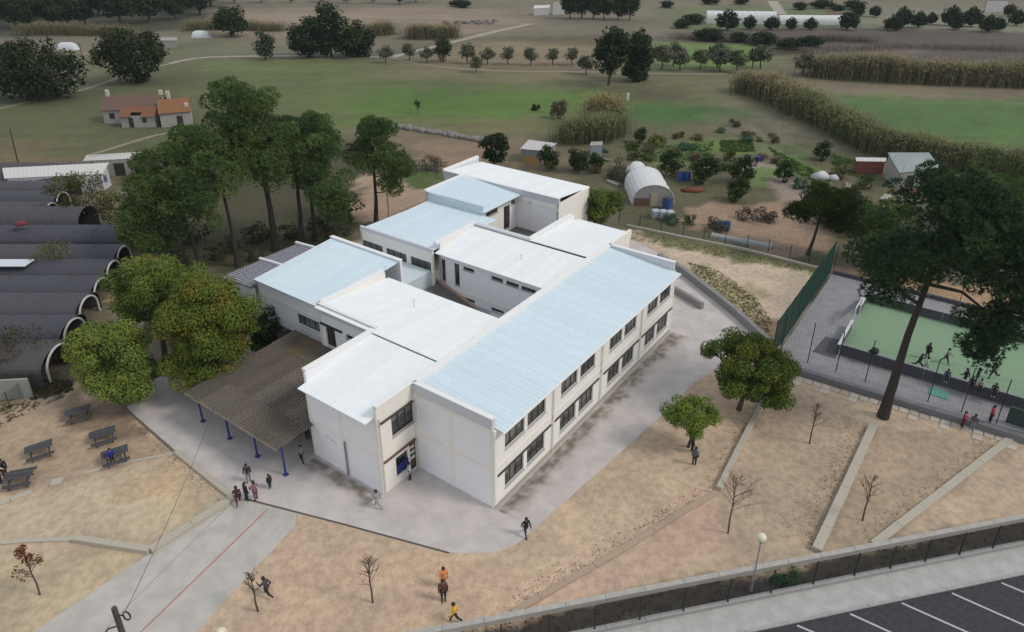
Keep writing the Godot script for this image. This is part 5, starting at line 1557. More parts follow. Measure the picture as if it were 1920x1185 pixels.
	broad("brown_thicket", "greyish brown brush behind the school under the lone pine", Vector3(-12.89, 0, -102.25), 0.4, 0.05, [[Vector3(0, 1.0, 0), Vector3(3.4, 1.0, 2.0), 20]], 212, [Color(0.10, 0.078, 0.058), Color(0.075, 0.066, 0.05), Color(0.14, 0.11, 0.06)], 60, 0.13, 0.6, "", "bush")
	broad("brown_thicket", "dark brush at the foot of the pines beside the school", Vector3(-21.96, 0, -76.64), 0.4, 0.05, [[Vector3(0, 1.1, 0), Vector3(3.2, 1.2, 2.4), 24]], 213, [Color(0.045, 0.038, 0.03), Color(0.06, 0.045, 0.04), Color(0.03, 0.036, 0.018)], 60, 0.13, 0.6, "", "bush")
	var under := broad("undergrowth_bush", "dark bush at the foot of the slender middle pine", Vector3(-31.65, 0, -73.37), 0.3, 0.05, [[Vector3(0, 0.8, 0), Vector3(2.0, 0.9, 1.5), 16]], 214, [Color(0.045, 0.058, 0.022), Color(0.066, 0.06, 0.032), Color(0.05, 0.042, 0.03)], 64, 0.12, 0.55, "bushes under the pines", "bush")
	for q in [[Vector3(-36.58, 0, -69.26), "dark bush left of the leftmost pine's trunk", 1.0], [Vector3(-33.11, 0, -71.13), "dark bush between the leftmost pine and the slender one", 0.8], [Vector3(-29.77, 0, -76.03), "dark bush between the slender pine and the tallest one", 1.1], [Vector3(-26.27, 0, -76.95), "dark bush behind the tallest pine's trunk", 0.9], [Vector3(-22.19, 0, -79.83), "dark bush right of the forked pine", 1.2], [Vector3(-20.81, 0, -82.55), "reddish dark bush behind the low corrugated roof", 1.3], [Vector3(-28.98, 0, -70.85), "low dark bush before the corrugated lean-to roof", 0.7], [Vector3(-37.42, 0, -75.57), "dark bush hidden behind the leftmost pine", 1.2], [Vector3(-40.49, 0, -74.09), "dark bush beside the last white tunnel arch", 1.0]]:
		again(under, q[1], q[0], float(q[2]) * 5.0, Vector3(q[2], q[2] * 1.1, q[2]), "bushes under the pines")
	# saplings in the yard
	sapling("leafless young tree near the globe lamp, widest of the saplings", Vector3(13.31, 0, -32.29), 4.6, 301, 0.62)
	sapling("leafless young tree between the two upper terrace walls", Vector3(21.46, 0, -40.52), 3.6, 302, 0.4)
	sapling("leafless young tree between the two right terrace walls", Vector3(22.05, 0, -33.31), 3.7, 303, 0.5)
	sapling("leafless young tree left of the person in orange", Vector3(-7.71, 0, -27.4), 3.4, 304, 0.5)
	sapling("leafless young tree beside the person in black trousers", Vector3(-13.88, 0, -26.86), 3.1, 305, 0.5)
	sapling("young tree with withered red-brown leaves left of the road", Vector3(-26.44, 0, -27.91), 3.6, 306, 0.34, "", Color(0.17, 0.075, 0.045))
	sapling("thin leafless stem behind the school by the lone pine", Vector3(-15.5, 0, -82.55), 3.6, 307, 0.15)

func make_far_trees() -> void:
	var dark := [Color(0.019, 0.036, 0.016), Color(0.027, 0.046, 0.018), Color(0.036, 0.054, 0.020)]
	var oak := [Color(0.027, 0.040, 0.018), Color(0.037, 0.050, 0.020), Color(0.020, 0.031, 0.016), Color(0.046, 0.050, 0.022)]
	var grey := [Color(0.105, 0.115, 0.072), Color(0.085, 0.10, 0.058), Color(0.12, 0.12, 0.08)]
	broad("round_oak", "large dark round oak at the left edge of the fields", Vector3(-98.94, 0, -149.39), 2.0, 0.5, [[Vector3(0, 6.4, 0), Vector3(9.0, 6.0, 7.0), 90], [Vector3(-6, 3.6, 0), Vector3(4.5, 3.4, 4.0), 24]], 401, oak, 60, 0.42, 2.0)
	broad("round_oak", "large round oak behind the ruined farmhouse", Vector3(-86.86, 0, -165.6), 2.0, 0.5, [[Vector3(0, 6.4, 0), Vector3(7.6, 6.0, 6.4), 80]], 402, oak, 60, 0.42, 1.9)
	broad("round_oak", "small round tree between the tent and the tracks", Vector3(-90.54, 0, -236.61), 2.0, 0.4, [[Vector3(0, 5.2, 0), Vector3(5.6, 3.4, 5.0), 34]], 403, dark, 60, 0.5, 2.0)
	broad("grey_tree", "pale grey-green tree left of the dark clump above the field", Vector3(-66.41, 0, -194.5), 1.4, 0.2, [[Vector3(0, 4.2, 0), Vector3(2.8, 3.6, 2.6), 30]], 404, [Color(0.052, 0.066, 0.040), Color(0.04, 0.054, 0.03)], 44, 0.34, 1.3)
	for q in [[Vector3(-55.56, 0, -198.56), 1.0, "dark tree on the left of the clump above the green field"], [Vector3(-49.61, 0, -199.39), 1.35, "tallest dark tree in the clump above the green field"], [Vector3(-42.86, 0, -199.39), 0.95, "dark tree on the right of the clump above the green field"]]:
		broad("field_conifer", q[2], q[0], 1.5, 0.35, [[Vector3(0, 5.2 * q[1], 0), Vector3(4.8, 5.0 * q[1], 4.4), 56]], 405 + int(q[1] * 100), dark, 56, 0.44, 1.7, "dark trees above the green field")
	broad("field_conifer", "tall dark conifer with bare lower trunk beside the olive row", Vector3(21.97, 0, -162.11), 4.0, 0.3, [[Vector3(0.4, 8.0, 0), Vector3(3.6, 5.0, 3.4), 56]], 410, dark, 56, 0.4, 1.5)
	broad("field_conifer", "dense dark cone shaped tree reaching the ground beside the olive row", Vector3(29.14, 0, -166.8), 1.0, 0.3, [[Vector3(0, 7.6, 0), Vector3(2.6, 4.2, 2.6), 34], [Vector3(0, 3.2, 0), Vector3(3.4, 3.4, 3.2), 34]], 411, dark, 56, 0.4, 1.4)
	# the wood at the top left: many trees that look alike
	var r := RandomNumberGenerator.new()
	r.seed = 77
	var kinds := []
	for k in 3:
		kinds.append(broad("wood_tree", "dark tree in the wood along the upper left edge", Vector3(-172.65, 0, -256.43), 2.0, 0.35, [[Vector3(0, 7.0, 0), Vector3(5.2, 4.6, 5.0), 40]], 420 + k, dark, 50, 0.55, 2.1, "trees of the far wood"))
	var spots := [Vector3(-162.17, 0, -259.13), Vector3(-152.25, 0, -263.28), Vector3(-140.59, 0, -264.69), Vector3(-132.75, 0, -270.48), Vector3(-126.92, 0, -279.62), Vector3(-123.09, 0, -292.77), Vector3(-191.36, 0, -276.51), Vector3(-183.26, 0, -282.8), Vector3(-172.91, 0, -286.05), Vector3(-161.28, 0, -289.37), Vector3(-150.45, 0, -292.77), Vector3(-143.67, 0, -303.42), Vector3(-135.91, 0, -310.94), Vector3(-130.5, 0, -322.91), Vector3(-204.8, 0, -307.14), Vector3(-193.84, 0, -310.94), Vector3(-182.62, 0, -314.84), Vector3(-169.99, 0, -318.82), Vector3(-161.33, 0, -327.1), Vector3(-151.04, 0, -335.79), Vector3(-187.49, 0, -259.13), Vector3(-213.05, 0, -299.79), Vector3(-222.54, 0, -331.39), Vector3(-203.78, 0, -335.79), Vector3(-186.97, 0, -340.3), Vector3(-138.08, 0, -342.6)]
	kinds[1].position = Vector3(-165.09, 0, -253.78)
	kinds[2].position = Vector3(-153.33, 0, -255.1)
	for p in spots: again(kinds[r.randi() % 3], "dark tree in the wood along the upper left edge", p, r.randf() * TAU, Vector3.ONE * r.randf_range(0.85, 1.3))
	spots = [Vector3(-124.67, 0, -335.79), Vector3(-113.4, 0, -338.03), Vector3(-100.13, 0, -338.03), Vector3(-87.42, 0, -340.3), Vector3(-74.32, 0, -335.79), Vector3(-62.73, 0, -338.03), Vector3(-49.72, 0, -331.39), Vector3(-43.71, 0, -340.3)]
	var nth := ["first", "second", "third", "fourth", "fifth", "sixth", "seventh", "eighth", "ninth", "tenth"]
	for k in spots.size(): again(kinds[r.randi() % 3], "%s dark tree from the left in the tree line right of the wood" % nth[k], spots[k], r.randf() * TAU, Vector3.ONE * r.randf_range(0.45, 0.7), "far tree line")
	spots = [Vector3(21.76, 0, -279.62), Vector3(26.33, 0, -281.21), Vector3(30.62, 0, -279.62), Vector3(34.65, 0, -279.62), Vector3(39.47, 0, -276.51), Vector3(43.85, 0, -276.51)]
	nth = ["first", "second", "third", "fourth", "fifth", "sixth", "seventh", "eighth", "ninth", "tenth"]
	for k in spots.size(): again(kinds[r.randi() % 3], "%s dark conifer from the left in the far row above the scrub" % nth[k], spots[k], r.randf() * TAU, Vector3(0.62, 0.85, 0.62) * r.randf_range(0.85, 1.15), "far conifer row")
	# olives: one row left of the two dark conifers, one right of them
	var ol := broad("olive_tree", "grey-green olive tree in the row above the green field", Vector3(-27.47, 0, -192.92), 1.2, 0.14, [[Vector3(0, 2.7, 0), Vector3(1.8, 1.4, 1.7), 22]], 440, grey, 34, 0.26, 0.8, "olive trees in the left row")
	ol.set_meta("label", "second olive tree from the left in the row above the green field")
	var left := [[Vector3(-33.1, 0, -189.82), "first olive tree from the left in the row above the green field"], [Vector3(-22.44, 0, -189.82), "third olive tree from the left in the row above the green field"], [Vector3(-11.6, 0, -189.06), "fourth olive tree from the left in the row, just right of the upright dark tree"], [Vector3(-6.38, 0, -187.56), "fifth olive tree from the left in the row above the green field"], [Vector3(-0.97, 0, -187.56), "sixth olive tree from the left in the row above the green field"], [Vector3(4.68, 0, -186.08), "seventh olive tree from the left in the row above the green field"], [Vector3(10.64, 0, -186.82), "eighth olive tree from the left in the row above the green field"], [Vector3(15.62, 0, -186.82), "ninth olive tree from the left, the last in the row above the green field"], [Vector3(17.89, 0, -174.31), "olive tree standing at the foot of the tall dark conifer"], [Vector3(-8.94, 0, -176.96), "small olive tree below the track in front of the olive row"]]
	for q in left: again(ol, q[1], q[0], r.randf() * TAU, Vector3.ONE * r.randf_range(0.85, 1.2))
	var at := [Vector3(37.6, 0, -181.06), Vector3(41.43, 0, -185.35), Vector3(42, 0, -179.67), Vector3(47.26, 0, -181.06), Vector3(52.06, 0, -182.47), Vector3(51.63, 0, -178.3), Vector3(55.22, 0, -176.96), Vector3(61.56, 0, -183.9), Vector3(62.44, 0, -181.06), Vector3(70.19, 0, -173.02)]
	for k in at.size(): again(ol, "%s olive tree from the left in the row right of the dark conifers" % nth[k], at[k], r.randf() * TAU, Vector3.ONE * r.randf_range(1.0, 1.4), "olive trees in the right row")
	var darker := broad("upright_tree", "upright darker tree standing in the olive row", Vector3(-18.08, 0, -191.36), 1.0, 0.16, [[Vector3(0, 3.6, 0), Vector3(2.2, 3.0, 2.0), 30]], 441, [Color(0.03, 0.044, 0.018), Color(0.04, 0.055, 0.024)], 40, 0.3, 1.0)
	# scattered shrubs far right and by the polytunnels
	var shrub := broad("field_shrub", "dark shrub in front of the white polytunnels", Vector3(73.21, 0, -249.91), 0.8, 0.15, [[Vector3(0, 3.2, 0), Vector3(3.2, 3.0, 3.0), 26]], 442, dark, 44, 0.5, 1.5, "shrubs before the polytunnels", "bush")
	shrub.set_meta("label", "largest dark shrub before the left white polytunnel")
	for q in [[Vector3(81.23, 0, -252.48), "small dark shrub before the left white polytunnel"], [Vector3(88.31, 0, -251.19), "dark shrub where the two white polytunnels meet"], [Vector3(95.04, 0, -251.19), "left dark shrub before the right white polytunnel"], [Vector3(101.6, 0, -251.19), "right dark shrub before the right white polytunnel"]]: again(shrub, q[1], q[0], r.randf() * TAU, Vector3.ONE * r.randf_range(0.5, 0.75))
	for p in [Vector3(114.34, 0, -251.19), Vector3(128.36, 0, -251.19), Vector3(135.52, 0, -256.43), Vector3(129.48, 0, -248.64), Vector3(150.15, 0, -264.69), Vector3(141.46, 0, -256.43), Vector3(155.28, 0, -261.88), Vector3(151.12, 0, -251.19), Vector3(161.24, 0, -259.13), Vector3(164.11, 0, -248.64), Vector3(193.54, 0, -289.37), Vector3(139.97, 0, -286.05), Vector3(135.27, 0, -289.37), Vector3(178.95, 0, -261.88), Vector3(158.99, 0, -246.14)]: again(shrub, "dark shrub scattered over the pale far slope", p, r.randf() * TAU, Vector3(1, 1.1, 1) * r.randf_range(0.5, 0.95), "shrubs on the far slope")
	for p in [Vector3(59.41, 0, -256.43), Vector3(65.7, 0, -267.55), Vector3(120.32, 0, -310.94), Vector3(130.77, 0, -314.84), Vector3(132.78, 0, -303.42), Vector3(142.6, 0, -310.94), Vector3(66.17, 0, -318.82), Vector3(87.6, 0, -331.39), Vector3(101.8, 0, -331.39), Vector3(-20.54, 0, -318.82), Vector3(-23.56, 0, -322.91), Vector3(61.45, 0, -227.74), Vector3(69.97, 0, -225.62), Vector3(75.42, 0, -219.48), Vector3(80.7, 0, -211.76), Vector3(89.1, 0, -217.5)]: again(shrub, "dark low bush among the brown far scrub", p, r.randf() * TAU, Vector3(1.2, 0.55, 1.2) * r.randf_range(0.7, 1.1), "bushes in the far scrub")
	# bushes and fruit trees of the allotments
	var citrus := [Color(0.020, 0.040, 0.011), Color(0.030, 0.054, 0.014), Color(0.044, 0.058, 0.015)]
	broad("dark_round_tree", "dark round evergreen beside the small greenhouse", Vector3(-2.69, 0, -103.78), 0.8, 0.16, [[Vector3(0, 2.9, 0), Vector3(2.2, 2.5, 2.0), 40]], 450, [Color(0.018, 0.030, 0.012), Color(0.026, 0.042, 0.016)], 70, 0.2, 0.7)
	var f := broad("fruit_tree", "dark fruit tree in front of the small greenhouse", Vector3(5.64, 0, -102.25), 0.7, 0.1, [[Vector3(0, 2.0, 0), Vector3(1.7, 1.6, 1.5), 24]], 451, citrus, 60, 0.17, 0.6, "fruit trees of the allotments")
	for q in [[Vector3(9.74, 0, -101.25), 0.95, "dark fruit tree right of the one by the small greenhouse"], [Vector3(12.73, 0, -102.25), 0.7, "small dark fruit tree between greenhouse and polytunnel"], [Vector3(23.25, 0, -99.3), 1.0, "dark fruit tree behind the garden polytunnel"], [Vector3(27.27, 0, -95.83), 1.15, "broad dark fruit tree behind the blue tarpaulin"], [Vector3(32.75, 0, -95.83), 1.1, "fruit tree with two blue buckets near the garden path"], [Vector3(30, 0, -88.87), 0.9, "small fruit tree alone on the bare allotment soil"], [Vector3(39.09, 0, -96.96), 0.8, "brownish fruit tree at the end of the bare soil"], [Vector3(48.58, 0, -106.95), 0.8, "dark fruit tree by the white plastic heap"], [Vector3(21.63, 0, -116.32), 0.7, "dark bush beside the green vegetable strip"], [Vector3(41.69, 0, -77.89), 1.2, "green bush between the hut and the court corner"], [Vector3(39.36, 0, -80.33), 1.1, "shrubby green tree behind the court fence corner"]]:
		again(f, q[2], q[0], r.randf() * TAU, Vector3.ONE * q[1], "fruit trees of the allotments")
	broad("brown_bush", "bare reddish brown bush at the edge of the green field", Vector3(8.71, 0, -132.59), 0.8, 0.08, [[Vector3(0, 2.0, 0), Vector3(1.5, 1.6, 1.4), 20]], 452, [Color(0.11, 0.078, 0.058), Color(0.09, 0.07, 0.05)], 40, 0.2, 0.6, "", "bush")
	broad("dark_field_bush", "small dark bush alone on the green field", Vector3(4.55, 0, -139.23), 0.2, 0.05, [[Vector3(0, 0.5, 0), Vector3(1.0, 0.6, 0.9), 10]], 453, dark, 40, 0.18, 0.4, "", "bush")
	broad("thin_field_tree", "thin dark sapling alone on the green field", Vector3(-18.26, 0, -136.25), 0.8, 0.05, [[Vector3(0, 1.7, 0), Vector3(0.5, 1.1, 0.5), 8]], 454, [Color(0.06, 0.06, 0.035)], 16, 0.2, 0.5)
	broad("vegetable_bush", "yellow-green vegetable bush behind the allotment fruit trees", Vector3(24.29, 0, -115.07), 0.3, 0.05, [[Vector3(0, 0.9, 0), Vector3(1.5, 0.9, 1.2), 12]], 455, [Color(0.15, 0.15, 0.03), Color(0.11, 0.13, 0.03)], 50, 0.18, 0.5, "", "bush")
	broad("brown_thicket", "tangled brown thicket behind the allotment path", Vector3(16.49, 0, -99.3), 0.4, 0.05, [[Vector3(0, 1.0, 0), Vector3(2.4, 1.1, 4.0), 26]], 456, [Color(0.085, 0.075, 0.055), Color(0.07, 0.08, 0.04), Color(0.11, 0.09, 0.07)], 50, 0.16, 0.6, "", "bush")
	broad("brown_thicket", "grey brushwood heap on the bare allotment soil", Vector3(30.87, 0, -82.55), 0.3, 0.05, [[Vector3(0, 0.7, 0), Vector3(2.6, 0.8, 1.6), 18]], 457, [Color(0.085, 0.07, 0.058), Color(0.07, 0.06, 0.05)], 60, 0.13, 0.5, "", "bush")

# ------------------------------------------------------------------ reeds
func reed_bed(label: String, flat: Array, deep: float, high: float, count: int, seed_: int, tones: Array) -> void:
	var p := poly(flat)
	var curve := Curve2D.new()
	for q in p: curve.add_point(q)
	var l := curve.get_baked_length()
	var r := RandomNumberGenerator.new()
	r.seed = seed_
	var no := FastNoiseLite.new()
	no.seed = seed_; no.frequency = 0.12
	var v := PackedVector3Array()
	var n := PackedVector3Array()
	var c := PackedColorArray()
	for k in count * 2:
		var s := r.randf() * l
		var at := curve.sample_baked(s) + Vector2(r.randfn(), r.randfn()) * deep * 0.4
		var h := high * (0.75 + 0.3 * no.get_noise_2d(s, 0.0)) * r.randf_range(0.65, 1.12)
		var base := Vector3(at.x, 0, at.y)
		var lean := Vector3(r.randfn(), 0, r.randfn()) * 0.13 * h
		var side := Vector3(r.randf() - 0.5, 0, r.randf() - 0.5).normalized() * r.randf_range(0.035, 0.075) * (high / 4.5)
		var tone: Color = tones[r.randi() % tones.size()] * r.randf_range(0.7, 1.2)
		# a stalk, then drooping blades and a pale plume
		var tip := base + lean + Vector3.UP * h
		var nn := (tip - base).cross(side).normalized()
		for q in [[base - side * 0.5, base + side * 0.5, tip]]:
			for i in 3: v.append(q[i]); n.append(nn); c.append(tone)
		for j in 5:
			var f := r.randf_range(0.35, 1.0)
			var a := base.lerp(tip, f)
			var d := Vector3(r.randf() - 0.5, 0, r.randf() - 0.5).normalized()
			var e := a + d * h * 0.14 + Vector3.UP * h * r.randf_range(-0.02, 0.13)
			var w := d.cross(Vector3.UP) * side.length() * 0.8
			var g := tone if f < 0.8 else tone.lerp(tones[0], 0.7)
			var bn := (e - a).cross(w).normalized()
			for q in [a - w, a + w, e]: v.append(q); n.append(bn); c.append(g)
	var o := setting("reeds", pack(v, n, c), leafy("reed", 0.8, 0.3))
	o.set_meta("kind", "stuff")
	o.set_meta("label", label)
	o.set_meta("category", "reeds")

func make_reeds() -> void:
	var dry := [Color(0.30, 0.255, 0.14), Color(0.23, 0.205, 0.115), Color(0.15, 0.15, 0.085), Color(0.11, 0.12, 0.06)]
	var green := [Color(0.20, 0.21, 0.10), Color(0.135, 0.165, 0.07), Color(0.095, 0.125, 0.055), Color(0.175, 0.175, 0.095)]
	reed_bed("tall dry reed hedge at the upper end, beside the green right field", [50.48, -155.52, 53.92, -152.4, 55.93, -141.87, 56.17, -136.67], 4.0, 6.0, 3200, 1, dry)
	reed_bed("long green reed hedge along the green right field", [56.17, -136.67, 57.95, -125.77, 58.93, -115.07, 59.96, -109.74], 3.4, 5.2, 4200, 2, green)
	reed_bed("reed hedge behind the grey garden hut", [60.23, -110.31, 63.37, -106.41, 65.33, -106.95, 68.24, -103.26, 72.86, -100.27, 77.57, -97.89], 3.0, 4.8, 3600, 3, [green[0], dry[1], green[1], green[3]])
	reed_bed("wide dry reed bed along the far side of the right field", [73.41, -173.02, 81.32, -170.48, 92.17, -166.8, 103.26, -164.43, 116.5, -162.11, 130.6, -159.86], 5.0, 6.4, 7500, 4, dry)
	reed_bed("green and yellow reed clump between field and allotments", [9.24, -116.95, 11.83, -117.59, 14.63, -118.24, 16.74, -120.54, 17.61, -127.6], 3.2, 5.0, 3000, 5, [green[0], green[1], dry[1], green[2]])
	reed_bed("tall yellow reed plumes above the reed clump", [14.44, -127.23, 17.44, -130.24, 18.35, -125.77], 2.6, 6.0, 900, 6, [Color(0.30, 0.25, 0.11), dry[0], dry[1]])
	reed_bed("dry reed strip left of the pale track", [-32.12, -232.1, -27.05, -232.1, -18.76, -234.33], 4.0, 5.4, 1500, 7, dry)
	reed_bed("dry reed strip behind the dark tree clump", [-53.85, -238.93, -45.17, -238.93, -39.45, -241.29], 4.0, 5.0, 1200, 8, dry)
	reed_bed("dry reed strip before the wood, right end", [-110.01, -248.64, -102.95, -253.78, -91.04, -251.19, -77.55, -248.64], 4.0, 4.4, 1800, 9, dry)
	reed_bed("dry reed strip before the wood, left end", [-159.82, -238.93, -150.78, -241.29, -135.5, -238.93, -123.34, -238.93], 4.0, 4.6, 1800, 10, dry)
	reed_bed("brown scrub band in front of the polytunnels", [50.72, -232.1, 63.11, -227.74, 77.68, -221.49, 99.66, -227.74, 110.99, -223.54], 5.0, 2.4, 2400, 11, [Color(0.075, 0.062, 0.045), Color(0.09, 0.075, 0.06), Color(0.06, 0.056, 0.036)])
	reed_bed("brown scrub band above the wide reed bed", [72.13, -204.52, 90.88, -206.29, 115.79, -213.64, 146.58, -208.08], 7.0, 2.0, 2600, 12, [Color(0.080, 0.064, 0.052), Color(0.062, 0.05, 0.042), Color(0.07, 0.066, 0.04)])

# ------------------------------------------------------------------ allotments
func drum(called: String, label: String, at: Vector3, r: float, h: float, m: Material, group := "") -> void:
	var st := MB.new()
	st.tube([Vector3.ZERO, Vector3(0, h * 0.05, 0), Vector3(0, h * 0.32, 0), Vector3(0, h * 0.35, 0), Vector3(0, h * 0.65, 0), Vector3(0, h * 0.68, 0), Vector3(0, h * 0.94, 0), Vector3(0, h, 0)], [r * 0.9, r, r, r * 1.04, r * 1.04, r, r, r * 0.86], 14)
	var t := thing(called, label, "barrel", at, 0.0, group)
	part("body", st, m, t)
	st = MB.new()
	st.tube([Vector3(0, h, 0), Vector3(0, h + 0.04, 0)], [r * 0.84, r * 0.8], 14)
	part("lid", st, mat("lid_dark", 0.03, 0.04, 0.06, 0.6), t)

func make_gardens() -> void:
	var blue := mat("drum_blue", 0.03, 0.09, 0.30, 0.5)
	drum("barrel", "light blue barrel on the allotment soil near the fence", Vector3(25.37, 0, -79.5), 0.42, 1.1, mat("drum_light", 0.06, 0.17, 0.34, 0.5), "blue barrels by the garden fence")
	drum("barrel", "dark blue barrel on the allotment soil near the fence", Vector3(26.1, 0, -79.34), 0.42, 1.1, blue, "blue barrels by the garden fence")
	drum("barrel", "blue barrel before the polytunnel's door", Vector3(20.18, 0, -86.17), 0.6, 1.5, mat("drum_tarp", 0.03, 0.08, 0.25, 0.6))
	drum("barrel", "blue barrel left of the broad dark fruit tree", Vector3(24.41, 0, -97.42), 0.5, 1.3, blue, "blue barrels behind the polytunnel")
	drum("barrel", "blue barrel right of the first one behind the polytunnel", Vector3(25.34, 0, -97.42), 0.5, 1.3, blue, "blue barrels behind the polytunnel")
	drum("barrel", "blue barrel beside the brown bush near the hut", Vector3(45.58, 0, -88.08), 0.5, 1.2, mat("drum_light", 0, 0, 0))
	var white := mat("tank_white", 0.50, 0.54, 0.57, 0.5, tex["dust"], 1.5)
	for q in [[Vector3(18.12, 0, -83.25), "left"], [Vector3(19.03, 0, -83.08), "middle"], [Vector3(19.94, 0, -82.9), "right"]]:
		var t := thing("water_tank", "whitish cube water tank before the polytunnel, %s one of three" % q[1], "tank", q[0], 0.2, "three water tanks")
		var st := MB.new()
		st.slab(Vector3(0, 0.6, 0), Vector3(0.95, 0.95, 0.95), Basis(), 0.12)
		part("tank", st, white, t)
		st = MB.new()
		for k in 5:
			for s in [-0.49, 0.49]:
				st.box(Vector3(-0.48 + 0.24 * k, 0.6, s), Vector3(0.03, 1.0, 0.03))
				st.box(Vector3(s, 0.6, -0.48 + 0.24 * k), Vector3(0.03, 1.0, 0.03))
		part("cage", st, mat("cage", 0.30, 0.31, 0.32, 0.5), t)
		st = MB.new()
		st.slab(Vector3(0, 0.07, 0), Vector3(1.0, 0.14, 1.0))
		part("pallet", st, mat("pallet", 0.22, 0.17, 0.12, 0.9), t)
	for q in [[Vector3(34.62, 0, -105.88), "left blue bucket in the fruit tree by the garden path"], [Vector3(36.11, 0, -105.88), "right blue bucket in the fruit tree by the garden path"]]:
		var st := MB.new()
		st.tube([Vector3(0, 2.9, 0), Vector3(0, 3.6, 0)], [0.3, 0.36], 10)
		st.tube([Vector3(0, 0, 0), Vector3(0, 2.95, 0)], [0.04, 0.04], 5)
		whole("bucket_post", st, mat("bucket_blue", 0.03, 0.03, 0.22, 0.6), q[1], "bucket", q[0] + Vector3(-1.0, 0, 8.5))
	# white heap by the hut
	var st2 := MB.new()
	st2.ball(Vector3(0, 0.4, 0), Vector3(1.3, 0.7, 0.9), 14, 0.5, 5)
	st2.ball(Vector3(1.7, 0.3, 0.4), Vector3(0.7, 0.5, 0.6), 12, 0.5, 6)
	whole("plastic_heap", st2, mat("plastic_white", 0.55, 0.55, 0.56, 0.6), "crumpled white plastic heap on the allotment near the hut", "heap", Vector3(44.84, 0, -97.89))
	st2 = MB.new()
	st2.ball(Vector3(0, 0.1, 0), Vector3(1.5, 0.5, 0.9), 14, 0.6, 7)
	whole("leaf_heap", st2, mat("leaf_red", 0.20, 0.07, 0.04, 0.95, tex["soil"], 1.5), "reddish brown leaf heap in front of the hut", "heap", Vector3(54.8, 0, -92.13))
	st2 = MB.new()
	st2.ball(Vector3(0, 0.1, 0), Vector3(1.7, 0.4, 0.8), 14, 0.6, 8)
	whole("leaf_heap", st2, mat("leaf_red", 0, 0, 0), "low reddish heap behind the blue tarpaulin barrels", "heap", Vector3(25.24, 0, -92.98))
	st2 = MB.new()
	st2.slab(Vector3(0, 0.8, 0), Vector3(0.5, 1.6, 0.5))
	whole("white_post", st2, mat("tent_white", 0, 0, 0), "small white pillar at the corner of the vegetable strip", "post", Vector3(24.09, 0, -146.97))
	# untidy beds: low plants, brush, crates and stakes
	var g := RandomNumberGenerator.new()
	g.seed = 61
	var kinds := [
		broad("garden_plant", "low leafy plant in the cluttered allotment beds", Vector3(21.44, 0, -106.95), 0.2, 0.03, [[Vector3(0, 0.6, 0), Vector3(1.0, 0.6, 0.9), 10]], 470, [Color(0.05, 0.085, 0.025), Color(0.07, 0.10, 0.03), Color(0.10, 0.12, 0.04)], 46, 0.13, 0.4, "low plants of the allotments", "plant"),
		broad("garden_brush", "brown brushwood in the cluttered allotment beds", Vector3(26.01, 0, -109.17), 0.2, 0.03, [[Vector3(0, 0.5, 0), Vector3(1.2, 0.6, 0.9), 10]], 471, [Color(0.10, 0.078, 0.055), Color(0.08, 0.066, 0.048), Color(0.12, 0.10, 0.06)], 44, 0.12, 0.4, "brushwood of the allotments", "brush"),
		broad("garden_plant", "bluish green cabbage clump in the cluttered allotment beds", Vector3(29.8, 0, -112.64), 0.1, 0.03, [[Vector3(0, 0.35, 0), Vector3(0.9, 0.4, 0.8), 9]], 472, [Color(0.06, 0.11, 0.075), Color(0.085, 0.14, 0.09)], 40, 0.14, 0.35, "cabbages of the allotments", "plant")]
	var names := ["low leafy plant in the cluttered allotment beds", "brown brushwood in the cluttered allotment beds", "bluish green cabbage clump in the cluttered allotment beds"]
	for q in [[10.28, -109.74, 19.74, -115.69, 24.29, -106.95, 16.27, -92.55, 10.21, -99.3], [21.03, -118.24, 45.35, -128.72, 43.55, -106.95, 34.2, -98.12, 25.13, -99.3, 20.49, -104.29], [40.84, -99.3, 53.41, -99.3, 45, -81.17, 38.37, -77.89, 35.66, -84.69], [15.49, -82.9, 23.86, -78.69, 29.69, -74.82, 24.49, -81.17, 20.76, -85.61]]:
		var area := poly(q)
		var lo := Rect2(area[0], Vector2.ZERO)
		for c in area: lo = lo.expand(c)
		for k in 26:
			var c := lo.position + Vector2(g.randf(), g.randf()) * lo.size
			if not Geometry2D.is_point_in_polygon(c, area): continue
			var w := g.randi() % 3
			again(kinds[w], names[w], Vector3(c.x, 0, c.y), g.randf() * TAU, Vector3(1, g.randf_range(0.7, 1.5), 1) * g.randf_range(0.6, 1.25))
	for q in [[Vector3(14.41, 0, -106.95), "grey plank pile beside the brown thicket", 0.28], [Vector3(14.47, 0, -95.83), "weathered plank pile behind the small tree", 0.36], [Vector3(29.8, 0, -102.25), "pale plank pile between the broad fruit trees", 0.5], [Vector3(47.51, 0, -94.71), "grey plank pile below the white plastic heap", 0.34], [Vector3(50.57, 0, -90.07), "pale plank pile in front of the garden hut", 0.52], [Vector3(11.57, 0, -105.34), "dark plank pile near the small greenhouse", 0.2]]:
		var pile := thing("plank_pile", q[1], "planks", q[0], g.randf() * 3.0)
		for k in 6:
			var pl := MB.new()
			pl.box(Vector3(g.randf_range(-0.2, 0.2), 0.06 + 0.09 * (k / 2), -0.2 + 0.4 * (k % 2)), Vector3(2.4, 0.08, 0.32), Basis(Vector3.UP, g.randf_range(-0.15, 0.15)))
			part("plank", pl, mat("old_plank%.2f" % q[2], q[2], q[2] * 0.94, q[2] * 0.86, 0.95, tex["bark"], 1.5), pile)
	# rubble walls
	var rub := mat("rubble", 0.27, 0.25, 0.24, 0.95, tex["soil"], 1.5)
	var r := RandomNumberGenerator.new()
	r.seed = 15
	var t := thing("rubble_wall", "tumbledown grey stone wall along the lower edge of the field", "wall", Vector3(-20.47, 0, -125.77))
	var o := Vector3(-20.47, 0, -125.77)
	var e := Vector3(-4.98, 0, -116.95)
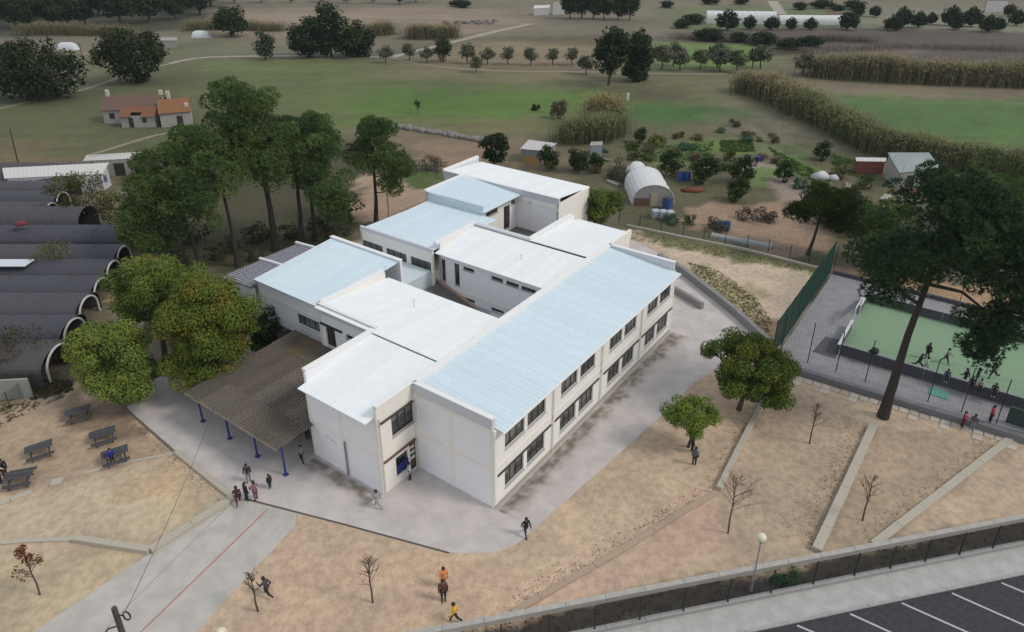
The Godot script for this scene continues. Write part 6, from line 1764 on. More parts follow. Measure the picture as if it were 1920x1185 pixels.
	for k in 60:
		var p := (o.lerp(e, k / 59.0) - o) + Vector3(r.randf_range(-0.4, 0.4), 0, r.randf_range(-0.4, 0.4))
		var st := MB.new()
		var s := r.randf_range(0.3, 0.75)
		st.ball(p + Vector3(0, s * 0.4, 0), Vector3(s, s * 0.8, s * 0.8), 8, 0.5, k)
		part("stone", st, rub, t)
	t = thing("stone_heap", "row of pale building stones beyond the far track", "heap", Vector3(-15.46, 0, -267.55))
	for k in 24:
		var st := MB.new()
		st.box(Vector3(r.randf_range(-9, 12), 0.4, r.randf_range(-5, 5)), Vector3(r.randf_range(0.8, 2.4), 0.9, 1.0), Basis(Vector3.UP, r.randf() * 3.0))
		part("stone", st, mat("red_stone", 0.22, 0.13, 0.10, 0.95) if k % 3 == 0 else rub, t)
	# vegetable plants and weeds
	tufts("vegetables", "rows of leafy vegetables in the allotment beds", [[35.49, -117.59, 40.95, -117.59, 39.42, -111.46, 33.88, -110.88], [21.23, -113.85, 34.42, -116.95, 31.13, -107.5, 21.08, -105.34], [42.46, -113.85, 46.42, -98.36, 43.97, -93.41, 41.76, -103.26], [51.39, -109.74, 55.72, -104.29, 52.32, -96.96, 48.12, -101.75]], 900, 0.32, [Color(0.07, 0.14, 0.03), Color(0.045, 0.10, 0.035), Color(0.10, 0.15, 0.04)], 31)
	tufts("weeds", "weeds and dry grass growing along the yard's far fence", [[14.26, -79.18, 25.56, -73.37, 33.71, -68.61, 33.2, -67.34, 24.84, -70.85, 13.88, -76.64], [19.4, -70.31, 22.15, -68.48, 24.46, -62.08, 24.37, -57.34, 22.92, -54.73, 21.76, -58.32, 19.48, -65.75], [-43.12, -71.95, -31.35, -69.26, -24.34, -73.37, -17.56, -79.5, -20.57, -84.69, -36.42, -79.5]], 2200, 0.14, [Color(0.09, 0.11, 0.035), Color(0.13, 0.135, 0.05), Color(0.18, 0.16, 0.08)], 32)
	tufts("grass_tufts", "grass tufts on the slope behind the picnic tables", [[-42.65, -49.26, -35.76, -48.06, -35.25, -45.65, -36.95, -44.31, -38.17, -42.41], [-40.74, -48.35, -36.36, -48.35, -34.99, -46.69, -37.77, -45.65]], 500, 0.2, [Color(0.055, 0.07, 0.02), Color(0.09, 0.07, 0.04)], 33)
	tufts("litter", "dead leaves and twigs strewn over the planting strip", [[-3.69, -25.46, 9.65, -28.33, 32.1, -33.14, 31.16, -31.71, 9.35, -26.93, -1.65, -24.5]], 2600, 0.10, [Color(0.10, 0.045, 0.03), Color(0.05, 0.03, 0.02), Color(0.13, 0.075, 0.05), Color(0.02, 0.03, 0.012)], 34)
	tufts("litter", "dry leaf litter on the bare earth yard", [[-15.7, -26.73, -13.03, -31.87, -3.78, -30.28, 0.61, -28.79, -0.87, -26.73, -9.93, -24.56], [1.27, -30.67, 10.14, -35.4, 13.35, -35.64, 10.89, -34.02, 6.59, -31.02, 0.59, -27.4], [20.75, -44.97, 26.64, -42.41, 18.25, -31.06, 13.86, -30.28, 13.99, -35.4]], 1500, 0.03, [Color(0.12, 0.075, 0.045), Color(0.17, 0.11, 0.07), Color(0.08, 0.055, 0.035)], 35)
	darkening_leaves("litter", "brown leaves added to darken the ground along the terrace walls", [[[20.01, -46.27, 16.13, -40.17, 14.38, -37.37, 13.42, -35.88], 0.9], [[26.58, -42.29, 21.75, -35.88, 18, -30.9], 1.5], [[36.29, -41.33, 28.49, -36.08, 21.8, -31.54], 1.0], [[13.16, -35.69, 10.57, -34.11, 6.28, -31.1, 2.74, -28.79, -0.29, -26.8], 0.8], [[15.97, -72.51, 18.53, -67.97, 21.2, -59.95, 22.65, -53.32], 0.3], [[-23.94, -39.39, -18.3, -34.93], 0.6], [[-29.95, -44.44, -23.83, -39.39], 0.8]], 36)
	for q in [[Vector3(15.85, 0, -28.79), 1.0, "small green bush in the planting strip behind the street fence"], [Vector3(15.05, 0, -28.68), 0.6, "smaller green bush left of the other in the planting strip"]]:
		broad("strip_bush", q[2], q[0], 0.15, 0.03, [[Vector3(0, 0.45 * q[1], 0), Vector3(0.5, 0.4, 0.4) * q[1], 8]], 460 + int(q[1] * 10), [Color(0.03, 0.07, 0.025), Color(0.045, 0.09, 0.03)], 50, 0.08, 0.25, "", "bush")

func tufts(called: String, label: String, areas: Array, count: int, size: float, tones: Array, seed_: int) -> void:
	var r := RandomNumberGenerator.new()
	r.seed = seed_
	var v := PackedVector3Array()
	var n := PackedVector3Array()
	var c := PackedColorArray()
	for flat in areas:
		var p := poly(flat)
		var box := Rect2(p[0], Vector2.ZERO)
		for q in p: box = box.expand(q)
		for k in count:
			var at := box.position + Vector2(r.randf(), r.randf()) * box.size
			if not Geometry2D.is_point_in_polygon(at, p): continue
			var tone: Color = tones[r.randi() % tones.size()] * r.randf_range(0.7, 1.2)
			for j in 8:
				var a := r.randf() * TAU
				var d := Vector3(cos(a), r.randf_range(0.3, 1.4), sin(a)).normalized() * size * r.randf_range(0.6, 1.5)
				var w := d.cross(Vector3.UP).normalized() * size * 0.13
				var b := Vector3(at.x, 0, at.y) + Vector3(r.randf() - 0.5, 0, r.randf() - 0.5) * size
				var bn := d.cross(w).normalized()
				for q in [b - w, b + w, b + d]: v.append(q); n.append(bn); c.append(tone)
	var o := setting(called, pack(v, n, c), leafy("reed", 0.8, 0.3))
	o.set_meta("kind", "stuff")
	o.set_meta("label", label)
	o.set_meta("category", called.replace("_", " "))

# small flat brown leaves added to darken the ground, thickest against the line
func darkening_leaves(called: String, label: String, lines: Array, seed_: int) -> void:
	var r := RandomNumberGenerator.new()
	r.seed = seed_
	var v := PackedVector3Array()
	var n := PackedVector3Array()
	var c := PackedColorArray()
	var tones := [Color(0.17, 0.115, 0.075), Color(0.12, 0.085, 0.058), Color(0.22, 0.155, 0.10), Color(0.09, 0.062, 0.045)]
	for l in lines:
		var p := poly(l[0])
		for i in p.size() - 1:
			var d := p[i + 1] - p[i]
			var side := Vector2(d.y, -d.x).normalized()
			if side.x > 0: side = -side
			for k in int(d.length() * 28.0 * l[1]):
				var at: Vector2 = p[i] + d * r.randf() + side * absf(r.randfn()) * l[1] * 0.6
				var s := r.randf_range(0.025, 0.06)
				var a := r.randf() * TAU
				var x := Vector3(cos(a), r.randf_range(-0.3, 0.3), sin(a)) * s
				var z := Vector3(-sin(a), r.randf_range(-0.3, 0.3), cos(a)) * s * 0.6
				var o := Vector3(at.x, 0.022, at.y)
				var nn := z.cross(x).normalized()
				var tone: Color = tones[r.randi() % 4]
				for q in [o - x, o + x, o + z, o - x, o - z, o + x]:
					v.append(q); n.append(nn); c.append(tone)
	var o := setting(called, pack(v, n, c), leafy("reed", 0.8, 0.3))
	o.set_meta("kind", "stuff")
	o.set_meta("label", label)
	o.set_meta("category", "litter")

# ------------------------------------------------------------------ yard furniture
func make_furniture() -> void:
	var wood := [mat("table_wood", 0.075, 0.078, 0.090, 0.85, tex["bark"], 1.2), mat("table_wood_b", 0.10, 0.10, 0.11, 0.85, tex["bark"], 1.2), mat("table_wood_c", 0.07, 0.07, 0.078, 0.85, tex["bark"], 1.2)]
	var t := thing("picnic_table", "grey wooden picnic table highest up the slope, nearest the trees", "picnic table", Vector3(-32.76, 0, -43.41), 0.5, "picnic tables")
	var plank := MB.new()
	plank.slab(Vector3.ZERO, Vector3(1.9, 0.05, 0.145))
	var pm := plank.mesh()
	for k in 5:
		var o := part("tabletop_plank", pm, wood[[0, 1, 0, 2, 1][k]], t)
		o.position = Vector3(0, 0.74 + 0.003 * (k % 2), -0.31 + 0.155 * k)
	for s in [-1, 1]:
		for k in 2:
			var o := part("bench_plank", pm, wood[(k + s + 1) % 3], t)
			o.position = Vector3(0, 0.44, s * (0.68 + 0.155 * k))
	for x in [-0.62, 0.62]:
		for s in [-1, 1]:
			var st := MB.new()
			st.bar(Vector3(x, 0.0, s * 0.62), Vector3(x, 0.71, s * 0.22), 0.06, 0.09)
			part("leg", st, wood[2], t)
		var st := MB.new()
		st.bar(Vector3(x + 0.05, 0.40, -0.86), Vector3(x + 0.05, 0.40, 0.86), 0.05, 0.09)
		part("cross_beam", st, wood[2], t)
	t.scale = Vector3(0.88, 1, 1)
	again(t, "grey wooden picnic table in the middle, nearest the paved apron", Vector3(-29.57, 0, -40.86), 0.55, Vector3(0.88, 1, 1))
	again(t, "dark picnic table on the left beside the pale stones", Vector3(-33.26, 0, -39.34), 0.6, Vector3(0.88, 1, 1))
	again(t, "picnic table with the blue clad figure leaning on it", Vector3(-27.63, 0, -38.79), 0.55, Vector3(0.88, 1, 1))
	again(t, "grey picnic table nearest the camera with dark figures behind it", Vector3(-32.94, 0, -36.62), 0.3, Vector3(0.88, 1, 1))
	# globe lamps
	var globe := mat("lamp_globe", 0.72, 0.66, 0.50, 0.35)
	for q in [[Vector3(13.46, 0, -28.15), 3.75, "grey post lamp with a cream globe behind the street fence"], [Vector3(1, 0, 1) * Vector3(-13.68, 3.8, -22.67), 3.55, "post lamp of which only the cream globe shows, below the road"]]:
		var l := thing("street_lamp", q[2], "lamp", q[0])
		var st := MB.new()
		st.tube([Vector3.ZERO, Vector3(0, 0.3, 0), Vector3(0, 0.32, 0), Vector3(0, q[1], 0)], [0.09, 0.09, 0.05, 0.04], 8)
		part("pole", st, mat("lamp_pole", 0.30, 0.31, 0.33, 0.5), l)
		st = MB.new()
		st.tube([Vector3(0, q[1], 0), Vector3(0, q[1] + 0.1, 0)], [0.1, 0.13], 10)
		part("collar", st, mat("lamp_collar", 0.2, 0.2, 0.2, 0.5), l)
		st = MB.new()
		st.ball(Vector3(0, q[1] + 0.33, 0), Vector3.ONE * 0.27, 20)
		part("globe", st, globe, l)
	# utility pole at the bottom left, its service cable, and its coiled cable
	var top := Vector3(-16.03, 9.2, -19.84)
	var pole := thing("utility_pole", "weathered wooden utility pole with cable brackets at the bottom edge", "pole", Vector3(top.x, 0, top.z))
	var st := MB.new()
	st.tube([Vector3.ZERO, Vector3(0, 4.6, 0), Vector3(0, 9.15, 0), Vector3(0, 9.2, 0)], [0.16, 0.135, 0.11, 0.09], 12)
	part("shaft", st, mat("pole_wood", 0.13, 0.105, 0.09, 0.95, tex["bark"], 0.9), pole)
	var iron := mat("iron", 0.03, 0.03, 0.034, 0.6)
	for k in 2:
		st = MB.new()
		var y := 8.2 - k * 0.42
		st.tube([Vector3(-0.1, y, 0.1), Vector3(-0.42, y - 0.1, 0.12), Vector3(-0.66, y - 0.42, 0.14)], [0.035, 0.035, 0.03], 6)
		st.tube([Vector3(-0.05, y - 0.5, 0.12), Vector3(-0.4, y - 0.35, 0.14), Vector3(-0.66, y - 0.42, 0.14)], [0.03, 0.03, 0.03], 6)
		part("bracket", st, iron, pole)
		st = MB.new()
		st.ball(Vector3(-0.7, y - 0.5, 0.15), Vector3(0.08, 0.13, 0.08), 10)
		part("insulator", st, iron, pole)
	var coil := MB.new()
	for q in 2:
		var pts := []
		var rad := []
		for k in 21:
			var a := TAU * k / 20.0
			pts.append(Vector3(0.42 + 0.14 * cos(a), 8.72 + 0.24 * sin(a), 0.02 * q)); rad.append(0.028)
		coil.tube(pts, rad, 5, false)
	coil.tube([Vector3(0.08, 8.75, 0), Vector3(0.3, 8.72, 0)], [0.03, 0.03], 5)
	part("cable_coil", coil, iron, pole)
	var a := Vector3(top.x + 0.42, 8.98, top.z)
	var b := Vector3(-21.1, 2.95, -40.93)
	var cable := MB.new()
	var pts := []
	var rad := []
	for k in 25:
		var f := k / 24.0
		pts.append(a.lerp(b, f) - a - Vector3.UP * 1.0 * 4.0 * f * (1.0 - f) * 0.35); rad.append(0.012)
	cable.tube(pts, rad, 5, false)
	whole("service_cable", cable, iron, "thin black cable hanging from the utility pole to the canopy", "cable", a)
	# poles and posts far off
	for q in [[Vector3(-108.84, 0, -183.18), 6.0, "thin dark pole between the two round oaks"], [Vector3(-76.71, 0, -105.61), 5.5, "thin leaning pole behind the long white shed"]]:
		var sp := MB.new()
		sp.tube([Vector3.ZERO, Vector3(0.3, q[1], 0)], [0.12, 0.08], 6)
		whole("thin_pole", sp, mat("pole_dark", 0.05, 0.045, 0.04, 0.9), q[2], "pole", q[0])
	# gate post area at the left edge: pale screen and dark green fence
	st = MB.new()
	st.slab(Vector3(0, 0.9, 0), Vector3(4.2, 1.8, 0.2))
	whole("pale_screen", st, mat("screen_pale", 0.36, 0.37, 0.34, 0.9, tex["dust"], 3.0), "pale plastered screen wall at the left edge below the tunnels", "wall", Vector3(-39.95, 0, -45.78), 0.1)
	fence("picnic_fence", [-40.55, -42.41, -38.76, -44.57, -38.44, -46.2, -38.29, -47.91], 1.5, 1.6, "dark green fence at the left edge beside the picnic slope", 0.1, 0.0, Color(0.012, 0.04, 0.026), 0.012)
	# black bag on the court
	st = MB.new()
	st.ball(Vector3(0, 0.22, 0), Vector3(0.4, 0.3, 0.3), 12, 0.4, 2)
	st.tube([Vector3(-0.2, 0.4, 0), Vector3(0, 0.62, 0), Vector3(0.2, 0.4, 0)], [0.03, 0.03, 0.03], 5)
	whole("black_bag", st, mat("bag_black", 0.012, 0.012, 0.013, 0.7), "black bag hung on the play court's low boards", "bag", W(30.9, -16.2, 1.53))
	# board game table teal, seen beyond the fence
	st = MB.new()
	st.slab(Vector3(0, 0.03, 0), Vector3(1.2, 0.05, 1.4))
	whole("teal_mat", st, mat("teal", 0.10, 0.30, 0.26, 0.8), "teal mat lying on the court's walkway near the children", "mat", W(29.6, -21.4, 0.51), TURN)
	st = MB.new()
	st.slab(Vector3(0, 0.7, 0), Vector3(0.2, 1.4, 2.6), Basis(), 0.03)
	whole("court_gate", st, mat("gate_dark", 0.03, 0.06, 0.05, 0.7), "dark green gate panel at the corner of the play court", "gate", W(28.6, -27.2, 0.5), TURN)

# ------------------------------------------------------------------ people
# one continuous body: tapered bones joined by a smooth minimum and meshed as surface nets; sorted by cloth into surfaces
func body_mesh(J: Dictionary, cell := 0.03) -> ArrayMesh:
	# bones: [a, b, ra, rb, material]   0 skin 1 hair 2 top 3 trousers 4 shoes
	var B := []
	var add := func(a: Vector3, b: Vector3, ra: float, rb: float, m: int) -> void: B.append([a, b, ra, rb, m])
	var hip: Vector3 = J.hip
	var chest: Vector3 = J.chest
	var head: Vector3 = J.head
	var side: Vector3 = J.side
	add.call(hip + Vector3(0, 0.02, 0), hip.lerp(chest, 0.5), 0.125, 0.118, 2)
	add.call(hip.lerp(chest, 0.5), chest, 0.118, 0.125, 2)
	add.call(chest - side * 0.09, chest + side * 0.09, 0.10, 0.10, 2)
	add.call(hip - side * 0.06, hip + side * 0.06, 0.115, 0.115, 3)
	add.call(chest + Vector3(0, 0.1, 0), head - Vector3(0, 0.09, 0), 0.05, 0.048, 0)
	add.call(head - Vector3(0, 0.03, 0), head + Vector3(0, 0.03, 0), 0.082, 0.092, 0)
	add.call(head + J.face * 0.085 - Vector3(0, 0.01, 0), head + J.face * 0.098 - Vector3(0, 0.02, 0), 0.014, 0.016, 0)
	add.call(head - J.face * 0.03 + Vector3(0, 0.035, 0), head + J.face * 0.015 + Vector3(0, 0.055, 0), 0.098, 0.092, 1)
	add.call(head - J.face * 0.055 + Vector3(0, 0.02, 0), head - J.face * 0.05 - Vector3(0, 0.07, 0), 0.075, 0.055, 1)
	for s in 2:
		var sg := -1.0 if s == 0 else 1.0
		var sh: Vector3 = chest + side * sg * 0.165 + Vector3(0, 0.03, 0)
		add.call(chest + side * sg * 0.09, sh, 0.085, 0.068, 2)
		add.call(sh, J.elbow[s], 0.062, 0.05, 2)
		add.call(J.elbow[s], J.wrist[s], 0.05, 0.038, 2)
		add.call(J.wrist[s], J.wrist[s] + (J.wrist[s] - J.elbow[s]).normalized() * 0.07, 0.032, 0.034, 0)
		var hp: Vector3 = hip + side * sg * 0.085
		add.call(hp, J.knee[s], 0.095, 0.065, 3)
		add.call(J.knee[s], J.ankle[s], 0.062, 0.045, 3)
		add.call(J.ankle[s] - Vector3(0, 0.03, 0) - J.face * 0.03, J.ankle[s] - Vector3(0, 0.045, 0) + J.toe[s] * 0.13, 0.042, 0.036, 4)
		add.call(head + side * sg * 0.088 - Vector3(0, 0.01, 0), head + side * sg * 0.092 - Vector3(0, 0.025, 0), 0.018, 0.016, 0)
	var lo := Vector3.ONE * 99.0
	var hi := -lo
	for b in B:
		for k in 2:
			lo = lo.min(b[k] - Vector3.ONE * 0.2)
			hi = hi.max(b[k] + Vector3.ONE * 0.2)
	var nx := int((hi.x - lo.x) / cell) + 2
	var ny := int((hi.y - lo.y) / cell) + 2
	var nz := int((hi.z - lo.z) / cell) + 2
	var F := PackedFloat32Array()
	F.resize(nx * ny * nz)
	F.fill(1.0)
	var near := PackedFloat32Array()
	near.resize(nx * ny * nz)
	near.fill(9.0)
	var M := PackedByteArray()
	M.resize(nx * ny * nz)
	for b in B:
		var a: Vector3 = b[0]
		var ab: Vector3 = b[1] - b[0]
		var ll := maxf(ab.length_squared(), 1e-6)
		var rm := maxf(b[2], b[3]) + cell * 2.2
		var l3: Vector3 = ((a.min(b[1]) - Vector3.ONE * rm) - lo) / cell
		var h3: Vector3 = ((a.max(b[1]) + Vector3.ONE * rm) - lo) / cell
		for z in range(maxi(0, int(l3.z)), mini(nz, int(h3.z) + 1)):
			for y in range(maxi(0, int(l3.y)), mini(ny, int(h3.y) + 1)):
				for x in range(maxi(0, int(l3.x)), mini(nx, int(h3.x) + 1)):
					var p := lo + Vector3(x, y, z) * cell
					var t := clampf((p - a).dot(ab) / ll, 0.0, 1.0)
					var d := p.distance_to(a + ab * t) - lerpf(b[2], b[3], t)
					var i := (z * ny + y) * nx + x
					var h := clampf(0.5 + 0.5 * (F[i] - d) / 0.03, 0.0, 1.0)
					F[i] = lerpf(F[i], d, h) - 0.03 * h * (1.0 - h)
					if d < near[i]:
						near[i] = d
						M[i] = b[4]
	var vert := {}
	var P := PackedVector3Array()
	var N := PackedVector3Array()
	var C := PackedByteArray()
	var sx := 1
	var sy := nx
	var sz := nx * ny
	for z in nz - 1:
		for y in ny - 1:
			for x in nx - 1:
				var i := (z * ny + y) * nx + x
				var s := 0
				var e := 0
				var acc := Vector3.ZERO
				for q in 8:
					if F[i + (q & 1) * sx + ((q >> 1) & 1) * sy + (q >> 2) * sz] < 0.0: s |= 1 << q
				if s == 0 or s == 255: continue
				for q in 8:
					for ax in [1, 2, 4]:
						if q & ax: continue
						var a := ((s >> q) & 1) == 1
						var b: bool = ((s >> (q | ax)) & 1) == 1
						if a == b: continue
						var o: int = q | ax
						var fa := F[i + (q & 1) * sx + ((q >> 1) & 1) * sy + (q >> 2) * sz]
						var fb := F[i + (o & 1) * sx + ((o >> 1) & 1) * sy + (o >> 2) * sz]
						var pa := Vector3(q & 1, (q >> 1) & 1, q >> 2)
						var pb := Vector3(o & 1, (o >> 1) & 1, o >> 2)
						acc += pa.lerp(pb, fa / (fa - fb))
						e += 1
				vert[i] = P.size()
				P.append(lo + (Vector3(x, y, z) + acc / e) * cell)
				N.append(Vector3(F[i + sx] - F[i], F[i + sy] - F[i], F[i + sz] - F[i]).normalized())
				C.append(M[i])
	var tris := [[], [], [], [], []]
	for i in vert:
		for ax in 3:
			var st: int = [sx, sy, sz][ax]
			var u: int = [sy, sz, sx][ax]
			var w: int = [sz, sx, sy][ax]
			if (F[i] < 0.0) == (F[i + st] < 0.0): continue
			if not (vert.has(i - u) and vert.has(i - w) and vert.has(i - u - w)): continue
			var q := [vert[i], vert[i - u], vert[i - u - w], vert[i - w]]
			if F[i] < 0.0: q = [q[0], q[3], q[2], q[1]]
			var m := C[q[0]]
			for k in [0, 1, 2, 0, 2, 3]: tris[m].append(q[k])
	# five fingers to each hand
	var fingers := MB.new()
	for s in 2:
		var dir: Vector3 = (J.wrist[s] - J.elbow[s]).normalized()
		var palm: Vector3 = J.wrist[s] + dir * 0.085
		var wide: Vector3 = dir.cross(J.side).normalized()
		var curl: Vector3 = -J.side * (1.0 if s == 1 else -1.0)
		for k in 4:
			var b := palm + wide * (0.024 - 0.016 * k)
			var l: float = [0.062, 0.07, 0.066, 0.052][k]
			fingers.tube([b, b + dir * l * 0.55, b + (dir + curl * 0.8).normalized() * l], [0.010, 0.009, 0.007], 5)
		var th: Vector3 = J.wrist[s] + dir * 0.04 + wide * 0.03
		fingers.tube([th, th + (dir + wide).normalized() * 0.03, th + (dir * 1.4 + wide * 0.6).normalized() * 0.055], [0.011, 0.010, 0.008], 5)
	var mesh := ArrayMesh.new()
	for m in 5:
		var v := PackedVector3Array()
		var n := PackedVector3Array()
		for k in tris[m]:
			v.append(P[k]); n.append(N[k])
		if m == 0:
			v.append_array(fingers.v); n.append_array(fingers.n)
		if v.is_empty():
			v = PackedVector3Array([hip, hip, hip]); n = PackedVector3Array([Vector3.UP, Vector3.UP, Vector3.UP])
		var arr := []
		arr.resize(Mesh.ARRAY_MAX)
		arr[Mesh.ARRAY_VERTEX] = v
		arr[Mesh.ARRAY_NORMAL] = n
		mesh.add_surface_from_arrays(Mesh.PRIMITIVE_TRIANGLES, arr)
	return mesh

# joints of a figure 1.5 m tall that faces +z; hip and knee swing in radians for the two legs, arms likewise
func pose(leg: Array, knee: Array, arm: Array, bend: Array, lean := 0.0, hip_y := 0.78) -> Dictionary:
	var J := {}
	J.side = Vector3.RIGHT
	J.face = Vector3(0, -sin(lean) * 0.5, cos(lean)).normalized()
	J.hip = Vector3(0, hip_y, 0)
	var up := Vector3(0, cos(lean), sin(lean))
	J.chest = J.hip + up * 0.37
	J.head = J.chest + up * 0.245 + Vector3(0, 0, 0.02)
	J.elbow = []; J.wrist = []; J.knee = []; J.ankle = []; J.toe = []
	for s in 2:
		var sg := -1.0 if s == 0 else 1.0
		var hp: Vector3 = J.hip + Vector3(sg * 0.085, -0.02, 0)
		var kn := hp + Vector3(sg * 0.01, -cos(leg[s]), sin(leg[s])) * 0.36
		var an := kn + Vector3(0, -cos(leg[s] - knee[s]), sin(leg[s] - knee[s])) * 0.34
		J.knee.append(kn); J.ankle.append(an)
		J.toe.append(Vector3(0, -sin(maxf(0.0, knee[s] - leg[s])) * 0.6, 1).normalized())
		var sh: Vector3 = J.chest + Vector3(sg * 0.175, 0.02, 0)
		var el := sh + Vector3(sg * 0.22, -cos(arm[s]), sin(arm[s])).normalized() * 0.25
		J.elbow.append(el)
		J.wrist.append(el + Vector3(-sg * 0.05, -cos(arm[s] + bend[s]), sin(arm[s] + bend[s])).normalized() * 0.21)
	var low := 9.0
	for s in 2: low = minf(low, J.ankle[s].y - 0.085)
	for k in ["hip", "chest", "head"]: J[k] -= Vector3(0, low, 0)
	for k in ["elbow", "wrist", "knee", "ankle"]:
		for s in 2: J[k][s] -= Vector3(0, low, 0)
	return J

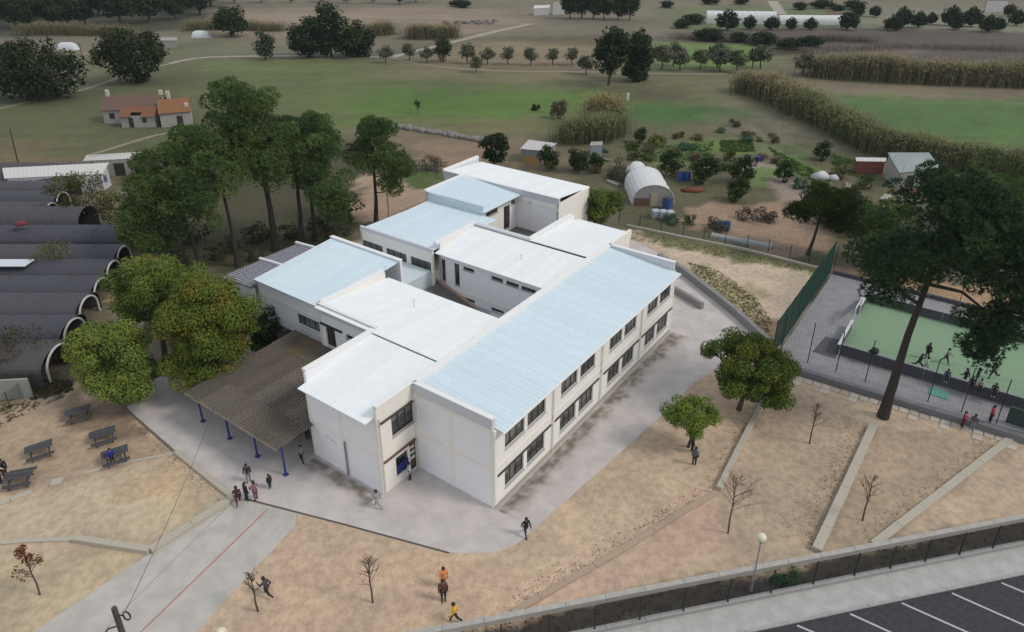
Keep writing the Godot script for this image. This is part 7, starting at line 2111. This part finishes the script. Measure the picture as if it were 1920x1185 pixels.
func make_people() -> void:
	var stand := body_mesh(pose([0.03, -0.03], [0.0, 0.02], [0.1, -0.05], [0.2, 0.25]))
	var talk := body_mesh(pose([0.12, -0.1], [0.05, 0.05], [0.45, 0.2], [1.1, 1.3]))
	var walk := body_mesh(pose([0.42, -0.4], [0.1, 0.35], [-0.45, 0.45], [0.25, 0.4], 0.06))
	var run := body_mesh(pose([0.75, -0.55], [0.55, 0.9], [-0.7, 0.7], [1.2, 1.3], 0.2))
	var sit := body_mesh(pose([1.45, 1.4], [1.4, 1.45], [0.5, 0.6], [0.7, 0.6], 0.12))
	# [where, mesh, turn, height, top, trousers, hair, label]
	var black := Color(0.015, 0.015, 0.018)
	var navy := Color(0.02, 0.025, 0.05)
	var grey := Color(0.22, 0.22, 0.24)
	var brown := Color(0.03, 0.02, 0.015)
	var maroon := Color(0.06, 0.018, 0.03)
	var pink := Color(0.25, 0.12, 0.13)
	var jean := Color(0.05, 0.07, 0.13)
	var white := Color(0.6, 0.6, 0.6)
	var list := [
		[Vector3(-17.69, 0, -36.72), talk, 0.3, 1.5, Color(0.035, 0.025, 0.05), grey, "person in a dark purple top, rearmost of the group by the drain"],
		[Vector3(-17.65, 0, -34.66), walk, 3.5, 1.5, maroon, Color(0.10, 0.02, 0.05), "person in maroon with red trousers at the kerb wall's corner"],
		[Vector3(-17.21, 0, -34.98), stand, 2.4, 1.5, Color(0.03, 0.018, 0.018), navy, "person in black jacket in the middle of the group by the drain"],
		[Vector3(-16.65, 0, -35.07), talk, 3.9, 1.55, pink, Color(0.14, 0.07, 0.085), "person dressed in pinkish clothes in the group by the drain"],
		[Vector3(-16.05, 0, -36.08), stand, 1.0, 1.2, black, black, "small person in black standing apart near the last blue post"],
		[Vector3(-14.61, 0, -38.63), walk, 0.9, 1.5, grey, black, "person in grey and black walking out from under the canopy"],
		[Vector3(-14.88, 0, -41.1), stand, 0.2, 1.5, white, black, "person in a pale top in the shade of the canopy"],
		[Vector3(-8.61, 0, -34.38), walk, 4.4, 1.5, Color(0.30, 0.31, 0.34), Color(0.32, 0.32, 0.34), "person in light grey clothes at the front wing's corner"],
		[Vector3(-6.88, 0, -36.92), stand, 5.0, 1.45, white, black, "person in a white top at the ground floor door"],
		[Vector3(0.85, 0, -32.12), walk, 0.4, 1.5, black, navy, "lone person in black crossing the paved apron"],
		[Vector3(-13.62, 0, -27.81), run, 4.2, 1.5, Color(0.05, 0.055, 0.065), black, "person in dark clothes running past the leafless sapling"],
		[Vector3(-3.79, 0, -27.53), stand, 0.2, 1.6, Color(0.11, 0.045, 0.03), black, "person in dark trousers and rust jacket, nearer of the pair on the dirt"],
		[Vector3(-3.84, 0, -28.44), stand, 0.5, 1.5, Color(0.75, 0.26, 0.10), Color(0.55, 0.3, 0.2), "person in an orange top behind the rust jacketed person"],
		[Vector3(-3.07, 0, -26.21), walk, 4.9, 1.5, Color(0.75, 0.42, 0.03), black, "person in a yellow jacket walking near the boundary wall"],
		[Vector3(12.77, 0, -39.67), stand, 1.5, 1.5, Color(0.03, 0.015, 0.02), black, "person in dark clothes standing closest to the small tree's trunk"],
		[Vector3(12.62, 0, -38.36), stand, 2.5, 1.5, Color(0.10, 0.12, 0.14), black, "person in a grey top in front of the small green tree"],
		[Vector3(-34.24, 0, -37.07), stand, 1.2, 1.6, black, black, "person in black standing behind the nearest picnic table"],
		[Vector3(-34.34, 0, -36.67), talk, 1.4, 1.55, white, black, "person in black and white at the left edge by the picnic table"],
		[Vector3(-27.64, 0, -38.36), talk, 0.6, 1.4, Color(0.02, 0.025, 0.22), navy, "person in a bright blue jacket leaning on the picnic table"],
		[Vector3(35.17, 0.5, -50.73), stand, 2.0, 1.5, black, black, "player in black farther up the court near the pine trunk"],
		[Vector3(33.63, 0.5, -49.23), run, 1.2, 1.55, black, black, "player in black running beside the pine trunk"],
		[Vector3(34.05, 0.5, -48.85), walk, 1.6, 1.4, white, Color(0.35, 0.38, 0.36), "player in white on the court"],
		[Vector3(36.36, 0.5, -50.01), walk, 0.8, 1.5, Color(0.25, 0.24, 0.22), navy, "player in a beige top under the hanging pine branch"],
		[Vector3(38.99, 0.5, -47.8), run, 5.0, 1.5, Color(0.32, 0.26, 0.24), black, "player with legs spread wide, alone on the right of the court"],
		[Vector3(36.23, 0.5, -47.07), walk, 3.6, 1.5, black, navy, "player in dark clothes at the court's near boards"],
		[Vector3(37.26, 0.5, -47.21), stand, 0.6, 1.4, black, jean, "player in a black top just left of the seated children"],
		[Vector3(33.46, 0.02, -42.33), talk, 0.8, 1.4, Color(0.36, 0.02, 0.12), maroon, "person in a magenta jacket at the foot of the court wall"],
		[Vector3(34, 0.02, -42.02), stand, 2.2, 1.4, Color(0.10, 0.085, 0.09), grey, "person in dark grey beside the magenta jacket"],
		[Vector3(35.36, 0.5, -42.28), stand, 1.2, 1.5, Color(0.45, 0.06, 0.08), black, "person in a red and white top by the court fence"],
	]
	for k in list.size(): person(list[k][1], list[k][0], list[k][2], list[k][3], list[k][4], list[k][5], brown, list[k][6], k)
	# children sitting on the low boards
	var seats := [[-21.6, jean, navy, "child in blue at the left end of the row seated on the boards"], [-23.3, black, black, "child in black in the middle of the row seated on the boards"], [-23.85, Color(0.35, 0.33, 0.32), black, "child in a pale top beside the seated child in black"], [-24.8, Color(0.05, 0.04, 0.05), black, "child in dark clothes at the right end of the seated row"]]
	for k in seats.size():
		person(sit, W(30.75, seats[k][0], 1.16), TURN - PI * 0.5, 1.35, seats[k][1], seats[k][2], brown, seats[k][3], 40 + k)

func person(m: ArrayMesh, at: Vector3, turn: float, tall: float, top: Color, legs: Color, hair: Color, label: String, k: int) -> void:
	var o := MeshInstance3D.new()
	o.name = numbered("person")
	o.mesh = m
	add_child(o)
	o.position = at
	o.rotation.y = turn
	o.scale = Vector3.ONE * (tall / 1.5)
	var skin: Color = [Color(0.42, 0.25, 0.17), Color(0.34, 0.19, 0.12), Color(0.48, 0.30, 0.21)][k % 3]
	var shoes: Color = [Color(0.02, 0.02, 0.02), Color(0.5, 0.5, 0.5), Color(0.05, 0.03, 0.02)][k % 3]
	var cols := [skin, hair, top, legs, shoes]
	for i in 5: o.set_surface_override_material(i, mat("cloth%s" % cols[i], cols[i].r, cols[i].g, cols[i].b, 0.85))
	tag(o, label, "person", "people in the school grounds")
